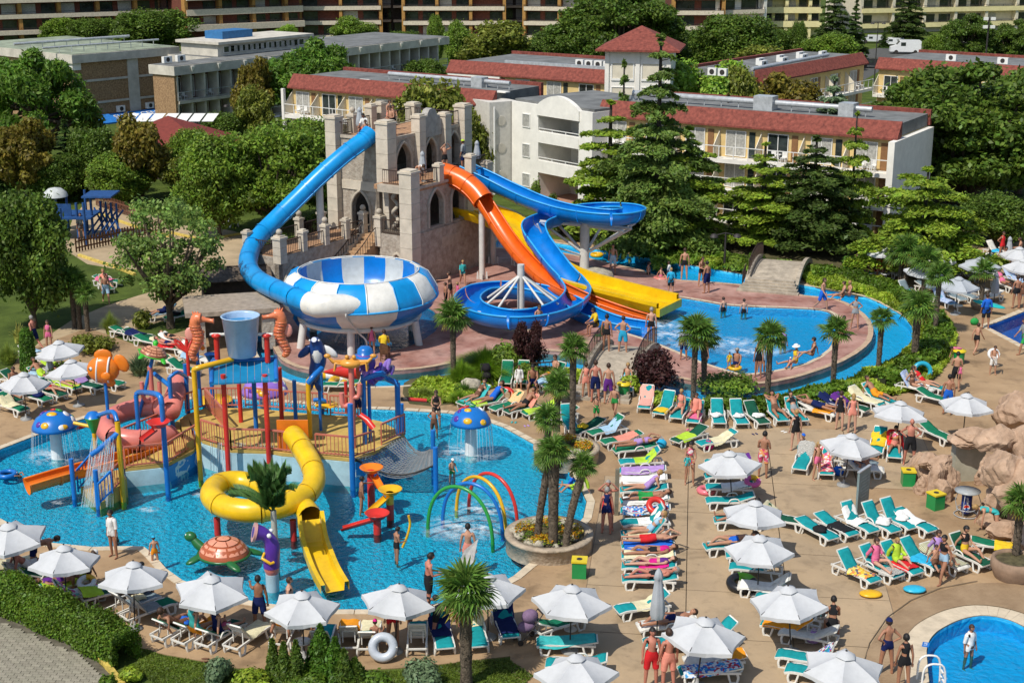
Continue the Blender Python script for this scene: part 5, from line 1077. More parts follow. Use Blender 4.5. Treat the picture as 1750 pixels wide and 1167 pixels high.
b2=[AT(988,498,86.3),AT(975,515,83.2),AT(935,527,81.),AT(885,531,80.2),AT(838,526,80.8),AT(806,514,82.4),AT(800,503,84.4),AT(822,494,86.4),AT(862,490,87.4),AT(905,493,87.4),AT(945,503,86.6),AT(980,520,85.3),AT(1010,536,84.),AT(1050,550,83.),AT(1090,562,82.4),AT(1106,567,82.1)]
for p in b2[11:]:p.z=max(.25,min(p.z,1.2))
bs=SP_(b1+b2,4)
zmin=99
for p in bs:zmin=min(zmin,p.z);p.z=min(p.z,zmin+.12)
sections(bsl,'trough_section',bs,.78,P_DBLUE,arc=(-1.06*PI,.06*PI),k=30,n=14,rim=P_LBLUE,rimr=.06)
p=G(997,458,.3);zt=AT(1000,372,95.5).z-.3
MB().cyl((p.x,95.6,-.5),(p.x,95.6,zt),.32,n=14).b('support_column',P_STEEL,bsl)
for dx,dy,zz in((-3.0,-.4,.1),(-2.2,1.2,.1),(3.0,-1.2,-.2),(3.4,.6,-.2),(1.6,2.2,-.2),(2.4,-2.,-.2)):
 q=Vec((p.x,95.6,0));MB().tube([q+Vec((0,0,zt-2.2)),q+Vec((dx,dy,zt+zz))],.1,6).b('brace',P_STEEL,bsl);MB().tube([q+Vec((0,0,zt-.25)),q+Vec((dx,dy,zt+zz))],.12,6).b('brace',P_STEEL,bsl)
MB().tube([Vec((p.x,95.6,1.4)),Vec((p.x-2.6,94.2,zt-1.2)),Vec((p.x-3.2,93.9,zt+.2))],.07,6).b('brace',P_STEEL,bsl)
MB().lathe([(1.9,-.1),(1.75,.35),(1.2,.55),(.01,.65)],(p.x,95.2,0),18,wob=lambda a:1+.12*sin(3*a)+.08*sin(5*a+1)).b('boulder_plinth',M_ROCK,bsl)
q=AT(890,520,83.8);zc=AT(890,452,83.8).z
MB().cyl((q.x,83.8,-.3),(q.x,83.8,zc),.21,n=12).b('support_column',P_STEEL,bsl)
for a in(-2.7,-2.2,-.9,-.3,.3,2.6):MB().tube([(q.x,83.8,zc-.6),(q.x+2.3*cos(a),83.8+1.9*sin(a),1.35)],.075,6).b('brace',P_STEEL,bsl);MB().tube([(q.x,83.8,.4),(q.x+2.8*cos(a),83.8+2.3*sin(a),1.0)],.08,6).b('brace',P_STEEL,bsl)
MB().lathe([(1.6,-.1),(1.5,.3),(.9,.5),(.01,.55)],(q.x-.2,83.6,0),16,wob=lambda a:1+.15*sin(3*a)).b('boulder_plinth',M_ROCK,bsl)
# ================================================================ BRIDGES AND RAILS OVER THE RIVER
M_BRIDGE=mat('bridge_concrete',(.40,.34,.26),rough=.9,var=.18,scale=2,bump=.3)
def bridge(label,a,b,w,rise,steps_end,rails=True,rad=1.):
 A_,B_=G(*a),G(*b);d=(B_-A_);L=d.length;u=d.normalized();v=Vec((-u.y,u.x,0));t=TH_('arched_bridge',label,'bridge',(0,0,0));R=MRot(math.atan2(u.y,u.x),3,'Z')
 def Q(x,y,z):return A_+u*x+v*y+Vec((0,0,z))
 mb=MB();n=12;prof=[(x:=L*i/n,rise*sin(PI*i/n)**.7)for i in range(n+1)]
 vs=[];fs=[]
 for i in range(n+1):
  f=i/n;z=rise*sin(PI*f)**.7+.06;under=max(-.2,(rise+.0)*(1-((f-.5)/.36)**2)*.8-.0)if abs(f-.5)<.36 else-.3
  vs+=[Q(L*f,-w/2,z),Q(L*f,w/2,z),Q(L*f,-w/2,min(z-.15,under)),Q(L*f,w/2,min(z-.15,under))]
 for i in range(n):
  a0=i*4;b0=a0+4;fs+=[(a0,b0,b0+1,a0+1),(a0+2,a0+3,b0+3,b0+2),(a0,a0+2,b0+2,b0),(a0+1,b0+1,b0+3,a0+3)]
 mb.add(vs,fs);mb.b('bridge_deck',M_BRIDGE,t)
 for s in(-1,1):
  mb=MB();P=[Q(L*i/n,s*(w/2+.12),rise*sin(PI*i/n)**.7+.2)for i in range(n+1)]
  for x,y in zip(P,P[1:]):mb.bar(x,y,.24,.34)
  mb.b('kerb_wall',M_BRIDGE,t)
  mb=MB();P=[p+Vec((0,0,1.0))for p in P[1:-1]];mb.tube(P,.035,5)
  for p in P:mb.bar(p-Vec((0,0,.95)),p,.035)
  for x,y in zip(P,P[1:]):
   for k in(.33,.66):q=x.lerp(y,k);mb.bar(q-Vec((0,0,.95)),q,.022)
  if rails or s>0:mb.b('bridge_railing',M_IRON,t)
 mb=MB()
 for k in range(5):mb.box(Q(L+.1+k*.36 if steps_end>0 else-.1-k*.36,0,.5-k*.11),(.5,w*(1+.08*k),.22),R=R)
 mb.b('step',M_BRIDGE,t);return t
bridge('arched concrete footbridge with curved iron rails where two men stand','1' and(1035,668),(1085,598),2.4,.85,-1)
bridge('stepped concrete footbridge under the cedars with rounded flanks',(1318,492),(1345,452),3.0,.8,-1,False)
def pool_rail(px0,px1,label,h=.9,m=None):
 t=TH_('pool_railing',label,'railing');iron(t,G(*px0),G(*px1),h,.22,m=m or M_FRAME);return t
pool_rail((880,650),(968,645),'thin metal fence panel behind the green loungers',m=M_IRON);pool_rail((1268,488),(1274,474),'short iron hand rail at the island edge of the stepped bridge',m=M_IRON)
def picket(p0,p1,label,m):
 A_,B_=G(*p0),G(*p1);L=(B_-A_).length;t=TH_('picket_fence',label,'fence');ang=math.atan2((B_-A_).y,(B_-A_).x)
 mb=MB()
 for z in(.35,.8):mb.bar(A_+Vec((0,0,z)),B_+Vec((0,0,z)),.05,.1)
 mb.b('fence_rail',m,t);me=MB().box((0,0,.55),(.11,.04,1.05)).mesh('picket',m);n=min(150,int(L/.26))
 for k in range(n):o=obj('picket',me,t);o.location=A_.lerp(B_,k/n)+Vec((0,0,uni(0,.03)));o.rotation_euler=(0,uni(-.03,.03),ang)
M_WOOD=mat('dark_stained_wood',(.11,.05,.022),rough=.85,var=.25,scale=5)
picket((131,432),(285,398),'brown picket fence along the near edge of the play sand',M_WOOD);picket((165,352),(245,378),'red brown picket fence on the far edge of the play sand',mat('red_brown_wood',(.15,.06,.035),var=.2));picket((78,302),(130,302),'dark picket fence at the back of the lawn',M_WOOD)
pg=TH_('playground_frame','blue climbing frame with a domed canopy and slanting bars beside the dark tree','playground');PB=mat('playground_blue',(.015,.07,.22),var=.15)
for k,(x,y)in enumerate([(108,420),(118,395),(135,410),(150,395),(148,420),(160,408)]):
 p=G(x,y);MB().cyl(p,p+Vec((0,0,3.2 if k>2 else 2.8)),.1,n=6).b('post',PB,pg)
p=G(128,405);MB().box(p+Vec((0,0,1.7)),(3.5,3.,.15)).b('platform',PB,pg);MB().box(p+Vec((-.8,-1,2.2)),(2.,.1,1.)).b('side_panel',PB,pg);MB().box(p+Vec((2.2,0,3.25)),(2.2,2.6,.12)).b('roof_frame',PB,pg)
q=G(100,395);MB().lathe([(.95,2.7),(.85,3.0),(.5,3.3),(.01,3.4)],q,14).b('dome_canopy',mat('canopy_grey',(.5,.52,.5)),pg);MB().cyl(q,q+Vec((0,0,3)),.08,n=6).b('dome_post',PB,pg)
for k in range(4):
 c=G(172+k*9,402+k*1.5);mb=MB();mb.bar(c+Vec((-.9,-1.,0)),c+Vec((.5,.6,2.0)),.1);mb.bar(c+Vec((.9,-1.,0)),c+Vec((-.5,.6,2.0)),.1);mb.bar(c+Vec((0,.6,0)),c+Vec((0,.6,2.5)),.14);mb.b('cross_bar',PB,pg)
 # ================================================================ LAMP POSTS, SIGN, BINS, ROCKS
def lamp(px_,py_,top,label):
 p=G(px_,py_);H=ZAT(p.x,p.y,top);t=TH_('street_lamp',label,'lamp post',p);MB().cyl((0,0,0),(0,0,H),.09,.06,n=8).b('lamp_pole',M_DARKM,t);MB().tube([(-.8,0,H-.2),(0,0,H),(.8,0,H-.2)],.04,5).b('lamp_arm',M_DARKM,t)
 for s in(-1,1):MB().lathe([(.3,0),(.22,.18),(.05,.25)],(s*.8,0,H-.3),10).b('lamp_head',M_DARKM,t)
lamp(1494,140,38,'tall twin headed street lamp beside the access road');lamp(401,225,178,'black twin lamp post by the balcony hotel');lamp(1238,455,398,'teal lamp post under the cedar by the river')
t=TH_('floodlight_mast','mast with four white floodlights in the dark trees','floodlight',G(1680,150));MB().cyl((0,0,0),(0,0,9.5),.12,n=6).b('mast',M_DARKM,t)
for dx in(-.5,.5):
 for z in(8.3,9.4):MB().box((dx,-.2,z),(.6,.3,.4)).b('flood_lamp',M_FRAME,t)
 # ================================================================ CHILDREN'S WATER PLAY STRUCTURE
Q_RED=PL_('toy_red',(.60,.035,.025));Q_BLUE=PL_('toy_blue',(.012,.16,.52));Q_YEL=PL_('toy_yellow',(.75,.42,.015));Q_TUBE=PL_('toy_tube_yellow',(.78,.50,.012));Q_PINK=PL_('toy_coral',(.66,.20,.16));Q_ORG=PL_('toy_orange',(.78,.20,.015));Q_GRN=PL_('toy_green',(.03,.30,.05));Q_LGRN=PL_('toy_bright_green',(.05,.45,.03));Q_PURP=PL_('toy_purple',(.10,.035,.32));Q_LILAC=PL_('toy_lilac',(.30,.16,.58));Q_WHITE=PL_('toy_white',(.76,.76,.74));Q_SHELL=PL_('shell_peach',(.70,.33,.19));Q_SHELL2=PL_('shell_salmon',(.72,.30,.19));Q_DGRN=PL_('toy_dark_green',(.02,.13,.035));Q_NAVY=PL_('toy_navy',(.012,.06,.24));Q_RAIL=PL_('rail_salmon',(.55,.16,.10));Q_BUCKET=PL_('bucket_pale_blue',(.36,.50,.66));Q_ROOF=PL_('roof_teal_blue',(.012,.20,.40));Q_BROWNL=PL_('shell_line',(.28,.10,.05))
M_FLOOR=mat('play_floor_ochre',(.52,.35,.09),rough=.8,var=.12,scale=2);M_PODIUM=mat('podium_pale_blue',(.42,.60,.66),rough=.6,var=.12,scale=1.2);M_MURAL=None
def mural():
 m=bpy.data.materials.new('podium_mural');m.use_nodes=True;t=m.node_tree;L=t.links;p=t.nodes['Principled BSDF'];tc=nd(t,'ShaderNodeTexCoord');v=nd(t,'ShaderNodeTexVoronoi',Scale=1.5);n=nd(t,'ShaderNodeTexNoise',Scale=1.6)
 L.new(tc.outputs['Object'],v.inputs[0]);L.new(tc.outputs['Object'],n.inputs[0]);r=nd(t,'ShaderNodeValToRGB');r.color_ramp.interpolation='CONSTANT'
 e=r.color_ramp.elements;e[0].position=0;e[0].color=(.03,.25,.60,1);e[1].position=.5;e[1].color=(.62,.72,.76,1);a=e.new(.58);a.color=(.05,.34,.66,1)
 L.new(n.outputs['Fac'],r.inputs[0]);L.new(r.outputs[0],p.inputs['Base Color']);return m
M_MURAL=mural()
ps=TH_('water_play_structure','multi level water play structure of ochre decks, coral railings and bright pipes','play structure')
ZP=1.15
def deck(name,pts,z,zlow=None,side=None):
 q=[G(a,b,z)for a,b in pts];mb=MB();mb.prism(q,zlow if zlow is not None else z-.14,z,sidemi=1 if side else 0,bottom=True);return mb.b(name,[M_FLOOR,side or M_FLOOR],ps)
MAIN=[(345,752),(395,768),(462,770),(482,774),(543,778),(606,784),(640,772),(692,742),(652,720),(612,712),(520,706),(430,697),(352,697),(318,708)]
deck('main_deck',MAIN,ZP);
def wall(name,pts,z1,m,z0=-.5,th=.1):
 P=[G(a,b,z1)for a,b in pts]
 for A_,B_ in zip(P,P[1:]):
  d=(B_-A_).normalized();n=Vec((d.y,-d.x,0));mb=MB();mb.box((A_+B_)/2-Vec((0,0,(z1-z0)/2+.15)),((B_-A_).length,th,z1-z0-.02),R=MRot(math.atan2(d.y,d.x),3,'Z'));mb.b(name,m,ps)
wall('podium_wall',MAIN[:1]+MAIN[1:2],ZP,M_PODIUM);wall('podium_wall',MAIN[1:6],ZP,M_PODIUM);wall('podium_wall',[MAIN[5],MAIN[6],MAIN[7],MAIN[8]],ZP,M_MURAL);wall('podium_wall',[MAIN[13],MAIN[0]],ZP,M_MURAL)
LOW=[(214,800),(286,792),(330,770),(345,752),(318,708),(270,742),(215,768)]
deck('lower_deck',LOW,.75);wall('podium_wall',[(214,800),(286,792)],.75,M_PODIUM);wall('podium_wall',[(286,792),(345,756)],.75,M_MURAL)
a0,a1=G(138,838),G(172,866);b0,b1=G(205,806,.6),G(216,822,.6)
stp=None
for k in range(4):
 f=k/4;g=(k+1)/4+.02;P=[a0.lerp(b0,f),a1.lerp(b1,f),a1.lerp(b1,g),a0.lerp(b0,g)];mb=MB();mb.prism([(p.x,p.y)for p in P],-.45,.02+.17*(k+1));mb.b('step',M_FLOOR,ps)
for k in range(3):
 P=[G(286+k*16,790-k*9,.75),G(300+k*16,783-k*9,.75),G(290+k*16,742-k*9,.75),G(276+k*16,748-k*9,.75)];mb=MB();mb.prism([(p.x,p.y)for p in P],.7,.75+.13*(k+1));mb.b('step',M_FLOOR,ps)
def post(px_,py_,top,m,r=.1,base=0.,nm='post',low=-.45):
 p=G(px_,py_,base);z=ZAT(p.x,p.y,top);MB().cyl((p.x,p.y,base+low),(p.x,p.y,z),r*.85,n=10).b(nm,m,ps);return Vec((p.x,p.y,z))
def pipe(pts,m,r=.09,nm='pipe'):return MB().tube(SP_(pts,3)if len(pts)>2 else pts,r,8).b(nm,m,ps)
def prail(pts,z,h=.95,m=Q_RAIL,bars=M_IRON):
 P=[G(a,b,z if not isinstance(z,(list,tuple))else z[i])for i,(a,b)in enumerate(pts)]
 for A_,B_ in zip(P,P[1:]):
  mb=MB();up=Vec((0,0,h));lo=Vec((0,0,.12));mb.bar(A_+up,B_+up,.075);mb.bar(A_+lo,B_+lo,.055);mb.bar(A_,A_+up,.06);mb.bar(B_,B_+up,.06)
  n=max(2,int((B_-A_).length/.17))
  for k in range(1,n):q=A_.lerp(B_,k/n);mb.bar(q+lo,q+up,.03)
  mb.b('deck_railing',m,ps)
prail([(345,752),(395,768)],ZP);prail([(395,768),(462,770)],ZP);prail([(462,770),(498,774)],ZP);prail([(540,777),(605,783)],ZP);prail([(605,783),(640,772)],ZP);prail([(652,760),(692,742)],ZP);prail([(318,706),(352,696),(410,696)],ZP);prail([(420,695),(480,700)],ZP);prail([(486,701),(560,706)],ZP);prail([(565,709),(612,711)],ZP);prail([(352,697),(385,735)],ZP)
prail([(214,800),(286,792)],.75);prail([(287,792),(343,756)],.75);prail([(213,766),(270,742)],.75)
prail([(134,840),(158,812)],[.1,.55],.95,Q_BLUE);prail([(170,864),(192,842)],[.1,.5],.95,Q_BLUE);prail([(160,812),(213,767)],[.55,.75])
prail([(194,840),(212,820)],[.5,.7])
post(127,848,784,Q_BLUE,.12);post(168,864,803,Q_BLUE,.12)
y1=post(167,812,727,Q_YEL,.11);y2=post(211,852,720,Q_YEL,.13);pipe([y2,y2+Vec((-.3,.5,.25)),y1+Vec((.2,0,.45))],Q_BLUE,.1);pipe([y2+Vec((0,0,-.5)),y2+Vec((-.6,-.2,-1.0)),y2+Vec((-1.1,-.3,-1.35))],Q_BLUE,.12,'spray_bar')
MB().lathe([(.05,-.8),(.34,0),(.36,.05),(.3,0),(.02,-.6)],y1+Vec((0,0,.35)),14).b('funnel',Q_GRN,ps);MB().lathe([(.36,.05),(.2,.25),(.01,.3)],y1+Vec((0,0,.35)),14).b('funnel_cap',Q_BLUE,ps)
pipe([y1+Vec((-.1,0,-.05)),y1+Vec((-.9,.2,.05))],Q_YEL,.08,'water_nozzle')
b1_=post(241,788,675,Q_BLUE,.12);b2_=post(287,838,690,Q_BLUE,.13);pipe([b1_,b1_+Vec((.25,-.2,.2)),b2_+Vec((-.2,.3,.3)),b2_],Q_BLUE,.12)
b3_=post(298,768,645,Q_BLUE,.12);b4_=post(324,740,622,Q_BLUE,.12);pipe([b3_,b3_+Vec((.3,.3,.15)),b4_+Vec((0,0,-.6))],Q_BLUE,.09)
pipe([b3_+Vec((0,0,-.4)),b3_+Vec((-.9,.9,-.1))],Q_BLUE,.1,'arm_pipe')
y3=post(343,815,632,Q_YEL,.13);pipe([y3,y3+Vec((.3,0,.12)),y3+Vec((1.5,.9,.2))],Q_YEL,.12)
b5_=post(366,725,610,Q_BLUE,.12);MB().lathe([(.1,-.35),(.32,.1),(.34,.12),(.2,0)],b5_+Vec((.1,-.2,.1)),12).b('spray_horn',Q_NAVY,ps)
rp=[post(389,776,640,Q_RED,.13,ZP,low=-1.6),post(459,772,640,Q_RED,.13,ZP,low=-1.6),post(412,721,628,Q_RED,.12,ZP),post(482,723,628,Q_RED,.12,ZP)]
post(438,735,650,Q_BLUE,.12,ZP);post(506,728,650,Q_BLUE,.11,ZP)
y4=post(532,790,655,Q_YEL,.13);pipe([y4,y4+Vec((.25,.1,.3)),y4+Vec((.55,.6,.5))],Q_BLUE,.13);b6=post(552,745,638,Q_BLUE,.12);c=b6+Vec((.2,-.1,.1));MB().tube([c,c+Vec((1.1,-.25,.1)),c+Vec((1.6,-.35,.15))],[.06,.34,.38],14).b('spray_cone',Q_RED,ps)
c=AT(558,690,b6.y);pipe([b6+Vec((-.35,0,-1.3)),b6+Vec((0,-.1,-1.25)),c+Vec((0,0,.1))],Q_BLUE,.1,'gooseneck');MB().lathe([(.55,0),(.5,.05),(.01,.1)],c-Vec((0,0,.05)),16).b('spray_plate',Q_YEL,ps)
b7=post(603,832,690,Q_BLUE,.14);b8=post(624,758,640,Q_BLUE,.13,ZP,low=-1.2);b9=post(682,785,655,Q_BLUE,.15);pipe([b8+Vec((0,0,-.2)),b8+Vec((.8,0,.05)),b9+Vec((-.5,0,.25)),b9],Q_BLUE,.13);post(687,740,690,Q_BLUE,.13);b10=post(745,835,764,Q_BLUE,.13);b11=post(741,812,735,Q_BLUE,.12);post(592,690,652,Q_RED,.1,ZP)
q=AT(685,682,b9.y);pipe([q,q+Vec((.35,0,0))],M_DARKM,.1,'water_cannon');pipe([q+Vec((.3,0,0)),q+Vec((1.15,0,-.06))],Q_RED,.09,'cannon_barrel')
q=AT(613,706,b7.y+.7);MB().tube([q,q+Vec((.35,-.25,-.15)),q+Vec((.65,-.5,-.45))],.16,10,arc=(-PI,0),up=(0,0,1)).b('tipping_chute',Q_RED,ps)
def gable():
 f0,f1,r0,r1=[p.copy()for p in rp];z=(f0.z+f1.z)/2;ze=z-.2;zr=ze+.42
 dx=(f1-f0);dx.z=0;dx=dx.normalized();ctr=(f0+f1+r0+r1)/4;n=Vec((-dx.y,dx.x,0));hw=1.35;D=1.75;ctr=(f0+f1)/2+Vec((-dx.y,dx.x,0))*(D-.4)
 def Q(x,y,zz):return Vec((ctr.x,ctr.y,0))+dx*x+n*y+Vec((0,0,zz))
 for s in(-1,1):
  for k in range(9):
   x0=-hw+k*hw*2/9;x1=x0+hw*2/9-.015
   mb=MB();v=[Q(x0,s*D,ze),Q(x1,s*D,ze),Q(x1,0,zr),Q(x0,0,zr)];lo=[p-Vec((0,0,.07))for p in v];mb.add(v+lo,[(0,1,2,3),(7,6,5,4),(0,4,5,1),(1,5,6,2),(3,2,6,7),(0,3,7,4)]if s<0 else[(3,2,1,0),(4,5,6,7),(1,5,4,0),(2,6,5,1),(7,6,2,3),(4,7,3,0)]);mb.b('roof_panel',Q_ROOF,ps)
 for x in(-hw,hw):
  mb=MB();mb.tube([Q(x,-D,ze),Q(x,0,zr),Q(x,D,ze)],.1,6);mb.b('roof_edge_pipe',Q_BLUE,ps)
 MB().add([Q(hw-.05,-D,ze),Q(hw-.05,D,ze),Q(hw-.05,0,zr-.05)],[(0,1,2)]).b('gable_end',Q_NAVY,ps)
 mb=MB();mb.tube([Q(-hw,0,zr),Q(hw,0,zr)],.1,6);mb.b('ridge_pipe',Q_BLUE,ps)
 return Q,zr,hw
GQ,GZ,GH=gable()
bk=TH_('tipping_bucket','huge pale blue tipping bucket over the blue play roof','bucket',GQ(-.05,-.1,GZ+.25));
MB().lathe([(.02,.0),(.56,0),(.6,.03),(.80,1.75),(.85,1.78),(.80,1.80),(.74,1.72),(.56,.2)],n=30).b('bucket_shell',Q_BUCKET,bk);MB().lathe([(.73,1.5),(.01,1.5)],n=20).b('bucket_water',PL_('bucket_inside',(.012,.22,.48)),bk)
MB().cyl((-1.35,0,.95),(1.35,0,.95),.07,n=8).b('axle',P_STEEL,bk)
for s in(-1,1):
 MB().cyl((s*1.08,0,-.3),(s*1.08,0,.9),.12,n=10).b('bucket_post',Q_RED,bk);MB().lathe([(.2,.85),(.22,.95),(.1,1.)],(s*1.08,0,0),10).b('post_cap',Q_RED,bk)
Q_SEA=PL_('toy_orange_coral',(.70,.20,.085))
def seahorse(off,flip,label):
 t=TH_('seahorse_fountain',label,'sculpture',GQ(off,0,GZ+.15));t.scale=(flip*1.1,1.1,1.12)
 P=[Vector(v)for v in[(.0,0,.05),(-.12,0,.02),(-.2,0,.2),(-.1,0,.42),(.05,0,.7),(.08,0,.98),(.0,0,1.22),(-.02,0,1.45),(.06,0,1.62),(.22,0,1.62)]];sp=SP_(P,4)
 rr=[.085+.125*sin(min(1,i/(len(sp)-1)*1.25)*PI*.62)*(1+.16*(i%2))for i in range(len(sp))];mb=MB();mb.tube(sp,rr,12);mb.b('body',Q_SEA,t)
 for i in range(6,len(sp)-10,2):p=sp[i];MB().ball(p,(rr[i]*1.22,rr[i]*1.22,.06),10).b('belly_ring',Q_SEA if i%4 else PL_('toy_coral_dark',(.52,.11,.05)),t)
 MB().tube([(.15,0,1.62),(.42,0,1.56),(.66,0,1.52),(.72,0,1.52)],[.15,.09,.08,.11],10).b('snout',Q_SEA,t)
 mb=MB()
 for a in(.0,.12,.24):mb.tube([(-.02+a*.5,0,1.7+.0),(-.1+a*.9,0,1.9)],[.07,.02],6)
 mb.b('crest',Q_SEA,t);MB().ball((-.25,0,1.0),(.2,.07,.27),10).b('fin',PL_('toy_pale_coral',(.72,.30,.24)),t)
 for s in(-1,1):MB().ball((.16,s*.13,1.68),.045,6).b('eye',M_DARKM,t)
 return t
seahorse(-1.95,1,'coral seahorse fountain with a pale fin, facing the pale blue bucket from the starfish side');seahorse(1.65,-1,'coral orange seahorse fountain on the orca side of the bucket, spraying into it')
pk=TH_('pink_spiral_slide','pink enclosed spiral tube that ends in an open orange trough','water slide')
pc=G(240,778);r=1.25
pts=[pc+Vec((r*1.15*cos(a),r*1.15*sin(a),2.0-.16*(a-.2)))for a in np.linspace(.2,6.1,22)]
hp=[G(312,722,0)+Vec((0,0,2.2))]+pts
sections(pk,'tube_section',hp,.46,Q_PINK,k=6,n=14,flange=.035)
op=[pts[-1],AT(256,764,pts[-1].y-.9),AT(225,775,59.6),AT(180,788,58.5),AT(130,802,57.7),AT(90,813,57.1),AT(47,826,56.5)]
for p in op[1:]:p.z=max(.05,min(p.z,1.1))
ops2=SP_(op,4);sections(pk,'trough_section',ops2,.44,Q_ORG,arc=(-1.05*PI,.05*PI),k=5,n=10,rimr=.045)
for k in(3,9,15):p=pts[k];MB().cyl((p.x,p.y,-.4),(p.x,p.y,p.z-.4),.11,n=8).b('support_post',Q_BLUE,pk)
yk=TH_('yellow_spiral_slide','yellow spiral tube slide that leaves an orange panel and drops into an open chute','water slide')
yp=[AT(501,744,59.2),AT(508,752,58.6),AT(520,772,57.5),AT(533,797,56.2),AT(537,822,55.0),AT(522,845,53.9),AT(484,864,52.8),AT(433,873,52.3),AT(385,866,52.7),AT(362,848,53.8),AT(372,829,55.2),AT(405,823,55.8),AT(446,832,55.4),AT(490,850,54.4),AT(518,867,53.4),AT(531,884,52.4)]
zm_=9
for p in yp:p.z=max(.55,min(p.z,zm_));zm_=p.z
yps=SP_(yp,4);sections(yk,'tube_section',yps,.46,Q_TUBE,k=9,n=16,flange=.04)
ch=[yp[-1]+Vec((0,0,.02)),AT(536,900,51.7),AT(545,930,50.5),AT(557,968,49.3),AT(573,1010,48.1)]
for i,p in enumerate(ch[1:]):p.z=[.42,.28,.16,.1][i]
cs=SP_(ch,4)
def chute():
 for a,b in((0,8),(8,16)):
  seg=cs[a:b+1];vs=[];fs=[];prof=[(-.52,.0),(-.52,.34),(-.36,.34),(-.33,.02),(.33,.02),(.36,.34),(.52,.34),(.52,0)]
  for i,p in enumerate(seg):
   t=(seg[min(i+1,len(seg)-1)]-seg[max(i-1,0)]);t.z=0;t.normalize();s=Vec((t.y,-t.x,0))
   for o,z in prof:vs.append(p+s*o+Vec((0,0,z-.12)))
  k=len(prof)
  for i in range(len(seg)-1):
   for j in range(k-1):fs.append((i*k+j,i*k+j+1,(i+1)*k+j+1,(i+1)*k+j))
  MB().add(vs,fs).b('open_chute',Q_TUBE,yk)
chute()
p=AT(500,746,59.35);MB().box(p+Vec((0,.1,.05)),(1.35,.1,1.35)).b('entry_panel',Q_ORG,yk)
for a,b,zt in((372,908,.6),(502,918,.75)):p=G(a,b);MB().cyl((p.x,p.y,-.45),(p.x,p.y,zt),.13,n=10).b('support_post',Q_RED,yk)
net=TH_('rope_net','grey climbing net sagging from the play deck to two blue posts','net');nl=[G(628,748,ZP),G(690,742,ZP)];A_,B_=G(606,784,ZP),G(690,745,ZP);C_,D_=G(745,835,0)+Vec((0,0,1.1)),G(741,812,0)+Vec((0,0,1.3));mb=MB()
def netp(u,v):
 p=A_.lerp(B_,u).lerp(C_.lerp(D_,u),v);p.z-=sin(v*PI)*.75*(1-.4*u);return p
for i in range(19):mb.tube([netp(i/18,v/10)for v in range(11)],.018,3,caps=False)
for i in range(26):mb.tube([netp(u/6,i/25)for u in range(7)],.018,3,caps=False)
for i in range(-14,19):
 q=[netp(min(1,max(0,i/18+v*.07)),v/10)for v in range(11)];mb.tube(q,.014,3,caps=False)
mb.b('rope_mesh',mat('net_rope',(.22,.24,.25),var=.1),net)
for P_,Q_ in((A_,C_),(B_,D_),(C_,D_)):MB().tube([P_.lerp(Q_,k/8)-Vec((0,0,sin(k/8*PI)*(.6 if P_ is not C_ else.1)))for k in range(9)],.04,5).b('edge_rope',M_DARKM,net)
def on_pole(name,label,px_,py_,Y,m=Q_BLUE,zb=0.,r=.08):
 p=AT(px_,py_,Y);t=TH_(name,label,'sculpture',p);MB().cyl((0,0,zb-p.z),(0,0,.1),r,n=8).b('pole',m,t);return t,p
t,p=on_pole('orange_fish_fountain','orange fish sculpture with white stripes on a blue pole by the sunshades',180,652,61.5)
MB().ball((-.05,0,.55),(.72,.34,.62),18).b('body',Q_ORG,t)
for x,s in((-.28,.93),(.22,.95)):MB().tube([(x+.06*sin(a),.345*s*cos(a)*(1 if abs(x)<.25 else.95),.55+.6*s*sin(a))for a in np.linspace(0,2*PI,21)[:-1]],.045,6,closed=True).b('white_stripe',Q_WHITE,t)
MB().ball((.78,0,.85),(.30,.07,.44),10,R=MRot(-.5,3,'Y')).b('tail_fin',Q_ORG,t);MB().ball((.0,0,1.2),(.42,.06,.3),10).b('dorsal_fin',Q_ORG,t);MB().ball((.15,-.36,.35),(.24,.06,.2),8).b('side_fin',Q_ORG,t);MB().ball((.2,0,-.05),(.26,.06,.2),8).b('belly_fin',Q_ORG,t)
for s in(-1,1):MB().ball((-.52,s*.22,.66),.09,8).b('eye',Q_WHITE,t);MB().ball((-.58,s*.26,.66),.05,6).b('pupil',M_DARKM,t)
MB().tube([(-.72,-.18,.36),(-.78,0,.33),(-.72,.18,.36)],.03,5).b('mouth',Q_BROWNL,t)
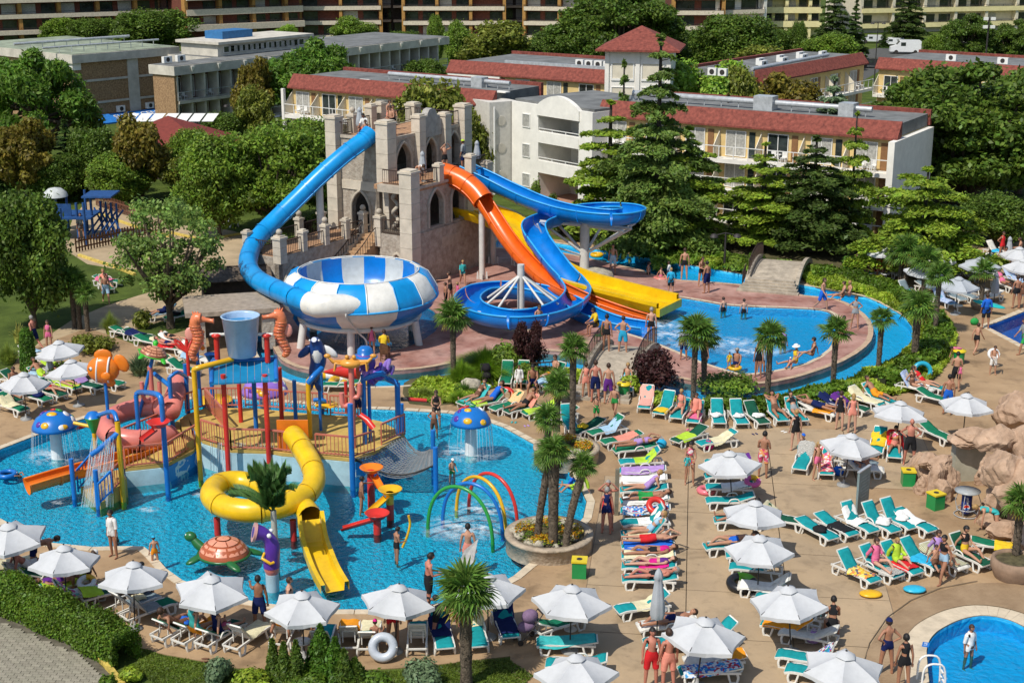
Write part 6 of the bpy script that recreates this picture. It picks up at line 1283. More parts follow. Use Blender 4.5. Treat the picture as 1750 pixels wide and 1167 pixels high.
def turtle(t,s,shell,line,limb,R=None,plates=True):
 rt=t
 MB().lathe([(1.0*s,0),(.97*s,.12*s),(.8*s,.36*s),(.5*s,.52*s),(.01,.6*s)],n=24).b('shell',line,rt)
 MB().lathe([(.2*s,-.14*s),(1.02*s,-.05*s),(1.08*s,.03*s),(1.0*s,.06*s)],n=24).b('shell_rim',limb,rt)
 def prof(q):return.6*s*(1-(q/1.0)**2.4)**.75 if q<1 else 0
 rings=[(0,.27,1),(.3,.62,6),(.65,.94,11)]
 for q0,q1,n in rings:
  for k in range(n):
   a0=2*PI*k/n+.05*(n>1)+(.3 if n==6 else 0);a1=2*PI*(k+1)/n-.05*(n>1)+(.3 if n==6 else 0);mb=MB();m_=4 if n>1 else 16;vs=[]
   for q in(q0+.02,(q0+q1)/2,q1-.02):
    for i in range(m_+1):a=a0+(a1-a0)*i/m_;vs.append((q*s*cos(a),q*s*sin(a),prof(q)+.035*s))
   fs=[(j*(m_+1)+i,j*(m_+1)+i+1,(j+1)*(m_+1)+i+1,(j+1)*(m_+1)+i)for j in range(2)for i in range(m_)]
   mb.add(vs,[f for f in fs],0,True).b('shell_plate',shell,rt)
 MB().tube([(.9*s,0,.02),(1.2*s,0,.2*s),(1.4*s,0,.38*s)],[.2*s,.19*s,.14*s],10).b('neck',limb,rt);MB().ball((1.5*s,0,.45*s),(.27*s,.21*s,.2*s),12).b('head',limb,rt)
 for a in(.75,-.75,2.4,-2.4):MB().ball((1.12*s*cos(a),1.12*s*sin(a),-.05*s),(.48*s,.2*s,.1*s),12,R=MRot(a+(.35 if a>0 else-.35),3,'Z')@MRot(.25,3,'Y')).b('flipper',limb,rt)
 for q in(-1,1):MB().ball((1.62*s,q*.12*s,.54*s),.045*s,6).b('eye',Q_WHITE,rt)
t,p=on_pole('turtle_fountain','tan shelled turtle sculpture with bright green limbs raised on a coral pole',262,606,63,Q_BLUE,zb=1.4);t.rotation_euler=(.28,0,1.75);turtle(t,.62,Q_SHELL,Q_BROWNL,Q_LGRN)
p=AT(260,680,63);MB().tube([p+Vec((0,0,-1.6)),p,p+Vec((0,0,1.5))],.12,8).b('coral_stem',Q_PINK,ps)
for s in(-1,1):pipe([p+Vec((0,0,-.2)),p+Vec((s*.35,-.1,0)),p+Vec((s*.4,-.1,.8))],Q_PINK,.1,'coral_branch')
t=TH_('turtle_float','green turtle sculpture with a salmon plated shell sitting in the water by the sunshades','sculpture',G(383,946,.18),rz=rdn(158));t.scale=(1.0,.92,1.05);turtle(t,.98,Q_SHELL2,PL_('shell_groove',(.40,.10,.04)),Q_DGRN)
t,p=on_pole('starfish_fountain','orange starfish sculpture standing on a blue pole beside the stone shelter',337,602,63,Q_BLUE,zb=2.0)
for k in range(5):a=PI/2+k*2*PI/5+.25;MB().tube([(0,0,.62),(.3*cos(a)*.6,-.05,.62+.4*sin(a)),(.34*cos(a)*1.2,0,.62+.75*sin(a))],[.2,.17,.09],8).b('arm',Q_ORG,t)
q=AT(320,598,62.6)
cr=TH_('coral_fountain','branching red coral sculpture on the play structure pipes','sculpture',q);MB().cyl((0,0,-1.2),(0,0,.4),.08,n=8).b('stem',Q_RED,cr)
for k in range(7):a=k*.75-2.3;MB().tube([(0,0,-.1),(.45*sin(a),.1*cos(a),.15+.1*k%3),(.75*sin(a),0,.25+.3*abs(cos(a)))],[.08,.07,.04],6).b('branch',Q_RED,cr)
t,p=on_pole('orca_fountain','leaping navy and white orca sculpture on a thin blue pole before the bowl',545,648,62,Q_BLUE,zb=.5,r=.07)
sp=SP_([(-.25,0,-.1),(-.15,0,.35),(0,0,.8),(.0,-.1,1.3),(-.05,-.25,1.75),(-.08,-.5,1.98)],4);MB().tube(sp,[.06+.30*sin(PI*min(1,(i+2)/(len(sp)+2)))**.8 for i in range(len(sp))],14).b('body',Q_NAVY,t)
MB().tube([p_+Vec((.0,-.12,-.03))for p_ in sp[6:17]],[.05+.22*sin(PI*(i+.5)/11)for i in range(11)],12).b('belly',Q_WHITE,t)
for s in(-1,1):MB().ball((s*.55,-.05,1.3),(.42,.1,.18),10,R=MRot(s*.7,3,'Y')).b('flipper',Q_WHITE if s>0 else Q_NAVY,t);MB().ball((-.22+s*.16,-.02,-.3),(.14,.07,.32),8,R=MRot(-s*.35,3,'Y')).b('tail_fluke',Q_NAVY,t)
for s in(-1,1):MB().ball((-.05+s*.2,-.62,1.98),.05,6).b('eye',Q_WHITE,t)
t,p=on_pole('octopus_fountain','purple octopus sculpture wearing a blue brimmed hat',630,648,60.5,Q_BLUE,zb=1.2)
MB().ball((-.05,0,.75),(.38,.36,.42),14).b('head',Q_PURP,t);MB().lathe([(.55,0),(.5,.05),(.34,.08),(.33,.34),(.2,.46),(.01,.48)],(-.12,0,1.02),18).b('hat',Q_BLUE,t);MB().lathe([(.36,.06),(.36,.15)],(-.12,0,1.02),18).b('hat_band',Q_LILAC,t)
for k,(x,z)in enumerate([(.5,.55),(.75,.3),(.9,.05),(-.3,.2),(.3,-.3)]):MB().tube(SP_([(0,0,.5),(x*.55,-.1,z*.6+.05),(x,-.15*k%2,z),(x*1.12,-.1,z+.22)],4),[.16]*4+[.13]*4+[.09]*4+[.05],8).b('tentacle',Q_LILAC if k%2 else Q_PURP,t)
for s in(-1,1):MB().ball((-.15+s*.14,-.34,.82),.07,6).b('eye',Q_WHITE,t)
t,p=on_pole('crab_fountain','amber crab sculpture with raised claws on a coral stem',600,630,59.8,Q_PINK,zb=.8,r=.12)
MB().ball((0,0,.25),(.5,.35,.22),12).b('body',PL_('toy_amber',(.70,.32,.05)),t)
for s in(-1,1):
 MB().tube([(s*.35,0,.3),(s*.75,-.1,.35),(s*.95,-.1,.55)],[.1,.09,.05],7).b('claw_arm',PL_('toy_amber',(.7,.32,.05)),t);MB().ball((s*.98,-.1,.6),(.16,.09,.1),8).b('claw',PL_('toy_amber',(.7,.32,.05)),t);MB().ball((s*.15,-.1,.55),.1,8).b('eye',PL_('toy_amber',(.7,.32,.05)),t)
 for k in range(3):MB().tube([(s*.3,.1*k-.1,.2),(s*.65,.2*k-.2,.3),(s*.7,.2*k-.2,-.05)],.05,5).b('leg',PL_('toy_amber',(.7,.32,.05)),t)
p=AT(600,690,59.8);pipe([p,p+Vec((-.35,0,-.1)),p+Vec((-.4,0,.5))],Q_PINK,.11,'coral_branch');pipe([p+Vec((0,0,.3)),p+Vec((.35,0,.35)),p+Vec((.4,0,.9))],Q_PINK,.11,'coral_branch')
def funnel(px_,py_,Y,m,ang,label=None,par=None,s=1.,L=.9):
 p=AT(px_,py_,Y);par=par or ps;MB().lathe([(.08*s,-.25*s),(.3*s,-.15*s),(.46*s,.02),(.5*s,.06),(.45*s,.06),(.28*s,-.1*s),(.02,-.14*s)],p,18).b('funnel_bowl',m,par)
 d=Vec((cos(ang),sin(ang),-.35));MB().tube([p+Vec((0,0,-.12))+d*.2,p+Vec((0,0,-.15))+d*L],.17*s,8,arc=(-PI,0),up=(0,0,1)).b('funnel_spout',m,par);return p
funnel(271,722,57.3,Q_RED,-2.3,L=.9);p=AT(168,733,60.5);MB().lathe([(.3,0),(.32,.05),(.05,.08)],AT(135,730,63),14).b('spray_plate',Q_RED,ps)
MB().lathe([(.9,0),(.85,.04),(.01,.06)],G(367,683,.02),20).b('splash_plate',Q_YEL,ps)
tt=TH_('water_trough_toy','red, yellow and orange water trough toy with three bowls on posts','water toy')
for(px_,py_,b,m,pm,ang,s,L)in((635,800,862,Q_ORG,Q_RED,-1.1,1.0,.9),(667,837,882,Q_YEL,Q_YEL,-2.3,1.0,1.3),(645,878,907,Q_RED,Q_RED,PI-.15,1.0,1.5)):
 g=G(px_,b);p=funnel(px_,py_,g.y,m,ang,par=tt,s=s,L=L);MB().cyl((g.x,g.y,-.45),(g.x,g.y,p.z-.1),.16,n=10).b('post',Q_RED,tt)
 if pm is Q_YEL:MB().cyl((g.x,g.y,.55),(g.x,g.y,p.z-.1),.165,n=10).b('post_sleeve',Q_YEL,tt)
for(pa,pb,tx,ty,m,cn)in(((735,900),(838,924),795,832,Q_GRN,'green'),((760,885),(855,905),800,826,Q_BLUE,'blue'),((783,868),(861,898),812,816,Q_YEL,'yellow'),((804,862),(881,890),835,810,Q_RED,'red')):
 a,b=G(*pa),G(*pb);h=ZAT((a.x+b.x)/2,(a.y+b.y)/2,ty);P=[]
 for k in range(25):
  f=k/24;an=PI*f;q=a.lerp(b,.5-.5*cos(an)*1.08);q.z=-.45+(h+.45)*sin(an)**.75;P.append(q)
 t=tag(MB().tube(P,.075,8).b('spray_hoop',m),'%s spray hoop arching out of the children\'s pool'%cn,'water toy','row of spray hoops')
def mushroom(px_,base,top,hw,label,cap=Q_BLUE,seed=0,stem=True,zst=None):
 p=G(px_,base);ppm=F_PX/(p.y*CP+CAM_H*SP);r=hw/ppm;zt=ZAT(p.x,p.y+.0,top);t=TH_('mushroom_fountain',label,'fountain',p);R=random.Random(seed);zt=max(zt,1.3);z0=zt-r*.75
 MB().cyl((0,0,-.45),(0,0,z0+.1),.28,.25,n=14).b('stem',Q_WHITE,t)
 MB().lathe([(.2,z0+.1),(r*.85,z0-.05),(r,z0),(r*.97,z0+.14*r),(r*.8,z0+.45*r),(r*.45,z0+.68*r),(.01,z0+.76*r)],n=28).b('cap',cap,t)
 for k in range(13):
  a=k*2.4+R.random();q=[.82,.55,.9,.3][k%4];x=q*r;z=z0+(.45*r*(1-((q-.0))**2.2)+.31*r*(1-q**2))+.0;zz=z0+.76*r*(1-q**2.1)**.72
  n=Vec((cos(a)*q,sin(a)*q,.55)).normalized();o=MB().ball((0,0,0),(R.uniform(.16,.26)*r/1.05,R.uniform(.13,.2)*r/1.05,.07),10).b('spot',[Q_WHITE,Q_RED,Q_YEL,Q_GRN,Q_PURP][k%5],t);o.location=(x*cos(a),x*sin(a),zz+.0);o.rotation_euler=n.to_track_quat('Z','Y').to_euler()
 n=90
 return t,p,r,z0
MUSH=[mushroom(98,778,703,38,'blue spotted mushroom fountain on a white stem, alone at the pool\'s far left end',seed=1),mushroom(805,772,697,35,'blue spotted mushroom fountain before the row of green loungers',seed=2),mushroom(455,715,642,40,'lilac spotted mushroom fountain behind the play shelter',cap=Q_LILAC,seed=3)]
def plume(px_,base,top,label):
 p=G(px_,base);t=TH_('artificial_palm',label,'palm',p);z=ZAT(p.x,p.y,872);zt=ZAT(p.x,p.y,top);MB().cyl((0,0,-.45),(0,0,z),.14,.11,n=9).b('stem',mat('palm_stem_grey',(.42,.42,.36),var=.15),t)
 L=zt-z;me=[]
 for q in range(3):
  mb=MB();C_=lambda f:Vec((.3*L*f**2.2*(.5+.35*q),0,L*(f-.12*f**3*(1+q))))
  mb.tube([C_(i/6)for i in range(7)],.025,4)
  for k in range(46):
   f=.14+.86*k/46;b=C_(f);l=.42*(1.15-f*.75)
   for s in(-1,1):mb.add([b,b+Vec((.04,s*l*.45,.10)),b+Vec((.02,s*l,.16+.2*f)),b+Vec((-.02,s*l*.45,.02))],[(0,1,2,3)])
  me.append(mb.mesh('plume_frond',LM_('plume_leaf',(.035,.075,.03))))
 for k in range(26):o=obj('plume_frond',me[k%3],t);o.location=(0,0,z-.1);o.rotation_euler=(uni(-.2,.2),uni(-.05,.2),k*2.4);o.scale=(1,1,uni(.75,1.04))
 for a_ in(2.9,3.3):o=obj('plume_frond',me[1],t);o.location=(0,0,z-.1);o.rotation_euler=(0,.75,a_);o.scale=(1,1,.9)
plume(472,972,775,'artificial green palm plume on a grey pole in front of the yellow spiral')
p=G(466,1003);t=TH_('horn_creature_fountain','purple long nosed creature fountain with a big pink mouth ring','sculpture',p);zt=ZAT(p.x,p.y,905)
MB().cyl((0,0,-.45),(0,0,.55),.24,n=14).b('pedestal',PL_('pedestal_pale',(.40,.55,.62)),t)
sp=SP_([(0,0,.5),(0,0,.85),(.05,0,1.25),(.02,0,1.65),(-.2,-.05,1.95),(-.48,-.12,2.05)],4);sp=[Vec((v.x,v.y,v.z*zt/2.1))for v in sp]
MB().tube(sp[:5],[.2,.25,.27,.28,.28],14).b('collar',Q_PINK,t);MB().tube(sp[3:],[.30,.30,.30,.28,.28,.28,.28,.28,.27,.26,.24,.23,.23,.24,.26,.28,.3,.33][:len(sp)-3],16).b('body',Q_PURP,t)
e=sp[-1];d=(sp[-1]-sp[-3]).normalized();MB().cyl(e,e+d*.1,.35,.36,n=18).b('mouth_ring',PL_('toy_pale_pink',(.68,.36,.32)),t);MB().cyl(e+d*.1,e+d*.11,.2,.2,n=14).b('mouth_hole',Q_PURP,t)
for s in(-1,1):MB().ball(sp[-7]+Vec((.1,s*.22-.1,.22)),.09,8).b('eye',Q_WHITE,t)
MB().tube([sp[8]+Vec((-.26,-.1,.05)),sp[6]+Vec((-.3,-.3,.15)),sp[6]+Vec((0,-.38,-.02)),sp[6]+Vec((.12,-.3,.0))],.06,6).b('yellow_sash',Q_YEL,t)
def foam_mat():
 m=bpy.data.materials.new('water_foam');m.use_nodes=True;t=m.node_tree;L=t.links;p=t.nodes['Principled BSDF'];p.inputs['Base Color'].default_value=(.85,.9,.92,1);p.inputs['Roughness'].default_value=.6
 tc=nd(t,'ShaderNodeTexCoord');n=nd(t,'ShaderNodeTexNoise',Scale=2.2,Detail=8,Roughness=.7,Distortion=.6);L.new(tc.outputs['Object'],n.inputs[0])
 g=nd(t,'ShaderNodeTexGradient',gradient_type='SPHERICAL');L.new(tc.outputs['Generated'],g.inputs[0])
 mp=nd(t,'ShaderNodeMapping');mp.inputs['Location'].default_value=(-1,-1,0);mp.inputs['Scale'].default_value=(2,2,0);L.new(tc.outputs['Generated'],mp.inputs[0]);L.new(mp.outputs[0],g.inputs[0])
 mu=nd(t,'ShaderNodeMath',operation='MULTIPLY');r=nd(t,'ShaderNodeMapRange');r.inputs[1].default_value=.42;r.inputs[2].default_value=.72;L.new(n.outputs['Fac'],r.inputs[0]);L.new(r.outputs[0],mu.inputs[0]);L.new(g.outputs['Fac'],mu.inputs[1])
 m2=nd(t,'ShaderNodeMath',operation='MULTIPLY');m2.inputs[1].default_value=1.3;m2.use_clamp=True;L.new(mu.outputs[0],m2.inputs[0]);L.new(m2.outputs[0],p.inputs['Alpha']);return m
M_FOAM=foam_mat()
def foam(px_,py_,rx,ry,z,rot=0):
 mb=MB();mb.add([(rx*cos(a),ry*sin(a),0)for a in np.linspace(0,2*PI,25)[:-1]],[tuple(range(24))]);o=mb.b('water_foam',M_FOAM);o.location=G(px_,py_,z);o.rotation_euler=(0,0,rot);o['kind']='stuff'
for a in[(98,778,1.6,1.4,-.1),(805,772,1.7,1.5,-.1),(450,715,1.6,1.3,-.1),(795,900,1.9,1.6,-.1),(830,870,1.6,1.2,-.1),(775,910,1.3,1.,-.1),(620,610,2.6,2.,-.06),(1160,572,2.6,1.6,-.045),(1125,555,2.2,1.2,-.045),(1230,585,3.0,1.4,-.045),(1285,600,2.4,1.2,-.045),(1190,590,2.4,1.2,-.045),(1110,580,1.6,.8,-.045),(255,870,.5,.35,-.1),(100,858,.35,.25,-.1),(350,845,.6,.4,-.1)]:foam(*a)
def spray_mat():
 m=bpy.data.materials.new('falling_water');m.use_nodes=True;t=m.node_tree;p=t.nodes['Principled BSDF'];p.inputs['Base Color'].default_value=(.85,.92,.95,1);p.inputs['Alpha'].default_value=.35;p.inputs['Roughness'].default_value=.2;return m
M_SPRAY=spray_mat()
def strands(name,pts,r=.012):
 mb=MB()
 for a,b in pts:mb.tube([a,a.lerp(b,.5)+Vec((0,0,.03)),b],r,3,caps=False)
 o=mb.b(name,M_SPRAY);o['kind']='stuff'
L_=[]
for t,p,r,z0 in MUSH:
 for k in range(26):a=uni(0,6.28);q=Vec((p.x+r*cos(a),p.y+r*sin(a),z0));L_.append((q,q+Vec((cos(a)*.12,sin(a)*.12,-z0-.1))))
strands('falling_water',L_)
L_=[]
for k in range(60):q=y2+Vec((-.1-1.0*random.random(),-.25,-.55-random.random()*.7));L_.append((q,Vec((q.x-uni(.1,.6),q.y-.4,-.1))))
for k in range(70):q=Vec((bc.x,bc.y,zb-.4));a=uni(0,6.28);L_.append((q+Vec((cos(a)*.8,sin(a)*.8,0)),q+Vec((cos(a)*1.5,sin(a)*1.5,-zb+.3))))
for k in range(60):q=G(uni(360,470),762,ZP)+Vec((0,-.1,.2));L_.append((q,q+Vec((uni(-.1,.1),-.3,-1.2))))
strands('falling_water',L_)
# ================================================================ SUNSHADES
M_CANV=mat('canvas_white',(.56,.57,.58),rough=.85,var=.04,scale=3,bump=.12,bscale=8,spec=.15,trans=.10);M_CANV2=mat('canvas_grey_white',(.42,.45,.48),rough=.85,var=.05,scale=3,trans=.1);M_PLAS=mat('white_plastic',(.70,.68,.62),rough=.4,var=.05,scale=4)
def umb_proto(name='sunshade',R=1.27,hz=2.32,ez=1.83):
 t=TH_(name,'proto','umbrella');ap=Vec((0,0,hz))
 for k in range(6):
  a0=k*PI/3;a1=a0+PI/3;mb=MB();n=5;m=5;vs=[]
  for i in range(m+1):
   f=.16+.84*i/m
   for j in range(n+1):
    g=j/n;p0=Vec((R*f*cos(a0),R*f*sin(a0),0));p1=Vec((R*f*cos(a1),R*f*sin(a1),0));q=p0.lerp(p1,g);sag=.09*f*sin(PI*g);
    pull=1-.10*f*f*sin(PI*g)
    vs.append(Vec((q.x*pull,q.y*pull,hz-(hz-ez)*f**1.12-sag+.0)))
  fs=[(i*(n+1)+j,(i+1)*(n+1)+j,(i+1)*(n+1)+j+1,i*(n+1)+j+1)for i in range(m)for j in range(n)]
  mb.add(vs,fs,0,True);b=[v.copy()for v in vs[-(n+1):]];lo=[Vec((v.x*1.01,v.y*1.01,v.z-.12-.02*sin(j*2.3+k)))for j,v in enumerate(b)]
  mb.add(b+lo,[(j,j+n+1,j+n+2,j+1)for j in range(n)],0,False);mb.b('canopy_panel',M_CANV,t)
 mb=MB();mb.lathe([(.31,-.06),(.29,-.03),(.17,.05),(.03,.1)],(0,0,hz),6,wob=lambda a:1+.06*sin(3*a));mb.b('vent_cap',M_CANV,t);MB().ball((0,0,hz+.12),.035,6).b('finial',M_DARKM,t)
 MB().cyl((0,0,0),(0,0,hz+.08),.024,n=8).b('pole',M_DARKM,t)
 mb=MB()
 for k in range(6):a=k*PI/3;mb.bar((0,0,hz-.06),(R*.97*cos(a),R*.97*sin(a),ez+.02),.018);mb.bar((0,0,hz-.75),(R*.5*cos(a),R*.5*sin(a),hz-.33),.014)
 mb.b('ribs_frame',M_DARKM,t);MB().lathe([(.28,0),(.28,.06),(.06,.1),(.04,.3)],n=14).b('base',mat('umbrella_base',(.30,.30,.29)),t)
 return t
UP=umb_proto();UQ=None;_first=[True]
def umbrella(px_,py_,label,group='open white sunshades',s=1.,hz=2.32):
 p=G(px_,py_,hz*s);p.z=0
 if _first[0]:o=UP;_first[0]=False;o.location=p;o.rotation_euler=(0,0,uni(0,1));o['label']=label;o['group']=group
 else:o=clone(UP,p,uni(0,1.04),label,group)
 o.scale=(s*uni(.95,1.06),s*uni(.95,1.06),s);o.rotation_euler[0]=uni(-.09,.09);o.rotation_euler[1]=uni(-.09,.09);return o
def folded(px_,base,top,label,z=0.,p=None):
 p=p or G(px_,base,z);H=ZAT(p.x,p.y,top)-z;t=TH_('folded_sunshade',label,'umbrella',p);MB().cyl((0,0,0),(0,0,H),.025,n=6).b('pole',M_DARKM,t)
 MB().lathe([(.20,H*.35),(.25,H*.42),(.21,H*.6),(.14,H*.8),(.13,H*.86),(.16,H*.88),(.1,H*.95),(.02,H)],n=18,wob=lambda a:1+.16*sin(6*a)).b('furled_canopy',M_CANV2,t);MB().lathe([(.26,0),(.26,.05),(.05,.1)],n=12).b('base',mat('umbrella_base',(.3,.3,.29)),t);return t
def table(px_,py_,label,h=.5,r=.3):
 t=TH_('side_table',label,'table',G(px_,py_));MB().lathe([(r,h-.03),(r+.01,h),(.03,h+.005)],n=18).b('table_top',M_PLAS,t);MB().cyl((0,0,0),(0,0,h-.02),.04,n=8).b('table_leg',M_PLAS,t);MB().lathe([(r*.75,0),(r*.6,.05),(.04,.08)],n=14).b('table_foot',M_PLAS,t);return t
 # ================================================================ LOUNGERS
F_TEAL=cloth('mattress_teal',(.012,.27,.29));F_GREEN=cloth('mattress_green',(.012,.16,.085));F_DKG=cloth('mattress_dark_green',(.012,.085,.05));F_WHT=cloth('mattress_white',(.66,.64,.58));F_GREY=cloth('mattress_grey_stripe',(.20,.26,.29));F_BLUEM=cloth('mattress_pale_blue',(.22,.42,.58))
def lounger_parts():
 """legs and rails point along +X to the foot end"""
 d={}
 mb=MB()
 for s in(-1,1):
  P=SP_([(.98,s*.31,.30),(.7,s*.31,.36),(.2,s*.31,.35),(-.3,s*.31,.36),(-.95,s*.31,.33)],3)
  for a,b in zip(P,P[1:]):mb.bar(a,b,.055,.07)
 for x in(.97,.45,-.1,-.93):mb.box((x,0,.31),(.06,.6,.05))
 for k in range(9):mb.box((.9-k*.12,0,.335),(.05,.58,.02))
 d['frame']=mb.mesh('frame',M_PLAS)
 for nm,x0,x1 in(('front',.82,.62),('rear',-.82,-.62)):
  for s in(-1,1):
   mb=MB();mb.tube(SP_([(x0,s*.30,.34),(x0+.04*(1 if x0>0 else-1),s*.32,.18),(x0,s*.33,0)],3),[.045]*6+[.04],6);mb.tube(SP_([(x1*.85,s*.30,.34),(x1*.9,s*.32,.2),(x1,s*.33,0)],3),.04,6);mb.bar((x0,s*.33,.02),(x1,s*.33,.02),.06,.04);d['leg_'+nm+str(s)]=mb.mesh('leg',M_PLAS)
 mb=MB();n=10;m=5;vs=[]
 for i in range(n+1):
  x=.99-1.19*i/n;z=.385+.012*sin(i*2.1)-(.05 if i==0 else 0)
  for j in range(m+1):y=-.29+.58*j/m;vs.append((x,y,z+.012*sin(j*PI/m)))
 k=m+1;lo=[(x,y,z-.06)for x,y,z in vs];N=len(vs);mb.add(vs+lo,[(i*k+j,i*k+j+1,(i+1)*k+j+1,(i+1)*k+j)for i in range(n)for j in range(m)]+[(i*k,(i+1)*k,(i+1)*k+N,i*k+N)for i in range(n)]+[(i*k+m,i*k+m+N,(i+1)*k+m+N,(i+1)*k+m)for i in range(n)]+[(j,j+N,j+1+N,j+1)for j in range(m)],0,True);d['seat']=mb.mesh('seat',F_TEAL)
 mb=MB();vs=[]
 for i in range(7):
  x=-.80*i/6;z=.045+.01*sin(i*1.7)
  for j in range(m+1):y=(-.29+.58*j/m)*(1-.06*(i==6));vs.append((x,y,z+.012*sin(j*PI/m)))
 lo=[(x,y,z-.055)for x,y,z in vs];N=len(vs);mb.add(vs+lo,[(i*k+j,i*k+j+1,(i+1)*k+j+1,(i+1)*k+j)for i in range(6)for j in range(m)]+[(i*k,(i+1)*k,(i+1)*k+N,i*k+N)for i in range(6)]+[(i*k+m,i*k+m+N,(i+1)*k+m+N,(i+1)*k+m)for i in range(6)]+[(6*k+j,6*k+j+1,6*k+j+1+N,6*k+j+N)for j in range(m)],0,True);d['backrest']=mb.mesh('backrest',F_TEAL)
 mb=MB()
 for s in(-1,1):mb.bar((0,s*.29,0),(-.82,s*.27,0),.05,.05)
 mb.bar((-.82,-.28,0),(-.82,.28,0),.06,.05)
 for q in range(7):mb.box((-.1-q*.11,0,-.005),(.06,.54,.02))
 d['back_frame']=mb.mesh('back_frame',M_PLAS)
 mb=MB()
 for s in(-1,1):mb.bar((0,s*.2,0),(0,s*.2,.5),.035)
 mb.bar((0,-.2,.02),(0,.2,.02),.035);d['prop']=mb.mesh('back_prop',M_PLAS)
 mb=MB();mb.tube(SP_([(.05,0,0),(-.05,0,.14),(-.3,0,.16),(-.42,0,.02)],3),.03,6);d['arm']=mb.mesh('armrest',M_PLAS)
 return d
LP_=lounger_parts();LNG=[]
def lounger(px_,py_,rz,ang,fab,label,group,arm=False,loc=None,frame=None):
 p=loc if loc is not None else G(px_,py_);r=rdn(rz+uni(-3,3));t=TH_('sun_lounger',label,'sun lounger',p,r,group)
 obj('frame',LP_['frame'],t)
 for k in('front','rear'):
  for s in(-1,1):obj('leg',LP_['leg_%s%d'%(k,s)],t)
 obj('seat',LP_['seat'],t,mat=fab);a=rdn(ang)
 for n_ in('backrest','back_frame'):
  o=obj(n_,LP_[n_],t,mat=fab if n_=='backrest' else None);o.location=(-.2,0,.345);o.rotation_euler=(0,a,0)
 if ang>12:
  o=obj('back_prop',LP_['prop'],t);h=.5*sin(a);o.location=(-.2-.55*cos(a)+.02,0,.345+.55*sin(a)-.03);L=o.location.z-.3;o.scale=(1,1,-max(.2,L)/.5)
 if arm:
  for s in(-1,1):o=obj('armrest',LP_['arm'],t);o.location=(.05,s*.34,.37)
 LNG.append((t,ang));return t
TOW={}
def towel_mesh(ang,kind,seed):
 k=(round(ang),kind,seed)
 if k in TOW:return TOW[k]
 R=random.Random(seed*7+len(kind));a=rdn(ang);mb=MB();n=16;m=8;vs=[]
 x0,x1={'full':(.9,-.95),'seat':(.75,-.15),'foot':(.98,.35),'back':(-.2,-1.0),'half':(.35,-.75)}[kind]
 f1,f2,f3=R.uniform(3,7),R.uniform(4,9),R.uniform(0,6);sk=R.uniform(-.12,.12)
 for i in range(n+1):
  s=x0+(x1-x0)*i/n
  for j in range(m+1):
   y=(-.36+.72*j/m)*R.uniform(.97,1.03)+sk*(i/n-.5);z=.42+.018*sin(f1*s+f3+y*3)+.016*sin(f2*y*2+s*4)+R.uniform(0,.012);x=s
   if s<-.2:d=-(s+.2);x=-.2-d*cos(a);z=z+d*sin(a)
   if abs(y)>.30:z-=(abs(y)-.30)*1.6
   vs.append((x+R.uniform(-.01,.01),y,z))
 k_=m+1;mb.add(vs,[(i*k_+j,(i+1)*k_+j,(i+1)*k_+j+1,i*k_+j+1)for i in range(n)for j in range(m)],0,True);TOW[k]=mb.mesh('towel',MATS['towel_cream']);return TOW[k]
def heap_mesh(seed):
 R=random.Random(seed);mb=MB();mb.ball((0,0,0),1,16);f=[(R.uniform(2,6),R.uniform(0,6),Vec((R.uniform(-1,1),R.uniform(-1,1),R.uniform(-.4,.4))))for _ in range(8)]
 for i,v in enumerate(mb.v):v=Vector(v);k=1+sum(.09*sin(a*3*v.dot(d)+p)for a,p,d in f);mb.v[i]=(v.x*k*.3,v.y*k*.24,max(-.04,v.z*k*.13))
 return mb.mesh('cloth_heap',MATS['towel_cream'])
def stripes(name,c1,c2,sc=9,axis='Y'):
 m=bpy.data.materials.new(name);MATS[name]=m;m.use_nodes=True;t=m.node_tree;p=t.nodes['Principled BSDF'];p.inputs['Roughness'].default_value=.9;tc=nd(t,'ShaderNodeTexCoord');w=nd(t,'ShaderNodeTexWave',Scale=sc,Distortion=.3,bands_direction=axis);t.links.new(tc.outputs['Object'],w.inputs[0]);r=nd(t,'ShaderNodeValToRGB');r.color_ramp.interpolation='CONSTANT';r.color_ramp.elements[0].color=(*c1,1);r.color_ramp.elements[1].position=.5;r.color_ramp.elements[1].color=(*c2,1);t.links.new(w.outputs['Fac'],r.inputs[0]);t.links.new(r.outputs[0],p.inputs['Base Color']);return m
def patches(name,cols,sc=9):
 m=bpy.data.materials.new(name);MATS[name]=m;m.use_nodes=True;t=m.node_tree;p=t.nodes['Principled BSDF'];p.inputs['Roughness'].default_value=.9;tc=nd(t,'ShaderNodeTexCoord');w=nd(t,'ShaderNodeTexVoronoi',Scale=sc);t.links.new(tc.outputs['Object'],w.inputs[0]);sp=nd(t,'ShaderNodeSeparateColor');t.links.new(w.outputs['Color'],sp.inputs[0]);r=nd(t,'ShaderNodeValToRGB');r.color_ramp.interpolation='CONSTANT';e=r.color_ramp.elements
 for i,c in enumerate(cols):
  x=e[i]if i<2 else e.new(i/len(cols));x.position=i/len(cols);x.color=(*c,1)
 t.links.new(sp.outputs[0],r.inputs[0]);t.links.new(r.outputs[0],p.inputs['Base Color']);return m
TC={'cream':(.68,.62,.40),'white':(.78,.77,.73),'yellow':(.74,.50,.03),'orange':(.75,.28,.02),'blue':(.02,.13,.58),'navy':(.012,.02,.09),'cyan':(.03,.38,.62),'pink':(.72,.16,.30),'magenta':(.60,.02,.22),'red':(.60,.025,.03),'lime':(.42,.62,.05),'purple':(.12,.03,.22),'lilac':(.42,.26,.55),'black':(.02,.02,.022),'salmon':(.72,.27,.20),'grey':(.28,.30,.31),'pale blue':(.35,.52,.66),'aqua':(.05,.42,.42),'green':(.03,.30,.07),'brown':(.16,.08,.05)}
for k,v in TC.items():cloth('towel_'+k,v)
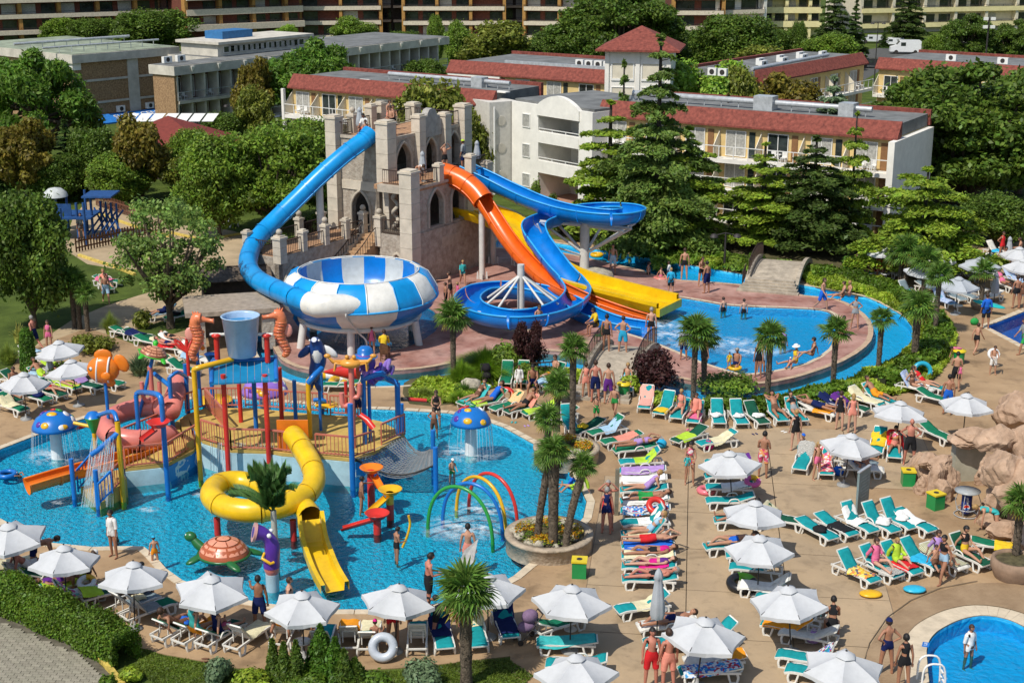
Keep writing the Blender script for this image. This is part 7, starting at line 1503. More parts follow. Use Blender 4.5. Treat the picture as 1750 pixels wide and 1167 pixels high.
TM={k:MATS['towel_'+k]for k in TC}
TM['orange striped']=stripes('towel_orange_striped',(.75,.25,.02),(.74,.66,.4));TM['salmon striped']=stripes('towel_salmon_striped',(.70,.28,.22),(.72,.42,.34),14,'X');TM['blue striped']=stripes('towel_blue_striped',(.05,.20,.55),(.7,.72,.74));TM['zebra']=stripes('towel_zebra',(.02,.02,.02),(.7,.68,.62),12,'X');TM['olive striped']=stripes('towel_olive_striped',(.2,.2,.1),(.6,.58,.42),12)
TM['floral yellow']=patches('towel_floral_yellow',[(.72,.45,.03),(.70,.60,.2),(.1,.1,.15),(.72,.5,.05),(.6,.2,.05)],11);TM['floral pink']=patches('towel_floral_pink',[(.6,.05,.12),(.7,.62,.6),(.62,.1,.2),(.7,.3,.1)],12);TM['floral blue']=patches('towel_floral_blue',[(.02,.13,.5),(.6,.65,.7),(.4,.03,.06),(.05,.3,.6),(.6,.6,.6)],12);TM['flag']=patches('towel_flag',[(.02,.35,.07),(.7,.55,.03),(.02,.35,.07),(.03,.05,.35)],3);TM['bubbles']=patches('towel_bubbles',[(.6,.72,.75),(.2,.6,.6),(.6,.1,.3),(.65,.72,.75),(.4,.6,.1),(.6,.7,.75)],9)
HEAPS=[heap_mesh(i)for i in range(4)]
def towel(t,kind,color,label,group=None,seed=0,ang=0,dx=0,name='towel',cat='towel'):
 if kind=='heap':o=bpy.data.objects.new('towel' if name=='towel' else name,HEAPS[seed%4]);COL.objects.link(o);M=MTr((dx,uni(-.08,.08),.46));s=uni(.8,1.15);M=M@MRot(uni(0,6),4,'Z')@Matrix.Scale(s,4)
 else:o=bpy.data.objects.new(name,towel_mesh(ang,kind,seed%3));COL.objects.link(o);M=MTr((0,0,.012))
 o.matrix_world=Matrix.LocRotScale(t.location,t.rotation_euler,None)@M;slot(o,TM[color]);return tag(o,label,cat,group)
 # ================================================================ PEOPLE
class Proto:pass
def dirv(p,b,s):p,b=rdn(p),rdn(b);return Vec((sin(p)*cos(b),s*sin(b),-cos(p)*cos(b)))
POSES={'stand':dict(tp=0,hd=0,L=((3,4),(-3,2),(4,12),(14,4)),R=((-3,4),(-5,2),(-4,12),(8,4))),'hips':dict(tp=-2,hd=4,L=((3,7),(0,3),(-25,42),(25,-50)),R=((-2,7),(-4,3),(-25,42),(25,-50))),'walk':dict(tp=5,hd=0,L=((24,3),(8,1),(-24,10),(2,2)),R=((-16,3),(-42,1),(22,10),(40,2))),'hold':dict(tp=2,hd=15,L=((4,4),(-2,2),(12,10),(82,-16)),R=((-3,4),(-4,2),(10,10),(86,-18))),'reach':dict(tp=4,hd=0,L=((8,5),(-2,2),(80,10),(88,5)),R=((-6,5),(-8,2),(-2,12),(12,4))),'arms_up':dict(tp=-3,hd=-8,L=((4,5),(-2,2),(120,35),(170,-40)),R=((-3,5),(-4,2),(120,35),(170,-40))),'bend':dict(tp=82,hd=60,L=((-4,6),(-4,3),(8,8),(4,2)),R=((-10,6),(-8,3),(14,8),(20,2))),'sit':dict(tp=14,hd=18,L=((84,10),(4,4),(28,8),(72,-14)),R=((82,10),(-2,4),(26,8),(66,-14))),'floor_sit':dict(tp=-8,hd=10,L=((112,8),(40,4),(30,10),(66,0)),R=((92,12),(82,8),(-30,14),(-12,4))),'recline':dict(tp=-48,hd=-22,L=((94,7),(74,5),(-20,16),(50,-6)),R=((90,7),(84,6),(-24,18),(30,0))),'lie':dict(tp=-84,hd=-70,L=((92,6),(86,5),(86,12),(92,4)),R=((106,6),(48,4),(84,20),(94,2))),'lie_arms':dict(tp=-50,hd=-24,L=((96,9),(70,7),(-130,30),(60,-60)),R=((90,8),(86,6),(-130,30),(60,-60))),'prone':dict(tp=89,hd=84,L=((-89,6),(-88,4),(120,28),(86,-40)),R=((-89,6),(-92,4),(124,30),(80,-44)))}
def build_pose(name,fem=False):
 P=POSES[name];hip=Vec((0,0,0));tp=rdn(P['tp']);up=Vec((sin(tp),0,cos(tp)));fw=Vec((cos(tp),0,-sin(tp)))
 J=[];R_=[];E=[];B=[]
 def v(p,r):J.append(Vector(p));R_.append(r if isinstance(r,tuple)else(r,r));return len(J)-1
 def e(a,b,tagn,ra=None):E.append((a,b));B.append((tagn,J[a].copy(),J[b].copy(),.5*(max(R_[a])+max(R_[b]))))
 w=.9 if fem else 1.
 pel=v(hip,(.145,.115));wa=v(hip+up*.19,(.118*w,.098));ch=v(hip+up*.37+fw*.01,(.150*w,.112));sh=v(hip+up*.49-fw*.01,(.10*w,.085));nk=v(hip+up*.565,(.052,.052))
 hp=rdn(P['hd']);hu=Vec((sin(hp),0,cos(hp)));hf=Vec((cos(hp),0,-sin(hp)));hc=J[nk]+hu*.155+hf*.018;hd=v(J[nk]+hu*.09,.05)
 e(pel,wa,'pelvis');e(wa,ch,'belly');e(ch,sh,'chest');e(sh,nk,'neck');e(nk,hd,'neck');hands=[]
 for s,k in((1,'L'),(-1,'R')):
  th,sn,ua,fa=P[k];a=v(hip+Vec((0,s*.095,-.05)),(.10,.09));d1=dirv(*th,s);d2=dirv(*sn,s);kn=v(J[a]+d1*.42,.06);mid=v(J[a]+d1*.2,.078);cf=v(J[kn]+d2*.14,.056);an=v(J[kn]+d2*.40,.036)
  fd=Vec((-d2.z,0,d2.x));fd.normalize();hl=v(J[an]+d2*.045-fd*.02,.036);to=v(J[an]+d2*.06+fd*.15+Vec((0,s*.02,0)),(.038,.024))
  e(pel,a,'pelvis');e(a,mid,'thigh');e(mid,kn,'knee');e(kn,cf,'shin');e(cf,an,'shin');e(an,hl,'foot');e(hl,to,'foot')
  sd_=v(J[sh]+Vec((0,s*.165*w,0))-up*.035,.058);u1=dirv(*ua,s);u2=dirv(*fa,s);el=v(J[sd_]+u1*.28,.038);mu=v(J[sd_]+u1*.13,.047*w);wr=v(J[el]+u2*.23,.026);pm=v(J[wr]+u2*.075,(.038,.02));f2=v(J[el]+u2*.08,.037)
  e(sh,sd_,'shoulder');e(sd_,mu,'upperarm');e(mu,el,'upperarm');e(el,f2,'forearm');e(f2,wr,'forearm');e(wr,pm,'hand');hands.append((J[pm],u2,s))
 me=bpy.data.meshes.new('skel');me.from_pydata(J,E,[]);o=bpy.data.objects.new('skel',me);COL.objects.link(o);o.modifiers.new('skin','SKIN')
 sv=me.skin_vertices[0].data
 for i,r in enumerate(R_):sv[i].radius=r;sv[i].use_root=(i==0)
 ss=o.modifiers.new('sub','SUBSURF');ss.levels=1;ss.render_levels=1
 dg=bpy.context.evaluated_depsgraph_get();ev=o.evaluated_get(dg);m2=ev.to_mesh();mb=MB()
 mb.add([x.co.copy()for x in m2.vertices],[tuple(p.vertices)for p in m2.polygons],0,True);ev.to_mesh_clear();bpy.data.objects.remove(o);bpy.data.meshes.remove(me)
 nb=len(mb.v)
 Rm=Matrix((hf,Vec((0,1,0)),hu)).transposed();hb=MB();hb.ball((0,0,0),1,14)
 for i,p in enumerate(hb.v):
  x,y,z=p;X=x*.098;Y=y*.076;Z=z*.118
  if z<-.15:k=1-.30*(-z-.15);X=X*k+.012;Y*=k
  if x>.75 and abs(y)<.3 and-.35<z<.15:X+=.028*(1-abs(y)/.3)
  hb.v[i]=tuple(hc+Rm@Vec((X,Y,Z)))
 h0=len(mb.f);mb.add(hb.v,hb.f,0,True)
 for s in(-1,1):mb.ball(hc+Rm@Vec((-.005,s*.078,-.005)),(.02,.012,.032),6,0,Rm);mb.ball(hc+Rm@Vec((.086,s*.032,.012)),(.012,.014,.009),6,1,Rm)
 mb.ball(hc+Rm@Vec((.088,0,-.058)),(.008,.024,.008),6,2,Rm)
 for pm,u2,s in hands:
  a=u2.cross(Vec((0,0,1))if abs(u2.z)<.9 else Vec((1,0,0))).normalized();c=u2.cross(a).normalized()
  for q,l in((-1.5,.062),(-.5,.078),(.5,.074),(1.5,.056)):b0=pm+a*q*.018;mb.tube([b0,b0+u2*(.03+l*.4)+c*.004,b0+u2*(.03+l)+c*.02],[.0095,.009,.0065],5)
  b0=pm-u2*.03+a*.03*s;mb.tube([b0,b0+u2*.03+a*.025*s+c*.01,b0+u2*.062+a*.03*s+c*.018],[.012,.011,.008],5)
 p=Proto();zmin=min(x[2]for x in mb.v);p.base=zmin
 for i,x in enumerate(mb.v):mb.v[i]=(x[0],x[1],x[2]-zmin)
 p.hip=-zmin;p.J=J
 body=mb.mesh('person_body',[MATS['skin_a'],M_DARKM,MATS['lip']]);p.body=body
 V=[Vector(x)for x in mb.v];off=Vec((0,0,-zmin));reg=[]
 for f in mb.f:
  if f[0]>=nb:reg.append('head' if f[0]<nb+len(hb.v)else 'x');continue
  c=sum((V[i]for i in f),Vector())/len(f)-off;best=None
  for tn,A_,B_,r in B:
   ab=B_-A_;q=max(0,min(1,(c-A_).dot(ab)/ab.length_squared));d=(c-(A_+ab*q)).length/r
   if best is None or d<best[0]:best=(d,tn,q)
  reg.append(best[1]+('+' if best[2]>.5 else '-'))
 body.calc_loop_triangles();nor=[x.normal.copy()for x in body.vertices]
 def cut(test,offd,nm):
  ids={};vs=[];fs=[]
  for f,rg in zip(mb.f,reg):
   c=sum((V[i]for i in f),Vector())/len(f)
   if not test(rg,c):continue
   q=[]
   for i in f:
    if i not in ids:ids[i]=len(vs);vs.append(V[i]+nor[i]*offd)
    q.append(ids[i])
   fs.append(tuple(q))
  if not fs:return None
  return MB().add(vs,fs,0,True).mesh(nm,MATS['towel_navy'])
 H=hc+off
 def hair(rg,c):
  if rg!='head':return False
  q=Rm.transposed()@(c-H);return q.z>.045 or(q.x<.012 and q.z>-.05)
 p.wear={'shorts':cut(lambda r,c:r[:-1]in('pelvis','thigh')or r=='knee-',.022,'swim_shorts'),'briefs':cut(lambda r,c:r[:-1]=='pelvis',.010,'swim_briefs'),'top':cut(lambda r,c:r[:-1]=='chest' or r=='belly+',.012,'bikini_top'),'suit':cut(lambda r,c:r[:-1]in('pelvis','belly','chest'),.012,'swimsuit'),'shirt':cut(lambda r,c:r[:-1]in('belly','chest','shoulder','upperarm')or r=='pelvis+',.022,'shirt'),'robe':cut(lambda r,c:r[:-1]in('pelvis','belly','chest','shoulder','upperarm','forearm','thigh'),.035,'towel_wrap'),'hair':cut(hair,.018,'hair'),'cap':cut(lambda r,c:r=='head' and(Rm.transposed()@(c-H)).z>.03,.024,'cap')}
 hb=MB();hb.ball(H+Rm@Vec((-.075,0,-.07)),(.05,.075,.14),10,0,Rm);p.wear['long']=hb.mesh('long_hair',MATS['towel_black'])
 hb=MB();hb.lathe([(.19,0),(.17,.02),(.105,.03),(.095,.10),(.05,.125),(.01,.13)],(0,0,0),16);hb.v=[tuple(H+Rm@Vec((x,y,z+.035)))for x,y,z in hb.v];p.wear['hat']=hb.mesh('sun_hat',MATS['towel_white'])
 return p
for k,c in(('a',(.46,.24,.15)),('b',(.36,.17,.10)),('c',(.27,.12,.065)),('d',(.53,.30,.21)),('e',(.48,.19,.13))):mat('skin_'+k,c,rough=.55,var=.06,scale=6,spec=.35)
mat('lip',(.32,.10,.08));HAIR={'black':(.012,.010,.009),'brown':(.045,.022,.012),'blond':(.36,.22,.08),'grey':(.28,.27,.25),'red':(.16,.045,.015)}
for k,c in HAIR.items():mat('hair_'+k,c,rough=.6,var=.2,scale=20)
PROT={}
def person(px_,py_,face,pose,label,wear=(('shorts','navy'),),skin='a',hair='brown',h=1.74,z=0.,loc=None,fem=False,long=False,group=None,sink=0.):
 k=(pose,fem)
 if k not in PROT:PROT[k]=build_pose(pose,fem)
 P=PROT[k];p=Vector(loc)if loc is not None else G(px_,py_,z);s=h/1.50;o=bpy.data.objects.new('person',P.body);COL.objects.link(o)
 if pose=='sit':p=p-Vec((cos(rdn(face)),sin(rdn(face)),0))*.0
 o.location=(p.x,p.y,p.z-sink);o.scale=(s*1.05,s*1.05,s);o.rotation_euler=(0,0,rdn(face));slot(o,MATS['skin_'+skin]);tag(o,label,'person',group)
 for w,c in wear:
  if P.wear.get(w):obj(P.wear[w].name.split('.')[0],P.wear[w],o,mat=TM[c])
 if hair:
  if P.wear['hair']:obj('hair',P.wear['hair'],o,mat=MATS['hair_'+hair])
  if long:obj('long_hair',P.wear['long'],o,mat=MATS['hair_'+hair])
 return o
def on_lounger(t,pose,label,x=.05,dz=None,**k):
 """sit or lie a person on lounger t (feet along the lounger)"""
 key=(pose,k.get('fem',False))
 if key not in PROT:PROT[key]=build_pose(pose,k.get('fem',False))
 P=PROT[key];r=t.rotation_euler[2];s=k.get('h',1.7)/1.50
 if pose=='prone':r2=r+PI;x=-.1
 else:r2=r
 z=.42-(P.hip-.12)*s if pose!='prone' else.42
 loc=Vector(t.location)+Vec((cos(r)*x,sin(r)*x,z))
 return person(0,0,math.degrees(r2),pose,label,loc=loc,**k)
 # ================================================================ SUNSHADES, LOUNGERS, TOWELS, PEOPLE: PLACEMENT
for a in[(20,893,'sunshade cut off by the left frame edge above the clipped hedge'),(105,938,'sunshade over the two bending bathers near the clipped hedge'),(222,968,'sunshade between the hedge end and the tiled pool corner'),(360,981,'sunshade in front of the turtle float'),(515,1014,'sunshade beside the foot of the yellow chute'),(672,1004,'sunshade over the grey swim ring, next to the man in black shorts'),(834,982,'sunshade half covered by the foreground lawn palm'),(975,1004,'sunshade below the green bin and the flower planter'),(988,1128,'sunshade at the bottom edge over a teal covered lounger'),(1195,1058,'sunshade behind the two men at the bottom edge'),(1358,1005,'sunshade above the woman in a black bikini top'),(1300,916,'sunshade above the black and green swim ring'),(1436,1115,'sunshade at the bottom edge beside the woman standing in a dark bikini'),(1288,860,'sunshade over the pink bag in the central column'),(1255,772,'uppermost sunshade of the central column near the man in red shorts'),(1447,742,'sunshade with a round table and blue cool bag beneath'),(1537,690,'sunshade behind the bald man standing by the rocks'),(1652,675,'sunshade on the path behind the big rock wall'),(37,638,'sunshade at the left edge over shaded green loungers'),(128,617,'sunshade beside the orange fish fountain'),(106,583,'sunshade next to the tall column cypress'),(1517,422,'sunshade shaded by the flat cedar beside the red trunks'),(1577,453,'sunshade tucked behind the river palms'),(1637,474,'bluish sunshade over the grey striped loungers'),(1674,441,'sunshade on the upper terrace behind the bluish one'),(1742,424,'sunshade at the right edge, farthest up the terrace'),(1748,444,'sunshade at the right edge below the farthest one'),(1600,432,'sunshade under the boughs of the flat cedar')]:
 o=umbrella(*a)
 if 'bluish' in a[2]:
  for ch in o.children:
   if ch.name.startswith(('canopy','vent')):slot(ch,M_CANV2)
folded(1122,1100,970,'folded sunshade standing among the foreground loungers by a round table');folded(1698,520,464,'folded grey sunshade at the teal air mattress');folded(88,655,612,'folded pale sunshade on the grass at the left edge');folded(1722,452,404,'folded sunshade behind the woman in a red swimsuit');
folded(0,0,183,'folded sunshade on the upper castle terrace beside the tube entrance',p=C(2.2,5.6,9.2),z=9.2);folded(0,0,258,'folded sunshade on the middle castle terrace by the orange hood',p=C(2.3,.6,6.6),z=6.6);folded(0,0,240,'folded sunshade on the castle terrace end by the blue flume start',p=C(8.4,.4,6.6),z=6.6)
for a in[(975,1075,'round white table on the pole of the sunshade below the bin'),(1125,1062,'round white table with a small red ornament under the folded sunshade'),(1190,1130,'round white table under the sunshade behind the two men'),(1447,800,'round white table with bottles under the sunshade with the blue bag'),(1512,480,'white table beneath the cedar shaded sunshade'),(1636,535,'small white table between the two grey striped loungers'),(517,1118,'round grey white table by the dark thujas')]:table(*a)
D={'T':F_TEAL,'G':F_GREEN,'D':F_DKG,'W':F_WHT,'S':F_GREY,'P':F_BLUEM}
HEDGE='loungers in a row before the river bed';COLL='loungers stacked side by side near the flower planters';COLC='loungers down the central column of sunshades';ROWU='upper row of teal loungers by the notice board';ROWL='lower row of loungers above the round pool';FRONT='loungers along the front pool edge';LEFT='green loungers on the left deck';GREENS='green loungers beside the pool corner';LAWN='loungers scattered on the lawn';TERR='loungers on the upper right terrace';MIDS='loungers around the middle of the deck'
L_=[(1104,697,-102,48,'T',HEDGE,'with a salmon striped cover, leftmost of the bed row',('full','salmon striped','salmon striped towel covering the leftmost lounger of the bed row'),None),(1136,707,-112,52,'T',HEDGE,'with a bright yellow towel over its foot',('foot','yellow','bright yellow towel at the foot of a teal lounger'),None),(1162,714,-112,28,'T',HEDGE,'shared with a sitting woman in sunglasses',None,('floor_sit',dict(wear=(('top','salmon'),('briefs','salmon')),fem=True,hair='blond',h=1.6),'woman with pinned hair sitting up on a teal lounger beside the yellow towel')),(1188,721,-106,35,'T',HEDGE,'under a woman wrapped in a pink towel',('seat','pink','pink towel under the wrapped woman'),('floor_sit',dict(wear=(('robe','salmon'),),fem=True,hair='brown',h=1.6),'woman wrapped in a pink towel sitting on a lounger')),(1226,722,-92,50,'T',HEDGE,'with a crumpled white towel at its middle, back raised',('heap','white','crumpled white towel on the teal lounger, third of the empty trio from the hedge palm'),None),(1261,723,-86,52,'T',HEDGE,'of brighter teal with a small white towel',('heap','white','small white cloth on the brighter teal lounger'),None),(1291,723,-74,40,'D',HEDGE,'of dark green with a white bundle and slippers in front',('heap','white','white bundle on the dark green lounger'),None),(1326,718,-80,46,'T',HEDGE,'under the man holding his arms behind his head',None,('lie_arms',dict(wear=(('briefs','brown'),),skin='b',hair='black',h=1.75),'man in dark trunks leaning back with both arms behind his head on a lounger')),(1358,718,-76,46,'T',HEDGE,'under the woman talking on her phone',None,('recline',dict(wear=(('top','black'),('briefs','grey')),fem=True,hair='black',long=True,h=1.65),'woman in a dark bikini top reclining beside the man with raised arms')),(1398,712,-40,20,'W',HEDGE,'with a golden orange towel, turned sideways',('seat','orange','golden orange towel on the white sideways lounger'),None),(1428,700,-40,24,'W',HEDGE,'covered in navy cloth behind the women in black',('full','navy','navy blue cover on a lounger behind the standing women'),None),(1452,704,-45,30,'D',HEDGE,'of dark green with purple cloth at its head',('back','purple','purple towel over a dark green lounger head'),None),(1478,694,-50,38,'T',HEDGE,'with a long cream towel, before the sunshade by the bald man',('full','cream','long cream towel on the lounger near the end of the bed row'),None),(1498,690,-50,45,'T',HEDGE,'last of the bed row, half under a sunshade',None,None),(866,655,-98,62,'G',GREENS,'standing steep on the left of the upright pair',None,None),(893,655,-96,62,'G',GREENS,'standing steep behind the child in a white wrap',None,None),(922,662,-60,25,'G',GREENS,'under the man sitting forward',('seat','pale blue','pale blue towel on the lounger of the man sitting forward'),None),(945,655,-130,52,'G',GREENS,'with a pale towel, nearest the fan palm',('seat','pale blue','pale towel on the upright lounger nearest the fan palm'),None),(812,693,-140,45,'G',GREENS,'under the sleepy woman at the planting edge',('full','aqua','aqua towel beneath the woman at the planting edge'),('recline',dict(wear=(('top','brown'),('briefs','brown')),fem=True,hair='brown',h=1.62),'woman resting on the lounger closest to the feather grass')),(838,697,-148,38,'G',GREENS,'with a lime towel and a white hooded top',('foot','lime','lime green towel on the second poolside lounger'),None),(868,703,-142,42,'G',GREENS,'with an orange striped towel hung over its back',('back','orange striped','orange striped towel over a lounger back'),None),(893,708,-145,42,'D',GREENS,'under the tanned man lying by the mushroom fountain',('back','salmon','reddish towel behind the tanned man'),('recline',dict(wear=(('briefs','black'),),skin='b',hair='black',h=1.74),'tanned man in black trunks reclining beside the blue mushroom')),(925,712,-150,22,'G',GREENS,'with a bright lime towel by the rear palm crown',('full','lime','bright lime towel on the lounger by the palm crown'),None),(955,720,-150,20,'G',GREENS,'almost hidden behind the rear palm crown',('seat','lilac','lilac towel behind the rear palm crown'),None),(972,733,-80,62,'T',MIDS,'standing upright behind the rear palm trunk',None,None),(1004,742,-135,15,'D',MIDS,'with a yellow bag on its foot, beside the tall palm',('heap','yellow','yellow bag on the lounger beside the tall palm'),None),(1038,746,-150,48,'G',MIDS,'with its raised back turned to the deck',('half','pale blue','pale towel on the tilted green lounger'),None),(1062,762,-155,14,'G',MIDS,'carrying a round orange pizza print towel',('half','salmon','orange patterned towel on the low green lounger'),None),(1084,778,-165,10,'G',MIDS,'empty and flat with white straps',None,None),(1178,757,-140,22,'D',MIDS,'with a lime leaf towel and a striped headrest',('seat','lime','lime leaf patterned towel on the lone dark green lounger'),None),(1225,765,-160,28,'T',MIDS,'with a magenta bag and a cream towel',('half','cream','cream towel on the lounger with the magenta bag'),None),]
for k,(y,tw)in enumerate([(800,('half','lime','lime and white towel at the top of the stacked row')),(817,('full','lilac','lilac blanket on the second lounger of the stacked row')),(833,('full','white','white towel with a red cup on the stacked row')),(850,None),(868,('full','white','white towel under the woman in the pale swimsuit')),(886,('full','floral blue','blue floral towel with a pink cloth on the stacked row')),(905,('half','white','white towel beside the red swim ring')),(925,('seat','cream','cream towel under the woman in the sky bikini')),(945,('full','blue','bright blue towel hanging off a teal lounger')),(963,('full','cream','cream blanket with dark swimwear on the stacked row')),(982,('half','magenta','magenta towel beneath the woman near the folded sunshade')),(1003,None)]):
 pr={850:('recline',dict(wear=(('suit','lilac'),),fem=True,hair='blond',h=1.66),'woman in a lilac swimsuit lying in the stacked row of loungers'),925:('recline',dict(wear=(('top','pale blue'),('briefs','pale blue')),fem=True,hair='blond',long=True,h=1.68,skin='a'),'blonde woman in a sky blue bikini leaning back in the stacked row'),982:('lie',dict(wear=(('top','purple'),('briefs','magenta')),fem=True,hair='brown',h=1.64,skin='d'),'woman in a dark purple bikini lying beside the magenta towel'),1003:('lie',dict(wear=(('briefs','black'),),hair='grey',h=1.72,skin='e'),'sunburnt man lying just above the folded sunshade')}.get(y)
 w=['at the top of the stacked row, back raised','second in the stacked row, lilac blanket','third in the stacked row with a white towel','holding the woman in the lilac swimsuit','beneath a white towel at the middle of the stacked row','with blue floral towel in the stacked row','beside the red swim ring, back steeply raised','under the blonde woman in the sky blue bikini','draped in a bright blue towel','with a cream blanket and dark swimwear','under the woman in the purple bikini','at the bottom of the stacked row, under the sunburnt man'][k]
 L_.append((1096+k*1.2,y,180+uni(-5,5),[45,12,12,14,12,14,55,52,8,10,12,10][k],'T' if y not in(833,)else 'W',COLL,w,tw,pr))
L_+=[(1098,1050,200,32,'T',MIDS,'with a cream towel, left of the folded sunshade',('half','cream','cream towel on the lounger left of the folded sunshade'),None),(1138,1082,190,20,'W',MIDS,'under bare legs near the folded sunshade',None,('lie',dict(wear=(('briefs','navy'),),skin='b',hair='brown'),'man with tanned legs lying under the sunshade behind the two men')),(1150,1112,185,8,'T',MIDS,'empty, just above the two men at the bottom edge',None,None),(1215,1105,200,40,'T',MIDS,'shaded by the sunshade behind the two men',('seat','aqua','aqua towel in the shade behind the two men'),None),(1212,1160,182,10,'T',MIDS,'hidden under a heap of floral cloth at the bottom edge',('full','floral blue','red and blue floral cloth heap at the bottom edge'),None),(1220,1142,185,10,'W',MIDS,'with an orange folder at the bottom edge',('back','orange','orange cloth on the white lounger at the bottom edge'),None),(1243,802,180,20,'T',COLC,'under the top sunshade, purple cloth at its head',('back','purple','purple cloth in the shade of the top central sunshade'),None),(1243,825,180,14,'T',COLC,'second under the top central sunshade',None,None),(1246,845,180,12,'T',COLC,'with the pink and yellow beach bag',('half','white','white towel under the pink beach bag'),None),(1247,868,178,20,'T',COLC,'with a yellow pool noodle piece',None,None),(1262,902,175,35,'T',COLC,'under the bag sunshade, dark haired man at its head',None,('recline',dict(wear=(('shorts','black'),),skin='b',hair='black'),'dark haired man in the shade of the central sunshade with the pink bag')),(1246,945,185,12,'T',COLC,'with sunbathing legs sticking out of the shade',None,('lie',dict(wear=(('briefs','blue'),),skin='a',hair='brown'),'bather lying with legs out of the shade above the black swim ring')),(1285,962,178,45,'T',COLC,'with a pale blue towel in the shade',('seat','pale blue','pale blue towel shaded by the third central sunshade'),None),(1292,985,170,30,'T',COLC,'tilted beside the black and green swim ring',None,None),(1340,900,-30,40,'D',COLC,'behind the sunshade with a dark green back',('back','cream','cream towel on the dark green back behind the sunshade'),None),(1308,1018,165,40,'W',COLC,'with a white towel above the black bikini woman',('full','white','white towel on the lounger above the black bikini woman'),None),(1338,1040,160,30,'T',COLC,'shaded, seen from behind its raised frame',None,None),(1362,1062,160,12,'T',COLC,'long flat teal in the deep shade',('back','black','dark bag cloth on the flat shaded lounger'),None),(1350,1085,158,40,'T',COLC,'with the golden orange towel on its back',('full','orange','golden orange towel draped from a raised teal back'),None),(1382,1100,160,30,'W',COLC,'under the seated woman in a black bikini top',None,None),(1378,1140,158,42,'T',COLC,'with a blue and white towel at the bottom edge',('back','floral blue','blue and white towel at the bottom edge'),None),(1395,1165,158,40,'T',COLC,'lowest of the central column, cut by the frame',None,None)]
for k,(x,y,a,tw,w)in enumerate([(1395,918,10,('heap','black','black cloth on the first lounger of the upper row'),'first of the upper row with a round black cloth'),(1428,912,16,('seat','black','black garment spread on the second lounger of the upper row'),'second of the upper row with a spread black garment'),(1463,906,55,('half','white','white towel hanging beside the notice board'),'raised beside the notice board with a white towel'),(1500,906,52,('heap','white','white towel with lime goggles in the upper row'),'with lime goggles and a dark pouch'),(1530,900,55,('heap','white','white crumpled towel near the end of the upper row'),'steeply raised with a white crumpled towel'),(1562,905,16,('half','white','white folded towel on the last lounger of the upper row'),'last of the upper row, turned toward the rocks')]):L_.append((x,y,-58,a,'T',ROWU,w,tw,None))
for x,y,a,f,tw,w,pr in[(1462,990,48,'T',('seat','floral yellow','yellow floral towel on the first lounger of the lower row'),'with a yellow floral towel, first of the lower row',None),(1500,982,48,'T',('foot','zebra','zebra striped towel at the feet of the woman in pink'),'under the woman in a pink shirt',('floor_sit',dict(wear=(('shirt','pink'),('briefs','pink')),fem=True,hair='brown',h=1.6,skin='d'),'woman in a pink shirt sitting on a lounger of the lower row')),(1535,976,48,'T',('seat','red','coral towel under the child in lime'),'under the child in a lime towel',('floor_sit',dict(wear=(('robe','lime'),),hair='blond',h=1.4,skin='d'),'blonde child wrapped in a lime towel on a teal lounger')),(1570,968,44,'T',('seat','cyan','cyan towel with white print on the fourth lower row lounger'),'with a cyan printed towel',None),(1612,968,18,'W',('full','olive striped','striped mat on the white lounger of the lower row'),'with an olive striped mat, woman and child beside it',None),(1652,962,52,'D',None,'of dark green under the woman with a yellow cloth',('floor_sit',dict(wear=(('top','black'),('briefs','yellow')),fem=True,hair='black',h=1.66,skin='a'),'woman with a dark bun sitting on the dark green lounger, yellow cloth on her legs')),(1705,945,8,'G',('seat','yellow','yellow and white towel on the lounger by the clay tub'),'by the clay tub, under the bending woman',None)]:
 L_.append((x,y,-58 if x<1690 else-20,a,f,ROWL,w,tw,pr))
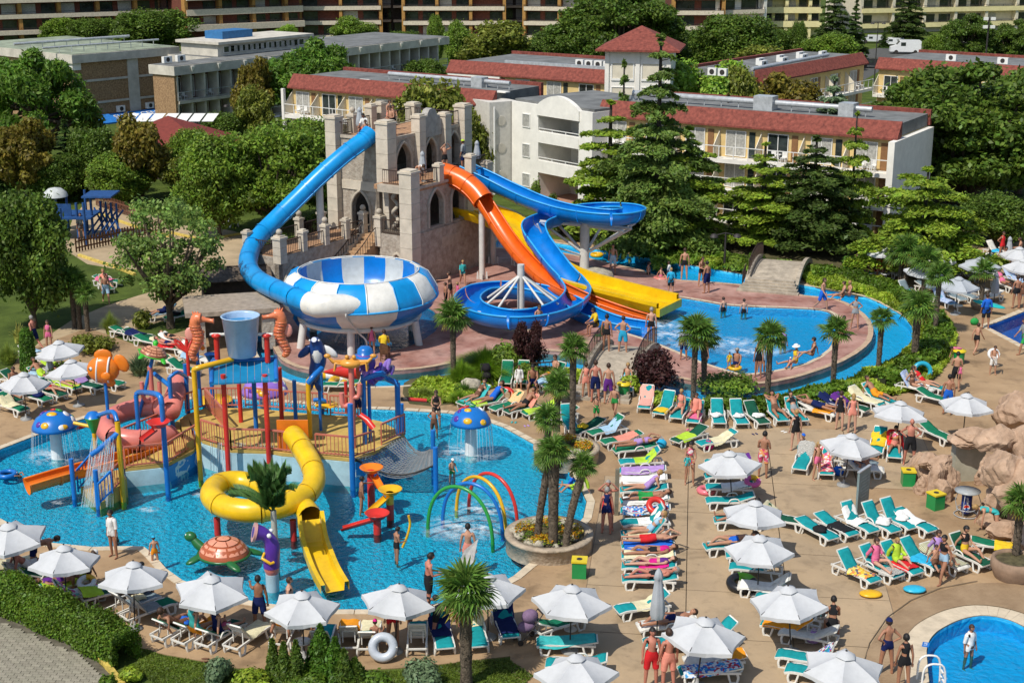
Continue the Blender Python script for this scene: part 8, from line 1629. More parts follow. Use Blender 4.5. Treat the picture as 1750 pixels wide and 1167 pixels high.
L_+=[(20,978,30,20,'G',FRONT,'at the left edge behind the hedge with a cream towel',('full','cream','cream towel on the lounger at the left edge behind the hedge'),None),(55,985,35,24,'G',FRONT,'with a zebra towel behind the hedge',('back','zebra','zebra towel behind the hedge'),None),(85,995,35,25,'D',FRONT,'with a pale bundle, behind the hedge',('heap','pale blue','pale bundle on the lounger behind the hedge'),None),(112,1012,38,20,'G',FRONT,'with a lime yellow towel behind the hedge',('full','lime','lime yellow towel behind the hedge'),None),(135,1028,30,45,'G',FRONT,'with a bubble print mat leaning over the hedge',('full','bubbles','bubble print mat leaning over the hedge'),None),(185,1025,35,18,'D',FRONT,'with a swim ring and a pale towel near the hedge end',('back','lime','pale yellow towel near the hedge end'),None),(228,1045,48,50,'S',FRONT,'in shade with a beige hat, before the hedge end',('heap','cream','beige hat and cloth before the hedge end'),None),(255,1055,45,55,'G',FRONT,'seen from behind with a raised green back by the hedge end',('half','grey','grey towel on the raised green lounger by the hedge end'),None),(305,1085,52,40,'G',FRONT,'with a crumpled blue towel',('heap','blue','crumpled bright blue towel on a front lounger'),None),(340,1092,55,42,'G',FRONT,'with red and pink cloths and an olive cover',('full','orange','orange and red cloth on a front lounger'),None),(378,1096,58,35,'D',FRONT,'under the woman in a straw hat',('heap','pink','pink bundle beside the woman in a straw hat'),('floor_sit',dict(wear=(('suit','navy'),('hat','white')),fem=True,hair='brown',h=1.64),'woman in a straw hat sitting with knees up on a front lounger')),(425,1100,60,52,'T',FRONT,'with a cream and yellow towel, before the grass strip',('full','cream','cream and yellow towel on the teal front lounger'),None),(487,1092,86,55,'T',FRONT,'under the chute sunshade, white towel over its back',('back','white','white towel on the back of the lounger under the chute sunshade'),None),(552,1105,88,48,'T',FRONT,'half hidden by the tallest thuja',None,None),(598,1098,92,50,'D',FRONT,'with an orange towel across a grey blanket',('full','orange','orange towel over the lounger beside the pink haired child'),None),(632,1100,90,40,'T',FRONT,'with a cream towel under the child with a pink cap',('full','cream','cream towel under the child with a pink cap'),None),(714,1100,92,58,'T',FRONT,'empty with white slats showing, under the ring sunshade',None,None),(755,1098,-80,48,'T',FRONT,'with a blue pillow, the man leans over it',('half','navy','navy towel on the lounger with the blue pillow'),None),(812,1095,-82,46,'T',FRONT,'behind the lawn palm trunk with a beige cloth',('back','cream','beige cloth behind the lawn palm trunk'),None),(864,1080,-80,55,'T',FRONT,'with a deep navy towel over a raised back',('full','navy','deep navy towel beside the folded purple stroller'),None),(955,1080,35,25,'G',FRONT,'empty green under the sunshade below the bin',None,None),(968,1112,178,8,'T',FRONT,'spread with a wide aqua cloth above the bottom sunshade',('full','aqua','wide aqua cloth over a lounger above the bottom sunshade'),None),(985,1150,175,20,'T',FRONT,'mostly hidden below the bottom sunshade',None,None),(62,688,-35,40,'G',LEFT,'in the shade of the left sunshade with dark cloths',('heap','navy','dark cloth on the shaded green lounger'),None),(22,705,-38,45,'G',LEFT,'at the left edge with a yellow towel',('half','cream','yellow white towel on the lounger at the left edge'),None),(88,680,-35,42,'D',LEFT,'dark green beside the mushroom fountain',None,None),(112,668,-32,45,'G',LEFT,'under the sunbathing woman behind the mushroom',('full','lime','pale lime towel under the sunbathing woman'),('recline',dict(wear=(('top','salmon'),('briefs','lilac')),fem=True,hair='brown',h=1.62),'woman sunbathing on a green lounger behind the spotted mushroom')),(150,668,-30,40,'D',LEFT,'with a lilac towel behind the fish',('back','lilac','lilac towel behind the orange fish'),None),(185,662,-30,20,'G',LEFT,'just behind the orange fish fountain',None,None),(75,655,-30,30,'G',LEFT,'with a pale blue towel between two sunshades',('half','pale blue','pale blue towel between the two left sunshades'),None),(100,642,-28,40,'G',LEFT,'with a lime cover and a brown bag',('back','lime','lime cover with a brown bag'),None),(30,660,-30,30,'D',LEFT,'with two bathers under the left sunshade',None,None),(60,612,-28,20,'W',LEFT,'white with pale cloths behind the cypress',('half','pale blue','pale cloth on the lounger behind the cypress'),None),(10,690,-35,30,'D',LEFT,'deep in shade by the left frame edge',None,None),(215,577,-30,14,'G',LAWN,'by the trunk trio, first of the lawn trio',None,None),(238,582,-32,16,'D',LAWN,'with a navy towel in the lawn trio',('half','navy','navy towel on the lawn trio lounger'),None),(256,592,-32,14,'G',LAWN,'with a cream bag in the lawn trio',('heap','cream','cream bag on the lawn trio lounger'),None),(182,497,-60,45,'G',LAWN,'small and far on the lawn, under the reading woman',None,('recline',dict(wear=(('shirt','salmon'),('briefs','salmon')),fem=True,hair='blond'),'reader in pink on the farthest lawn lounger')),(185,488,-20,18,'G',LAWN,'under the ash tree with a rose towel',('half','pink','rose towel on the lounger under the ash tree'),None),(278,545,-150,40,'P',LAWN,'pale blue under the seated reader by the ash trunk',None,('recline',dict(wear=(('shorts','navy'),),hair='red'),'reader on the pale blue lounger beside the ash trunk')),(308,548,-140,40,'G',LAWN,'green right of the ash trunk with a black bag',('heap','black','black bag on the lounger right of the ash trunk'),None),(292,603,-25,20,'G',LAWN,'with red cloth behind the turtle fountain',('half','red','red cloth behind the turtle fountain'),('lie',dict(wear=(('briefs','navy'),),skin='e',hair='brown'),'sunbather lying behind the turtle fountain')),(285,626,-28,22,'G',LAWN,'with a cream floral towel below the turtle',('full','cream','cream floral towel below the turtle fountain'),None),(300,592,-25,24,'G',LAWN,'farther one behind the turtle with a white towel',('full','white','white towel farther behind the turtle fountain'),('lie',dict(wear=(('top','black'),('briefs','black')),fem=True,hair='brown'),'woman lying in a black bikini behind the turtle fountain')),(335,622,-28,20,'W',LAWN,'white, behind the coral fountain',('half','pale blue','pale towel behind the coral fountain'),None),(315,640,-28,30,'G',LAWN,'nearest the pool edge behind the blue pipes',None,None),(582,668,175,15,'G',LAWN,'alone with yellow flippers between river and pool',None,None),(1474,470,-70,50,'G',TERR,'with the flag towel beside the ball shrub',('full','flag','green and yellow flag towel on a lounger'),('recline',dict(wear=(('top','yellow'),('briefs','black')),fem=True,hair='brown'),'woman in a yellow top beside the flag towel')),(1496,470,-70,52,'W',TERR,'white with red and purple towels',('seat','red','red towel on the cedar shaded white lounger'),('recline',dict(wear=(('suit','magenta'),),fem=True,hair='brown'),'woman in magenta on the cedar shaded lounger')),(1522,472,-70,40,'W',TERR,'in shade behind the man in red trunks',('half','navy','navy towel behind the man in red trunks'),None),(1553,508,-58,50,'S',TERR,'grey striped with a teal towel behind the left river palm',('seat','aqua','teal towel on the grey striped lounger behind the palm'),None),(1588,500,-50,20,'S',TERR,'grey striped, low, between the river palms',None,None),(1612,522,-68,48,'P',TERR,'with a blue towel, left of the small table pair',('full','blue striped','blue striped towel left of the small table pair'),None),(1630,515,-70,52,'S',TERR,'grey striped, first of the pair under the bluish sunshade',None,None),(1650,512,-66,50,'S',TERR,'grey striped, second of the pair under the bluish sunshade',None,None),(1662,500,-45,25,'W',TERR,'white with a magenta spot behind the palm pot',None,None),(1690,515,-150,20,'W',TERR,'white beneath the teal air mattress',None,None),(1600,480,-80,40,'W',TERR,'shaded under the second terrace sunshade',('half','pale blue','pale towel under the second terrace sunshade'),('lie',dict(wear=(('shorts','navy'),),hair='brown'),'man lying in shade under the flat cedar edge')),(1625,470,-80,40,'T',TERR,'dark teal in shade beside the cedar',None,None),(1660,478,-60,30,'W',TERR,'with a white blanket behind the terrace sunshade',('half','white','white blanket behind the terrace sunshade'),None),(1685,470,-60,40,'W',TERR,'white with a beige towel up the terrace',('half','cream','beige towel up the terrace'),None),(1715,495,-65,48,'W',TERR,'white with raised back by the folded grey sunshade',None,None),(1733,485,-60,52,'P',TERR,'with a blue and green striped towel at the right edge',('full','blue striped','blue and green striped towel at the right edge'),None),(1702,437,-60,50,'W',TERR,'white, highest of the terrace, by the woman in red',('seat','cyan','cyan cloth on the highest terrace lounger'),None),(1728,444,-40,35,'W',TERR,'white with a pink and white bag up the terrace',('heap','pink','pink bag up the terrace'),None),(1745,460,-60,40,'W',TERR,'white at the frame edge beside the embracing pair',None,None),(1705,455,-60,30,'W',TERR,'white between the sunshades behind the bending bather',None,None),(1562,672,-40,55,'W',MIDS,'with a blue striped back towel under two sitting women',('back','blue striped','blue striped towel behind the sitting women'),('floor_sit',dict(wear=(('top','brown'),('briefs','brown')),fem=True,hair='brown',h=1.6),'woman in brown sitting on the far blue striped lounger')),(1580,668,-40,52,'T',MIDS,'teal beside the two sitting women, white towel',('half','white','white towel beside the sitting women'),('recline',dict(wear=(('top','red'),('briefs','red')),fem=True,hair='blond',h=1.6),'blonde woman in a red bikini by the far end of the river hedge')),(1598,690,-45,20,'G',MIDS,'green front one beside the path sunshade',None,None),(1372,800,-110,48,'T',MIDS,'with a black and white photo towel over its back',('back','zebra','black and white towel over a raised back mid deck'),None),(1408,808,-95,45,'T',MIDS,'with a red floral towel under the kneeling girl',('full','floral pink','red floral towel mid deck'),None),(1460,800,-25,30,'S',MIDS,'in the shade of the table sunshade, bather lying',None,('lie',dict(wear=(('shirt','pale blue'),('shorts','navy')),hair='black',skin='c'),'bather in a pale shirt lying in the shade of the table sunshade')),(1470,812,-10,40,'W',MIDS,'white back frame beside the table sunshade',None,None),(1500,772,-110,50,'T',MIDS,'with a bright yellow towel behind the bald man',('half','yellow','bright yellow towel on the lounger near the bald man'),None),(1528,780,-106,52,'T',MIDS,'with a red towel under the reading woman',('back','red','red towel behind the reading woman'),('floor_sit',dict(wear=(('top','floral pink'),('briefs','salmon')),fem=True,hair='black',h=1.6,skin='b'),'woman bending over a book on the red towel lounger')),(1600,752,-60,20,'G',MIDS,'small green child seat on the rock ledge',None,None),(1072,668,-100,25,'T',MIDS,'behind the green bin under the woman in black',('half','pale blue','pale towel behind the green bin'),('floor_sit',dict(wear=(('briefs','black'),),fem=True,hair='blond',h=1.66),'woman seen from behind in black bottoms sitting by the green bin')),(1100,405,-60,30,'W',TERR,'white, far under the tallest cedar',None,None),(1085,402,-60,30,'W',TERR,'white, second under the tallest cedar',None,None),(1070,400,-60,30,'W',TERR,'white, third under the tallest cedar',('heap','magenta','magenta cloth under the tallest cedar'),None),(395,385,-60,30,'W',LAWN,'white, beneath the feathery tree',None,None),(490,372,-60,25,'W',LAWN,'white, behind the castle balustrade',None,('recline',dict(wear=(('shorts','white'),),hair='red'),'bather lounging behind the castle balustrade'))]
names={'T':'teal','G':'green','D':'dark green','W':'white','S':'grey striped','P':'pale blue'}
for i,(x,y,rz,a,f,g,w,tw,pr)in enumerate(L_):
 col=names[f];lab=('%s lounger %s'%(col,w))if col not in w else 'plastic framed lounger '+w
 lab=lab.replace('green lounger green','green lounger').replace('dark green lounger dark green','dark green lounger')
 t=lounger(x,y,rz,a,D[f],lab,g,arm=i%4==0)
 if tw:towel(t,tw[0],tw[1],tw[2],ang=a,seed=i,dx=.25 if tw[0]=='heap' else 0)
 if pr:
  kw=dict(pr[1]);on_lounger(t,pr[0],pr[2],x=-.12 if pr[0]!='lie' else-.1,**kw)
def more(word,pose,lb,w,sk='b',hr='brown',**k):
 for t,a in LNG:
  if word in t['label']:on_lounger(t,pose,lb,x=-.12,wear=w,skin=sk,hair=hr,**k);return
 print('no lounger',word)
B2=lambda c:(('top',c),('briefs',c))
for a in(('deep in shade by the left','recline','bather in navy trunks lying at the left frame edge',(('shorts','navy'),)),('dark green beside the mushroom','lie','woman in a red bikini lying beside the left mushroom fountain',B2('red'),'a'),('between two sunshades','recline','man in lime trunks resting between the two left sunshades',(('shorts','lime'),)),('with a zebra towel behind','recline','man in white trunks lying on the zebra towel',(('shorts','white'),),'e'),('with a lime yellow towel','lie','woman in a purple bikini on the lime yellow towel',B2('purple')),('with red and pink cloths','floor_sit','child in aqua sitting among the red and pink cloths',(('suit','aqua'),),'a'),('with a crumpled blue towel','recline','man in brown trunks behind the crumpled blue towel',(('shorts','brown'),)),('under the chute sunshade','recline','woman in orange under the chute sunshade',B2('orange')),('with a golden orange towel','prone','man in navy lying face down on the golden orange towel',(('shorts','navy'),)),('second under the top central','lie','woman in white lying under the top central sunshade',B2('white')),('in a bright blue towel','prone','boy in red lying face down on the bright blue towel',(('shorts','red'),),'a'),('dark swimwear','lie','woman in black and magenta lying on the cream blanket',(('top','magenta'),('briefs','black'))),('white towel at the middle','lie','man in green trunks lying mid row on the white towel',(('shorts','green'),)),('with a pale towel, nearest','floor_sit','child in orange sitting on the pale towel by the fan palm',(('shorts','orange'),),'a'),('with a lime towel and','recline','woman in a blue suit on the second poolside lounger',(('suit','blue'),)),('empty and flat with white','prone','sunbather in lilac lying on the flat green lounger',B2('lilac')),('last of the bed row','recline','man in orange trunks at the end of the bed row',(('shorts','orange'),)),('beside the cedar','recline','man in brown trunks in the shade beside the cedar',(('shorts','brown'),)),('by the folded grey','recline','woman in pink by the folded grey sunshade',B2('pink')),('right edge with','lie','man in blue trunks at the terrace frame edge',(('shorts','blue'),)),('with a beige towel up','recline','woman in black with a beige towel up the terrace',B2('black'))):more(*a)
S=lambda*a:a
N_='navy';K_='black';Z6=dict(z=.06);FM=dict(fem=True);BK=(('briefs',K_),);SN=(('shorts',N_),);SK=(('shorts',K_),)
PP=[(195,952,-120,'stand','woman in a white beach tunic standing at the tiled pool corner',(('shirt','white'),('briefs','white')),'b','black',1.62,FM),(733,1041,20,'hold','man in long black shorts holding green toys at the front pool edge',SK,'e','black',1.8,{}),(678,955,30,'hold','boy in dark trunks wading with a yellow noodle',BK,'b','black',1.35,dict(sink=.3)),(618,872,20,'reach','boy reaching toward the orange and red water trough',(('briefs','brown'),),'b','black',1.4,dict(sink=.2)),(773,822,-60,'hold','small boy in a white cap and green shorts wading near the net',(('briefs','green'),('cap','white')),'a','brown',1.1,dict(sink=.25)),(742,735,-100,'hips','boy wading before the woman in a black bikini',(('shorts','brown'),),'b','black',1.3,dict(sink=.4)),(746,722,-90,'hold','woman in a black bikini wading behind the mushroom and net',(('top',K_),('briefs',K_)),'a','brown',1.65,dict(fem=True,sink=.3)),(612,715,-60,'stand','boy playing behind the red tipping chute',(('shorts','navy'),),'a','brown',1.35,dict(z=1.15)),(13,805,-20,'prone','child paddling on a blue float at the left frame edge',BK,'b','brown',1.2,dict(sink=.35)),(265,958,120,'stand','child in a blue cap and orange trunks climbing out at the tiled corner',(('briefs','orange'),('cap','cyan')),'a','brown',1.1,dict(sink=.3)),(196,905,0,'stand','child swimming with only the dark head above water',BK,'a','black',1.2,dict(sink=1.05)),(495,1022,0,'stand','bather with the shoulders above water beside the yellow chute',BK,'d','brown',1.6,dict(sink=1.1)),(672,1105,95,'stand','stout woman in a brown swimsuit standing by the grey swim ring',(('briefs','red'),('top','brown')),'b','brown',1.64,FM),(705,1075,0,'bend','woman stooping under the ring sunshade',(('suit',K_),),'b','black',1.6,FM),(748,1090,0,'bend','dark haired man leaning over the lounger with the blue pillow',SK,'e','black',1.74,{}),(642,1098,90,'floor_sit','child with a bright pink cap sitting on the cream towel',(('briefs','cream'),('cap','magenta')),'b','brown',1.2,dict(z=.42)),(128,1010,40,'bend','first bather in a pale hat bending under the hedge sunshade',(('shorts','brown'),('cap','white')),'b','brown',1.7,{}),(152,1005,-150,'bend','second bather in a pale hat bending beside a striped bag',(('shorts',K_),('cap','white')),'b','brown',1.7,{}),(62,975,10,'bend','bather stooping in the shade of the left edge sunshade',SN,'b','black',1.68,{}),(1112,1175,-80,'stand','dark haired man in red shorts facing the camera at the bottom edge',(('shorts','red'),),'e','black',1.76,{}),(1141,1178,110,'stand','sunburnt man in pink shorts seen from behind at the bottom edge',(('shorts','salmon'),),'e','brown',1.76,{}),(1513,1152,100,'hips','woman in a dark bikini bottom and cap walking away near the round pool',(('briefs',N_),('cap',N_)),'b','brown',1.66,FM),(1542,1180,95,'stand','woman with a dark bikini strap cut by the bottom edge',(('top',K_),('briefs',K_)),'b','black',1.64,FM),(1421,1095,80,'sit','woman in a black bikini top seated under the sunshade edge',(('top',K_),('briefs',K_)),'b','black',1.66,FM),(1656,1115,-60,'stand','girl in a white shirt standing in the round pool with a bottle',(('shirt','white'),),'b','brown',1.4,dict(sink=.65)),(1303,816,70,'hold','man in red floral shorts seen from behind mid deck',(('shorts','floral pink'),),'b','black',1.76,{}),(1178,828,-90,'hold','woman carrying a child in a turquoise shirt',(('top','floral pink'),('briefs','floral pink'),),'a','black',1.68,FM),(1174,812,-95,'stand','small child in a turquoise shirt held in front of its mother',(('shirt','aqua'),),'a','brown',.8,dict(z=.72)),(1358,770,100,'stand','blonde woman in a black swimsuit walking by the reclining couple',(('suit',K_),),'d','blond',1.64,FM),(1366,782,-60,'sit','boy in aqua trunks with a blue cap sitting on a lounger edge',(('briefs','aqua'),('cap','blue')),'a','blond',1.3,{}),(1395,820,-60,'stand','blonde girl in a pink bottom kneeling over the red floral lounger',(('briefs','pink'),),'a','blond',1.45,dict(fem=True,long=True)),(1434,735,60,'stand','woman in a black swimsuit standing behind the golden towel lounger',(('suit',K_),),'d','brown',1.62,FM),(1455,740,80,'stand','blonde woman in a pale swimsuit beside the woman in black',(('suit','salmon'),),'d','blond',1.62,dict(fem=True,long=True)),(1553,794,-100,'hips','bald man in black and lime shorts standing beside the rocks',SK,'e',None,1.8,{}),(1618,708,80,'stand','man in bright blue shorts bending behind the path sunshade',(('shorts','blue'),),'b','black',1.7,{}),(1632,668,70,'hold','man carrying a child in pink up the sandy path',SK,'a','black',1.74,{}),(1640,652,-110,'stand','toddler in a pink suit carried on the path',(('suit','pink'),),'a','brown',.75,dict(z=.85)),(1683,562,95,'stand','man in a royal blue shirt carrying a green bag beside the dark pool',(('shirt','blue'),('shorts',K_)),'b','brown',1.78,{}),(1667,604,40,'walk','boy in black trunks walking with a push toy on the sandy path',BK,'a','brown',1.5,{}),(1696,640,-90,'hold','boy holding a white swim ring on the sandy path',(('shorts','white'),),'a','brown',1.35,{}),(1640,620,200,'bend','girl in a pink suit crouching at the green bin by the hedge',(('suit','pink'),),'a','black',1.25,{}),(1748,605,185,'walk','man in a grey shirt and green shorts walking along the dark pool edge',(('shirt','grey'),('shorts','green')),'b','brown',1.76,{}),(1735,527,100,'stand','tanned man in black trunks standing by the terrace loungers',BK,'b','brown',1.74,{}),(1746,528,60,'stand','tanned woman beside the man in black trunks at the frame edge',(('briefs','brown'),('top','brown')),'b','brown',1.64,FM),(1711,443,-60,'hips','woman in a red swimsuit standing on the upper terrace',(('suit','red'),),'b','brown',1.66,FM),(1725,465,-30,'bend','bather bending beside the white terrace lounger',(('briefs','brown'),),'b','brown',1.68,{}),(1741,455,150,'hold','embracing bather at the right frame edge',(('briefs','salmon'),),'a','brown',1.7,{}),(1503,477,95,'stand','man in red trunks standing by the cedar shaded sunshade',(('shorts','red'),),'b','brown',1.76,{}),(1698,915,180,'bend','woman in an aqua bikini bending over the lounger by the clay tub',(('top','aqua'),('briefs','aqua')),'a','blond',1.64,FM),(1610,995,-150,'walk','woman with a bun walking between the lower row and the round pool',(('top',K_),('briefs','pale blue')),'b','black',1.64,FM),(1598,968,-80,'floor_sit','child seated on the striped mat of the lower row',(('shorts','brown'),),'a','brown',1.2,dict(z=.42)),(1602,955,-60,'floor_sit','mother in lilac seated behind the striped mat',(('shirt','lilac'),),'a','brown',1.6,dict(z=.42,fem=True)),(1038,905,-90,'arms_up','bare chested man touching his face behind the woman in navy',(('shorts','red'),),'e','grey',1.74,{}),(1036,912,85,'stand','stout woman in navy bottoms seen from behind by the metal post',(('briefs',N_),('top',N_)),'e','grey',1.64,FM),(1001,683,95,'stand','woman in a peach bikini standing at the left of the bridge group',(('top','salmon'),('briefs','salmon')),'a','brown',1.62,FM),(1017,687,95,'stand','broad man in navy shorts with a sunburnt back by the bridge steps',SN,'e','brown',1.82,{}),(1039,690,92,'stand','man in dark red shorts beside the broad man by the bridge steps',(('shorts','purple'),),'a','brown',1.76,{}),(1050,714,-120,'walk','red haired boy in green trunks walking before the bridge group',(('briefs','green'),),'a','red',1.45,{}),(1019,720,-90,'hold','small boy in green shorts alone on the deck behind the palm',(('shorts','green'),),'a','brown',1.1,{}),(911,672,-95,'sit','man with a phone sitting forward on the green lounger',SN,'b','black',1.74,dict(z=0)),(887,668,-90,'stand','child in a white hooded wrap standing before the upright loungers',(('robe','white'),),'a','brown',1.15,{}),(1036,602,70,'stand','man in black trunks on the bridge looking at the slides',BK,'b','black',1.76,dict(z=.8)),(1064,604,80,'hips','man in blue patterned shorts on the bridge, hands on hips',(('shorts','cyan'),),'a','brown',1.74,dict(z=.8)),(1112,586,85,'stand','man in black trunks standing at the landing pool edge',BK,'d','grey',1.74,{}),(1020,572,-160,'sit','lifeguard in a yellow shirt sitting on a green chair by the slide end',(('shirt','yellow'),('shorts',K_)),'b','black',1.74,Z6),(656,614,85,'sit','lifeguard in a yellow shirt sitting by the splash pool',(('shirt','yellow'),('shorts','brown')),'b','brown',1.74,Z6),(636,605,90,'stand','girl in a rose swimsuit standing at the splash pool rim',(('suit','pink'),),'a','brown',1.35,dict(fem=True,z=.06)),(920,580,-60,'hold','person in red and aqua standing behind the purple maple',(('shorts','red'),),'a','brown',1.72,Z6),(770,520,170,'reach','man in black trunks pointing beside the bowl',BK,'a','brown',1.74,Z6),(762,528,-170,'stand','boy in dark shorts beside the pointing man',SK,'b','brown',1.4,Z6),(783,520,-120,'hold','child in pink near the pointing man',(('suit','pink'),),'a','blond',1.2,Z6),(791,487,-80,'walk','girl in a turquoise top walking below the castle wall',(('shirt','aqua'),('briefs','navy')),'a','blond',1.45,dict(fem=True,z=.06)),(1146,503,85,'stand','boy in a bright blue shirt and dark shorts beside the yellow slide end',(('shirt','cyan'),('shorts',K_)),'a','blond',1.45,Z6),(1169,478,90,'stand','man in dark trunks with his back turned at the river edge',BK,'a','brown',1.78,Z6),(1198,489,-60,'hold','woman in a bikini chatting at the river edge',(('top','brown'),('briefs',K_)),'a','brown',1.66,dict(fem=True,z=.06)),(1207,501,130,'stand','man in dark shorts chatting with the woman at the river edge',SN,'b','black',1.76,Z6),(1047,468,-100,'stand','man in pale shorts walking under the flume shadow',(('shorts','pale blue'),),'a','brown',1.72,Z6),(1130,478,-60,'floor_sit','child floating in a pink inflatable on the river',(('briefs','pink'),),'a','brown',1.2,dict(z=-.1)),(1143,468,150,'stand','child in a white shirt wading in the river',(('shirt','white'),),'a','brown',1.3,dict(sink=.7)),(1108,470,0,'stand','dark haired swimmer in the shaded river',BK,'a','black',1.6,dict(sink=1.0)),(1236,530,120,'stand','first boy chest deep at the back wall of the landing pool',BK,'d','brown',1.4,dict(sink=.85)),(1271,533,100,'stand','second boy chest deep at the back wall of the landing pool',BK,'d','brown',1.4,dict(sink=.85)),(1404,530,-40,'walk','man in blue shorts walking on the island paving',(('shorts','blue'),),'a','brown',1.76,Z6),(1440,512,170,'floor_sit','sunbather stretched on the island edge beside the river',(('briefs','brown'),),'a','brown',1.66,Z6),(1450,510,-160,'floor_sit','second sunbather on the island edge beside the river',(('briefs','salmon'),),'a','blond',1.6,dict(z=.06,fem=True)),(1460,562,-100,'hips','woman in a pale bikini standing at the island tip',(('top','grey'),('briefs','grey')),'a','brown',1.66,dict(fem=True,z=.06)),(1440,575,-130,'floor_sit','tanned bather sitting behind the palm crown on the island',(('briefs','brown'),),'b','black',1.7,Z6),(1388,612,170,'floor_sit','dark haired woman sitting on the landing pool rim with knees up',(('top','brown'),('briefs','brown')),'a','black',1.66,dict(fem=True,z=.06)),(1358,625,-150,'floor_sit','woman in a white sun hat sitting on the landing pool rim',(('top','yellow'),('briefs','yellow'),('hat','white')),'a','brown',1.64,dict(fem=True,z=.06)),(1350,628,-110,'floor_sit','toddler in a pink suit beside the white sun hat',(('suit','pink'),('cap','white')),'a','brown',.8,Z6),(1338,590,-60,'stand','swimmer with wet dark hair in the landing pool',(('top','lilac'),),'b','black',1.6,dict(fem=True,sink=.9)),(1258,632,-120,'floor_sit','man playing with a child in a yellow ring in the landing pool',SN,'b','grey',1.72,dict(z=-.3)),(1246,628,-90,'stand','toddler in a yellow swim jacket in the landing pool',(('shirt','yellow'),),'a','brown',.8,dict(sink=.1)),(1300,636,-95,'hold','man in pale shorts carrying a pink towel at the pool rim',(('shorts','pale blue'),),'a','grey',1.74,Z6),(1295,645,-120,'stand','woman in a black top before the man with the pink towel',(('suit',K_),),'b','brown',1.64,dict(fem=True,z=.06)),(1168,615,85,'stand','boy in dark shorts standing between the palm pair and the pool',(('shorts',N_),('shirt','grey')),'b','brown',1.55,Z6),(1206,612,30,'stand','bather half hidden by the palm pair in the water',BK,'a','brown',1.5,dict(sink=.7)),(60,598,150,'walk','stout bare chested man walking on the garden path by the agave',(('shorts','navy'),),'e','grey',1.72,{}),(85,600,-90,'stand','long haired girl behind the cypress sunshade',(('top','pink'),('briefs','pink')),'a','brown',1.5,dict(fem=True,long=True)),(182,518,-70,'walk','bare chested man walking past the lawn loungers',(('shorts','pale blue'),),'a','brown',1.7,{}),(140,410,-60,'stand','adult standing in the play sand by the climbing frame',(('shorts','brown'),('shirt','grey')),'a','brown',1.7,{}),(25,675,-60,'sit','tanned bather sitting under the left sunshade',(('briefs','red'),),'b','brown',1.7,{}),(45,690,100,'sit','person in a navy dress under the left sunshade',(('robe',N_),),'b','black',1.66,FM),(990,845,150,'floor_sit','woman in a pale green wrap sitting on the right pool coping',(('robe','lime'),),'a','blond',1.6,dict(z=.03,fem=True)),(975,838,160,'floor_sit','child in blue on the right pool coping',(('shirt','blue'),),'a','brown',1.1,dict(z=-.1)),(800,968,90,'stand','bather raising a white towel in the front of the pool',(('briefs','salmon'),),'a','black',1.7,dict(sink=.3)),(238,1035,60,'sit','bather in navy sitting in the shade before the hedge end',(('shorts','navy'),),'b','black',1.7,{}),(95,1000,-40,'sit','bather in a red swimsuit sitting behind the hedge',(('suit','red'),),'b','brown',1.6,FM),(508,1080,40,'sit','bather in a yellow top in the shade by the grey table',(('top','yellow'),('briefs','yellow')),'b','brown',1.6,FM),(445,1078,100,'reach','bather stretching an arm under the turtle sunshade',(('shorts','navy'),),'c','black',1.7,{}),(1462,806,-60,'sit','woman reading under the table sunshade',(('suit','blue'),),'b','black',1.6,FM),(1300,975,170,'sit','man with a grey towel in the shade of the third central sunshade',(('shorts','grey'),),'b','brown',1.7,{}),(1590,470,-60,'hips','bather in navy under the flat cedar boughs',(('shorts','navy'),),'b','black',1.7,{}),(1655,470,100,'sit','bather sitting among the terrace loungers',(('shorts','red'),),'b','brown',1.7,{}),(1715,470,-90,'walk','bather walking between the terrace sunshades',(('briefs','navy'),),'b','black',1.7,{}),(1690,462,-120,'sit','woman in aqua sitting on the terrace',(('suit','aqua'),),'a','blond',1.6,FM),]
for x,y,f,ps_,lb,w,sk,hr,h,ex in PP:
 if 'with only the dark head' in lb:x,y=197,913
 person(x,y,f,ps_,lb,w,sk,hr,h,**ex)
person(0,0,-120,'sit','lifeguard in a white shirt crouching at the tube slide entrance',(('shirt','white'),('shorts','red')),'b','black',1.72,loc=C(1.9,4.9,9.2));person(0,0,-90,'sit','rider in red shorts about to enter the blue tube',(('shorts','red'),),'a','brown',1.6,loc=C(1.3,4.4,9.0))
for i,(u,v,lb)in enumerate([(3.0,3.6,'bather in black trunks waiting on the upper castle terrace'),(3.6,3.9,'second bather waiting on the upper castle terrace'),(5.4,5.6,'bather standing behind the crown panel of the castle')]):person(0,0,-120+40*i,'hold',lb,(('briefs','black' if i<2 else 'salmon'),),'a','brown',1.72,loc=C(u,v,9.2))
person(0,0,-60,'arms_up','bather stretching an arm beside the blue flume start',(('briefs','black'),),'a','black',1.72,loc=C(5.4,1.0,6.6));person(0,0,160,'stand','lifeguard in a grey shirt and lime cap at the blue flume start',(('shirt','grey'),('shorts','navy'),('cap','lime')),'b','brown',1.74,loc=C(7.3,.8,6.6));person(0,0,-60,'bend','woman beside the orange float on the castle terrace',(('top','white'),),'a','brown',1.64,loc=C(1.8,.6,6.6),fem=True)
def bin_(px_,py_,label,s=1.):
 t=TH_('litter_bin',label,'litter bin',G(px_,py_),uni(-.3,.6),'green and yellow litter bins');MB().box((0,0,.32),(.52,.52,.64)).b('bin_body',PL_('bin_green',(.015,.26,.07)),t);MB().box((0,0,.66),(.58,.58,.06)).b('bin_lid',PL_('bin_yellow',(.72,.55,.02)),t);MB().cyl((0,0,.69),(0,0,.697),.11,n=14).b('bin_opening',M_DARKM,t)
bin_(990,984,'green bin with a yellow lid against the flower planter');bin_(1551,828,'green bin with a yellow lid close to the rocks');bin_(1598,868,'green bin with a yellow lid beside the soda table')
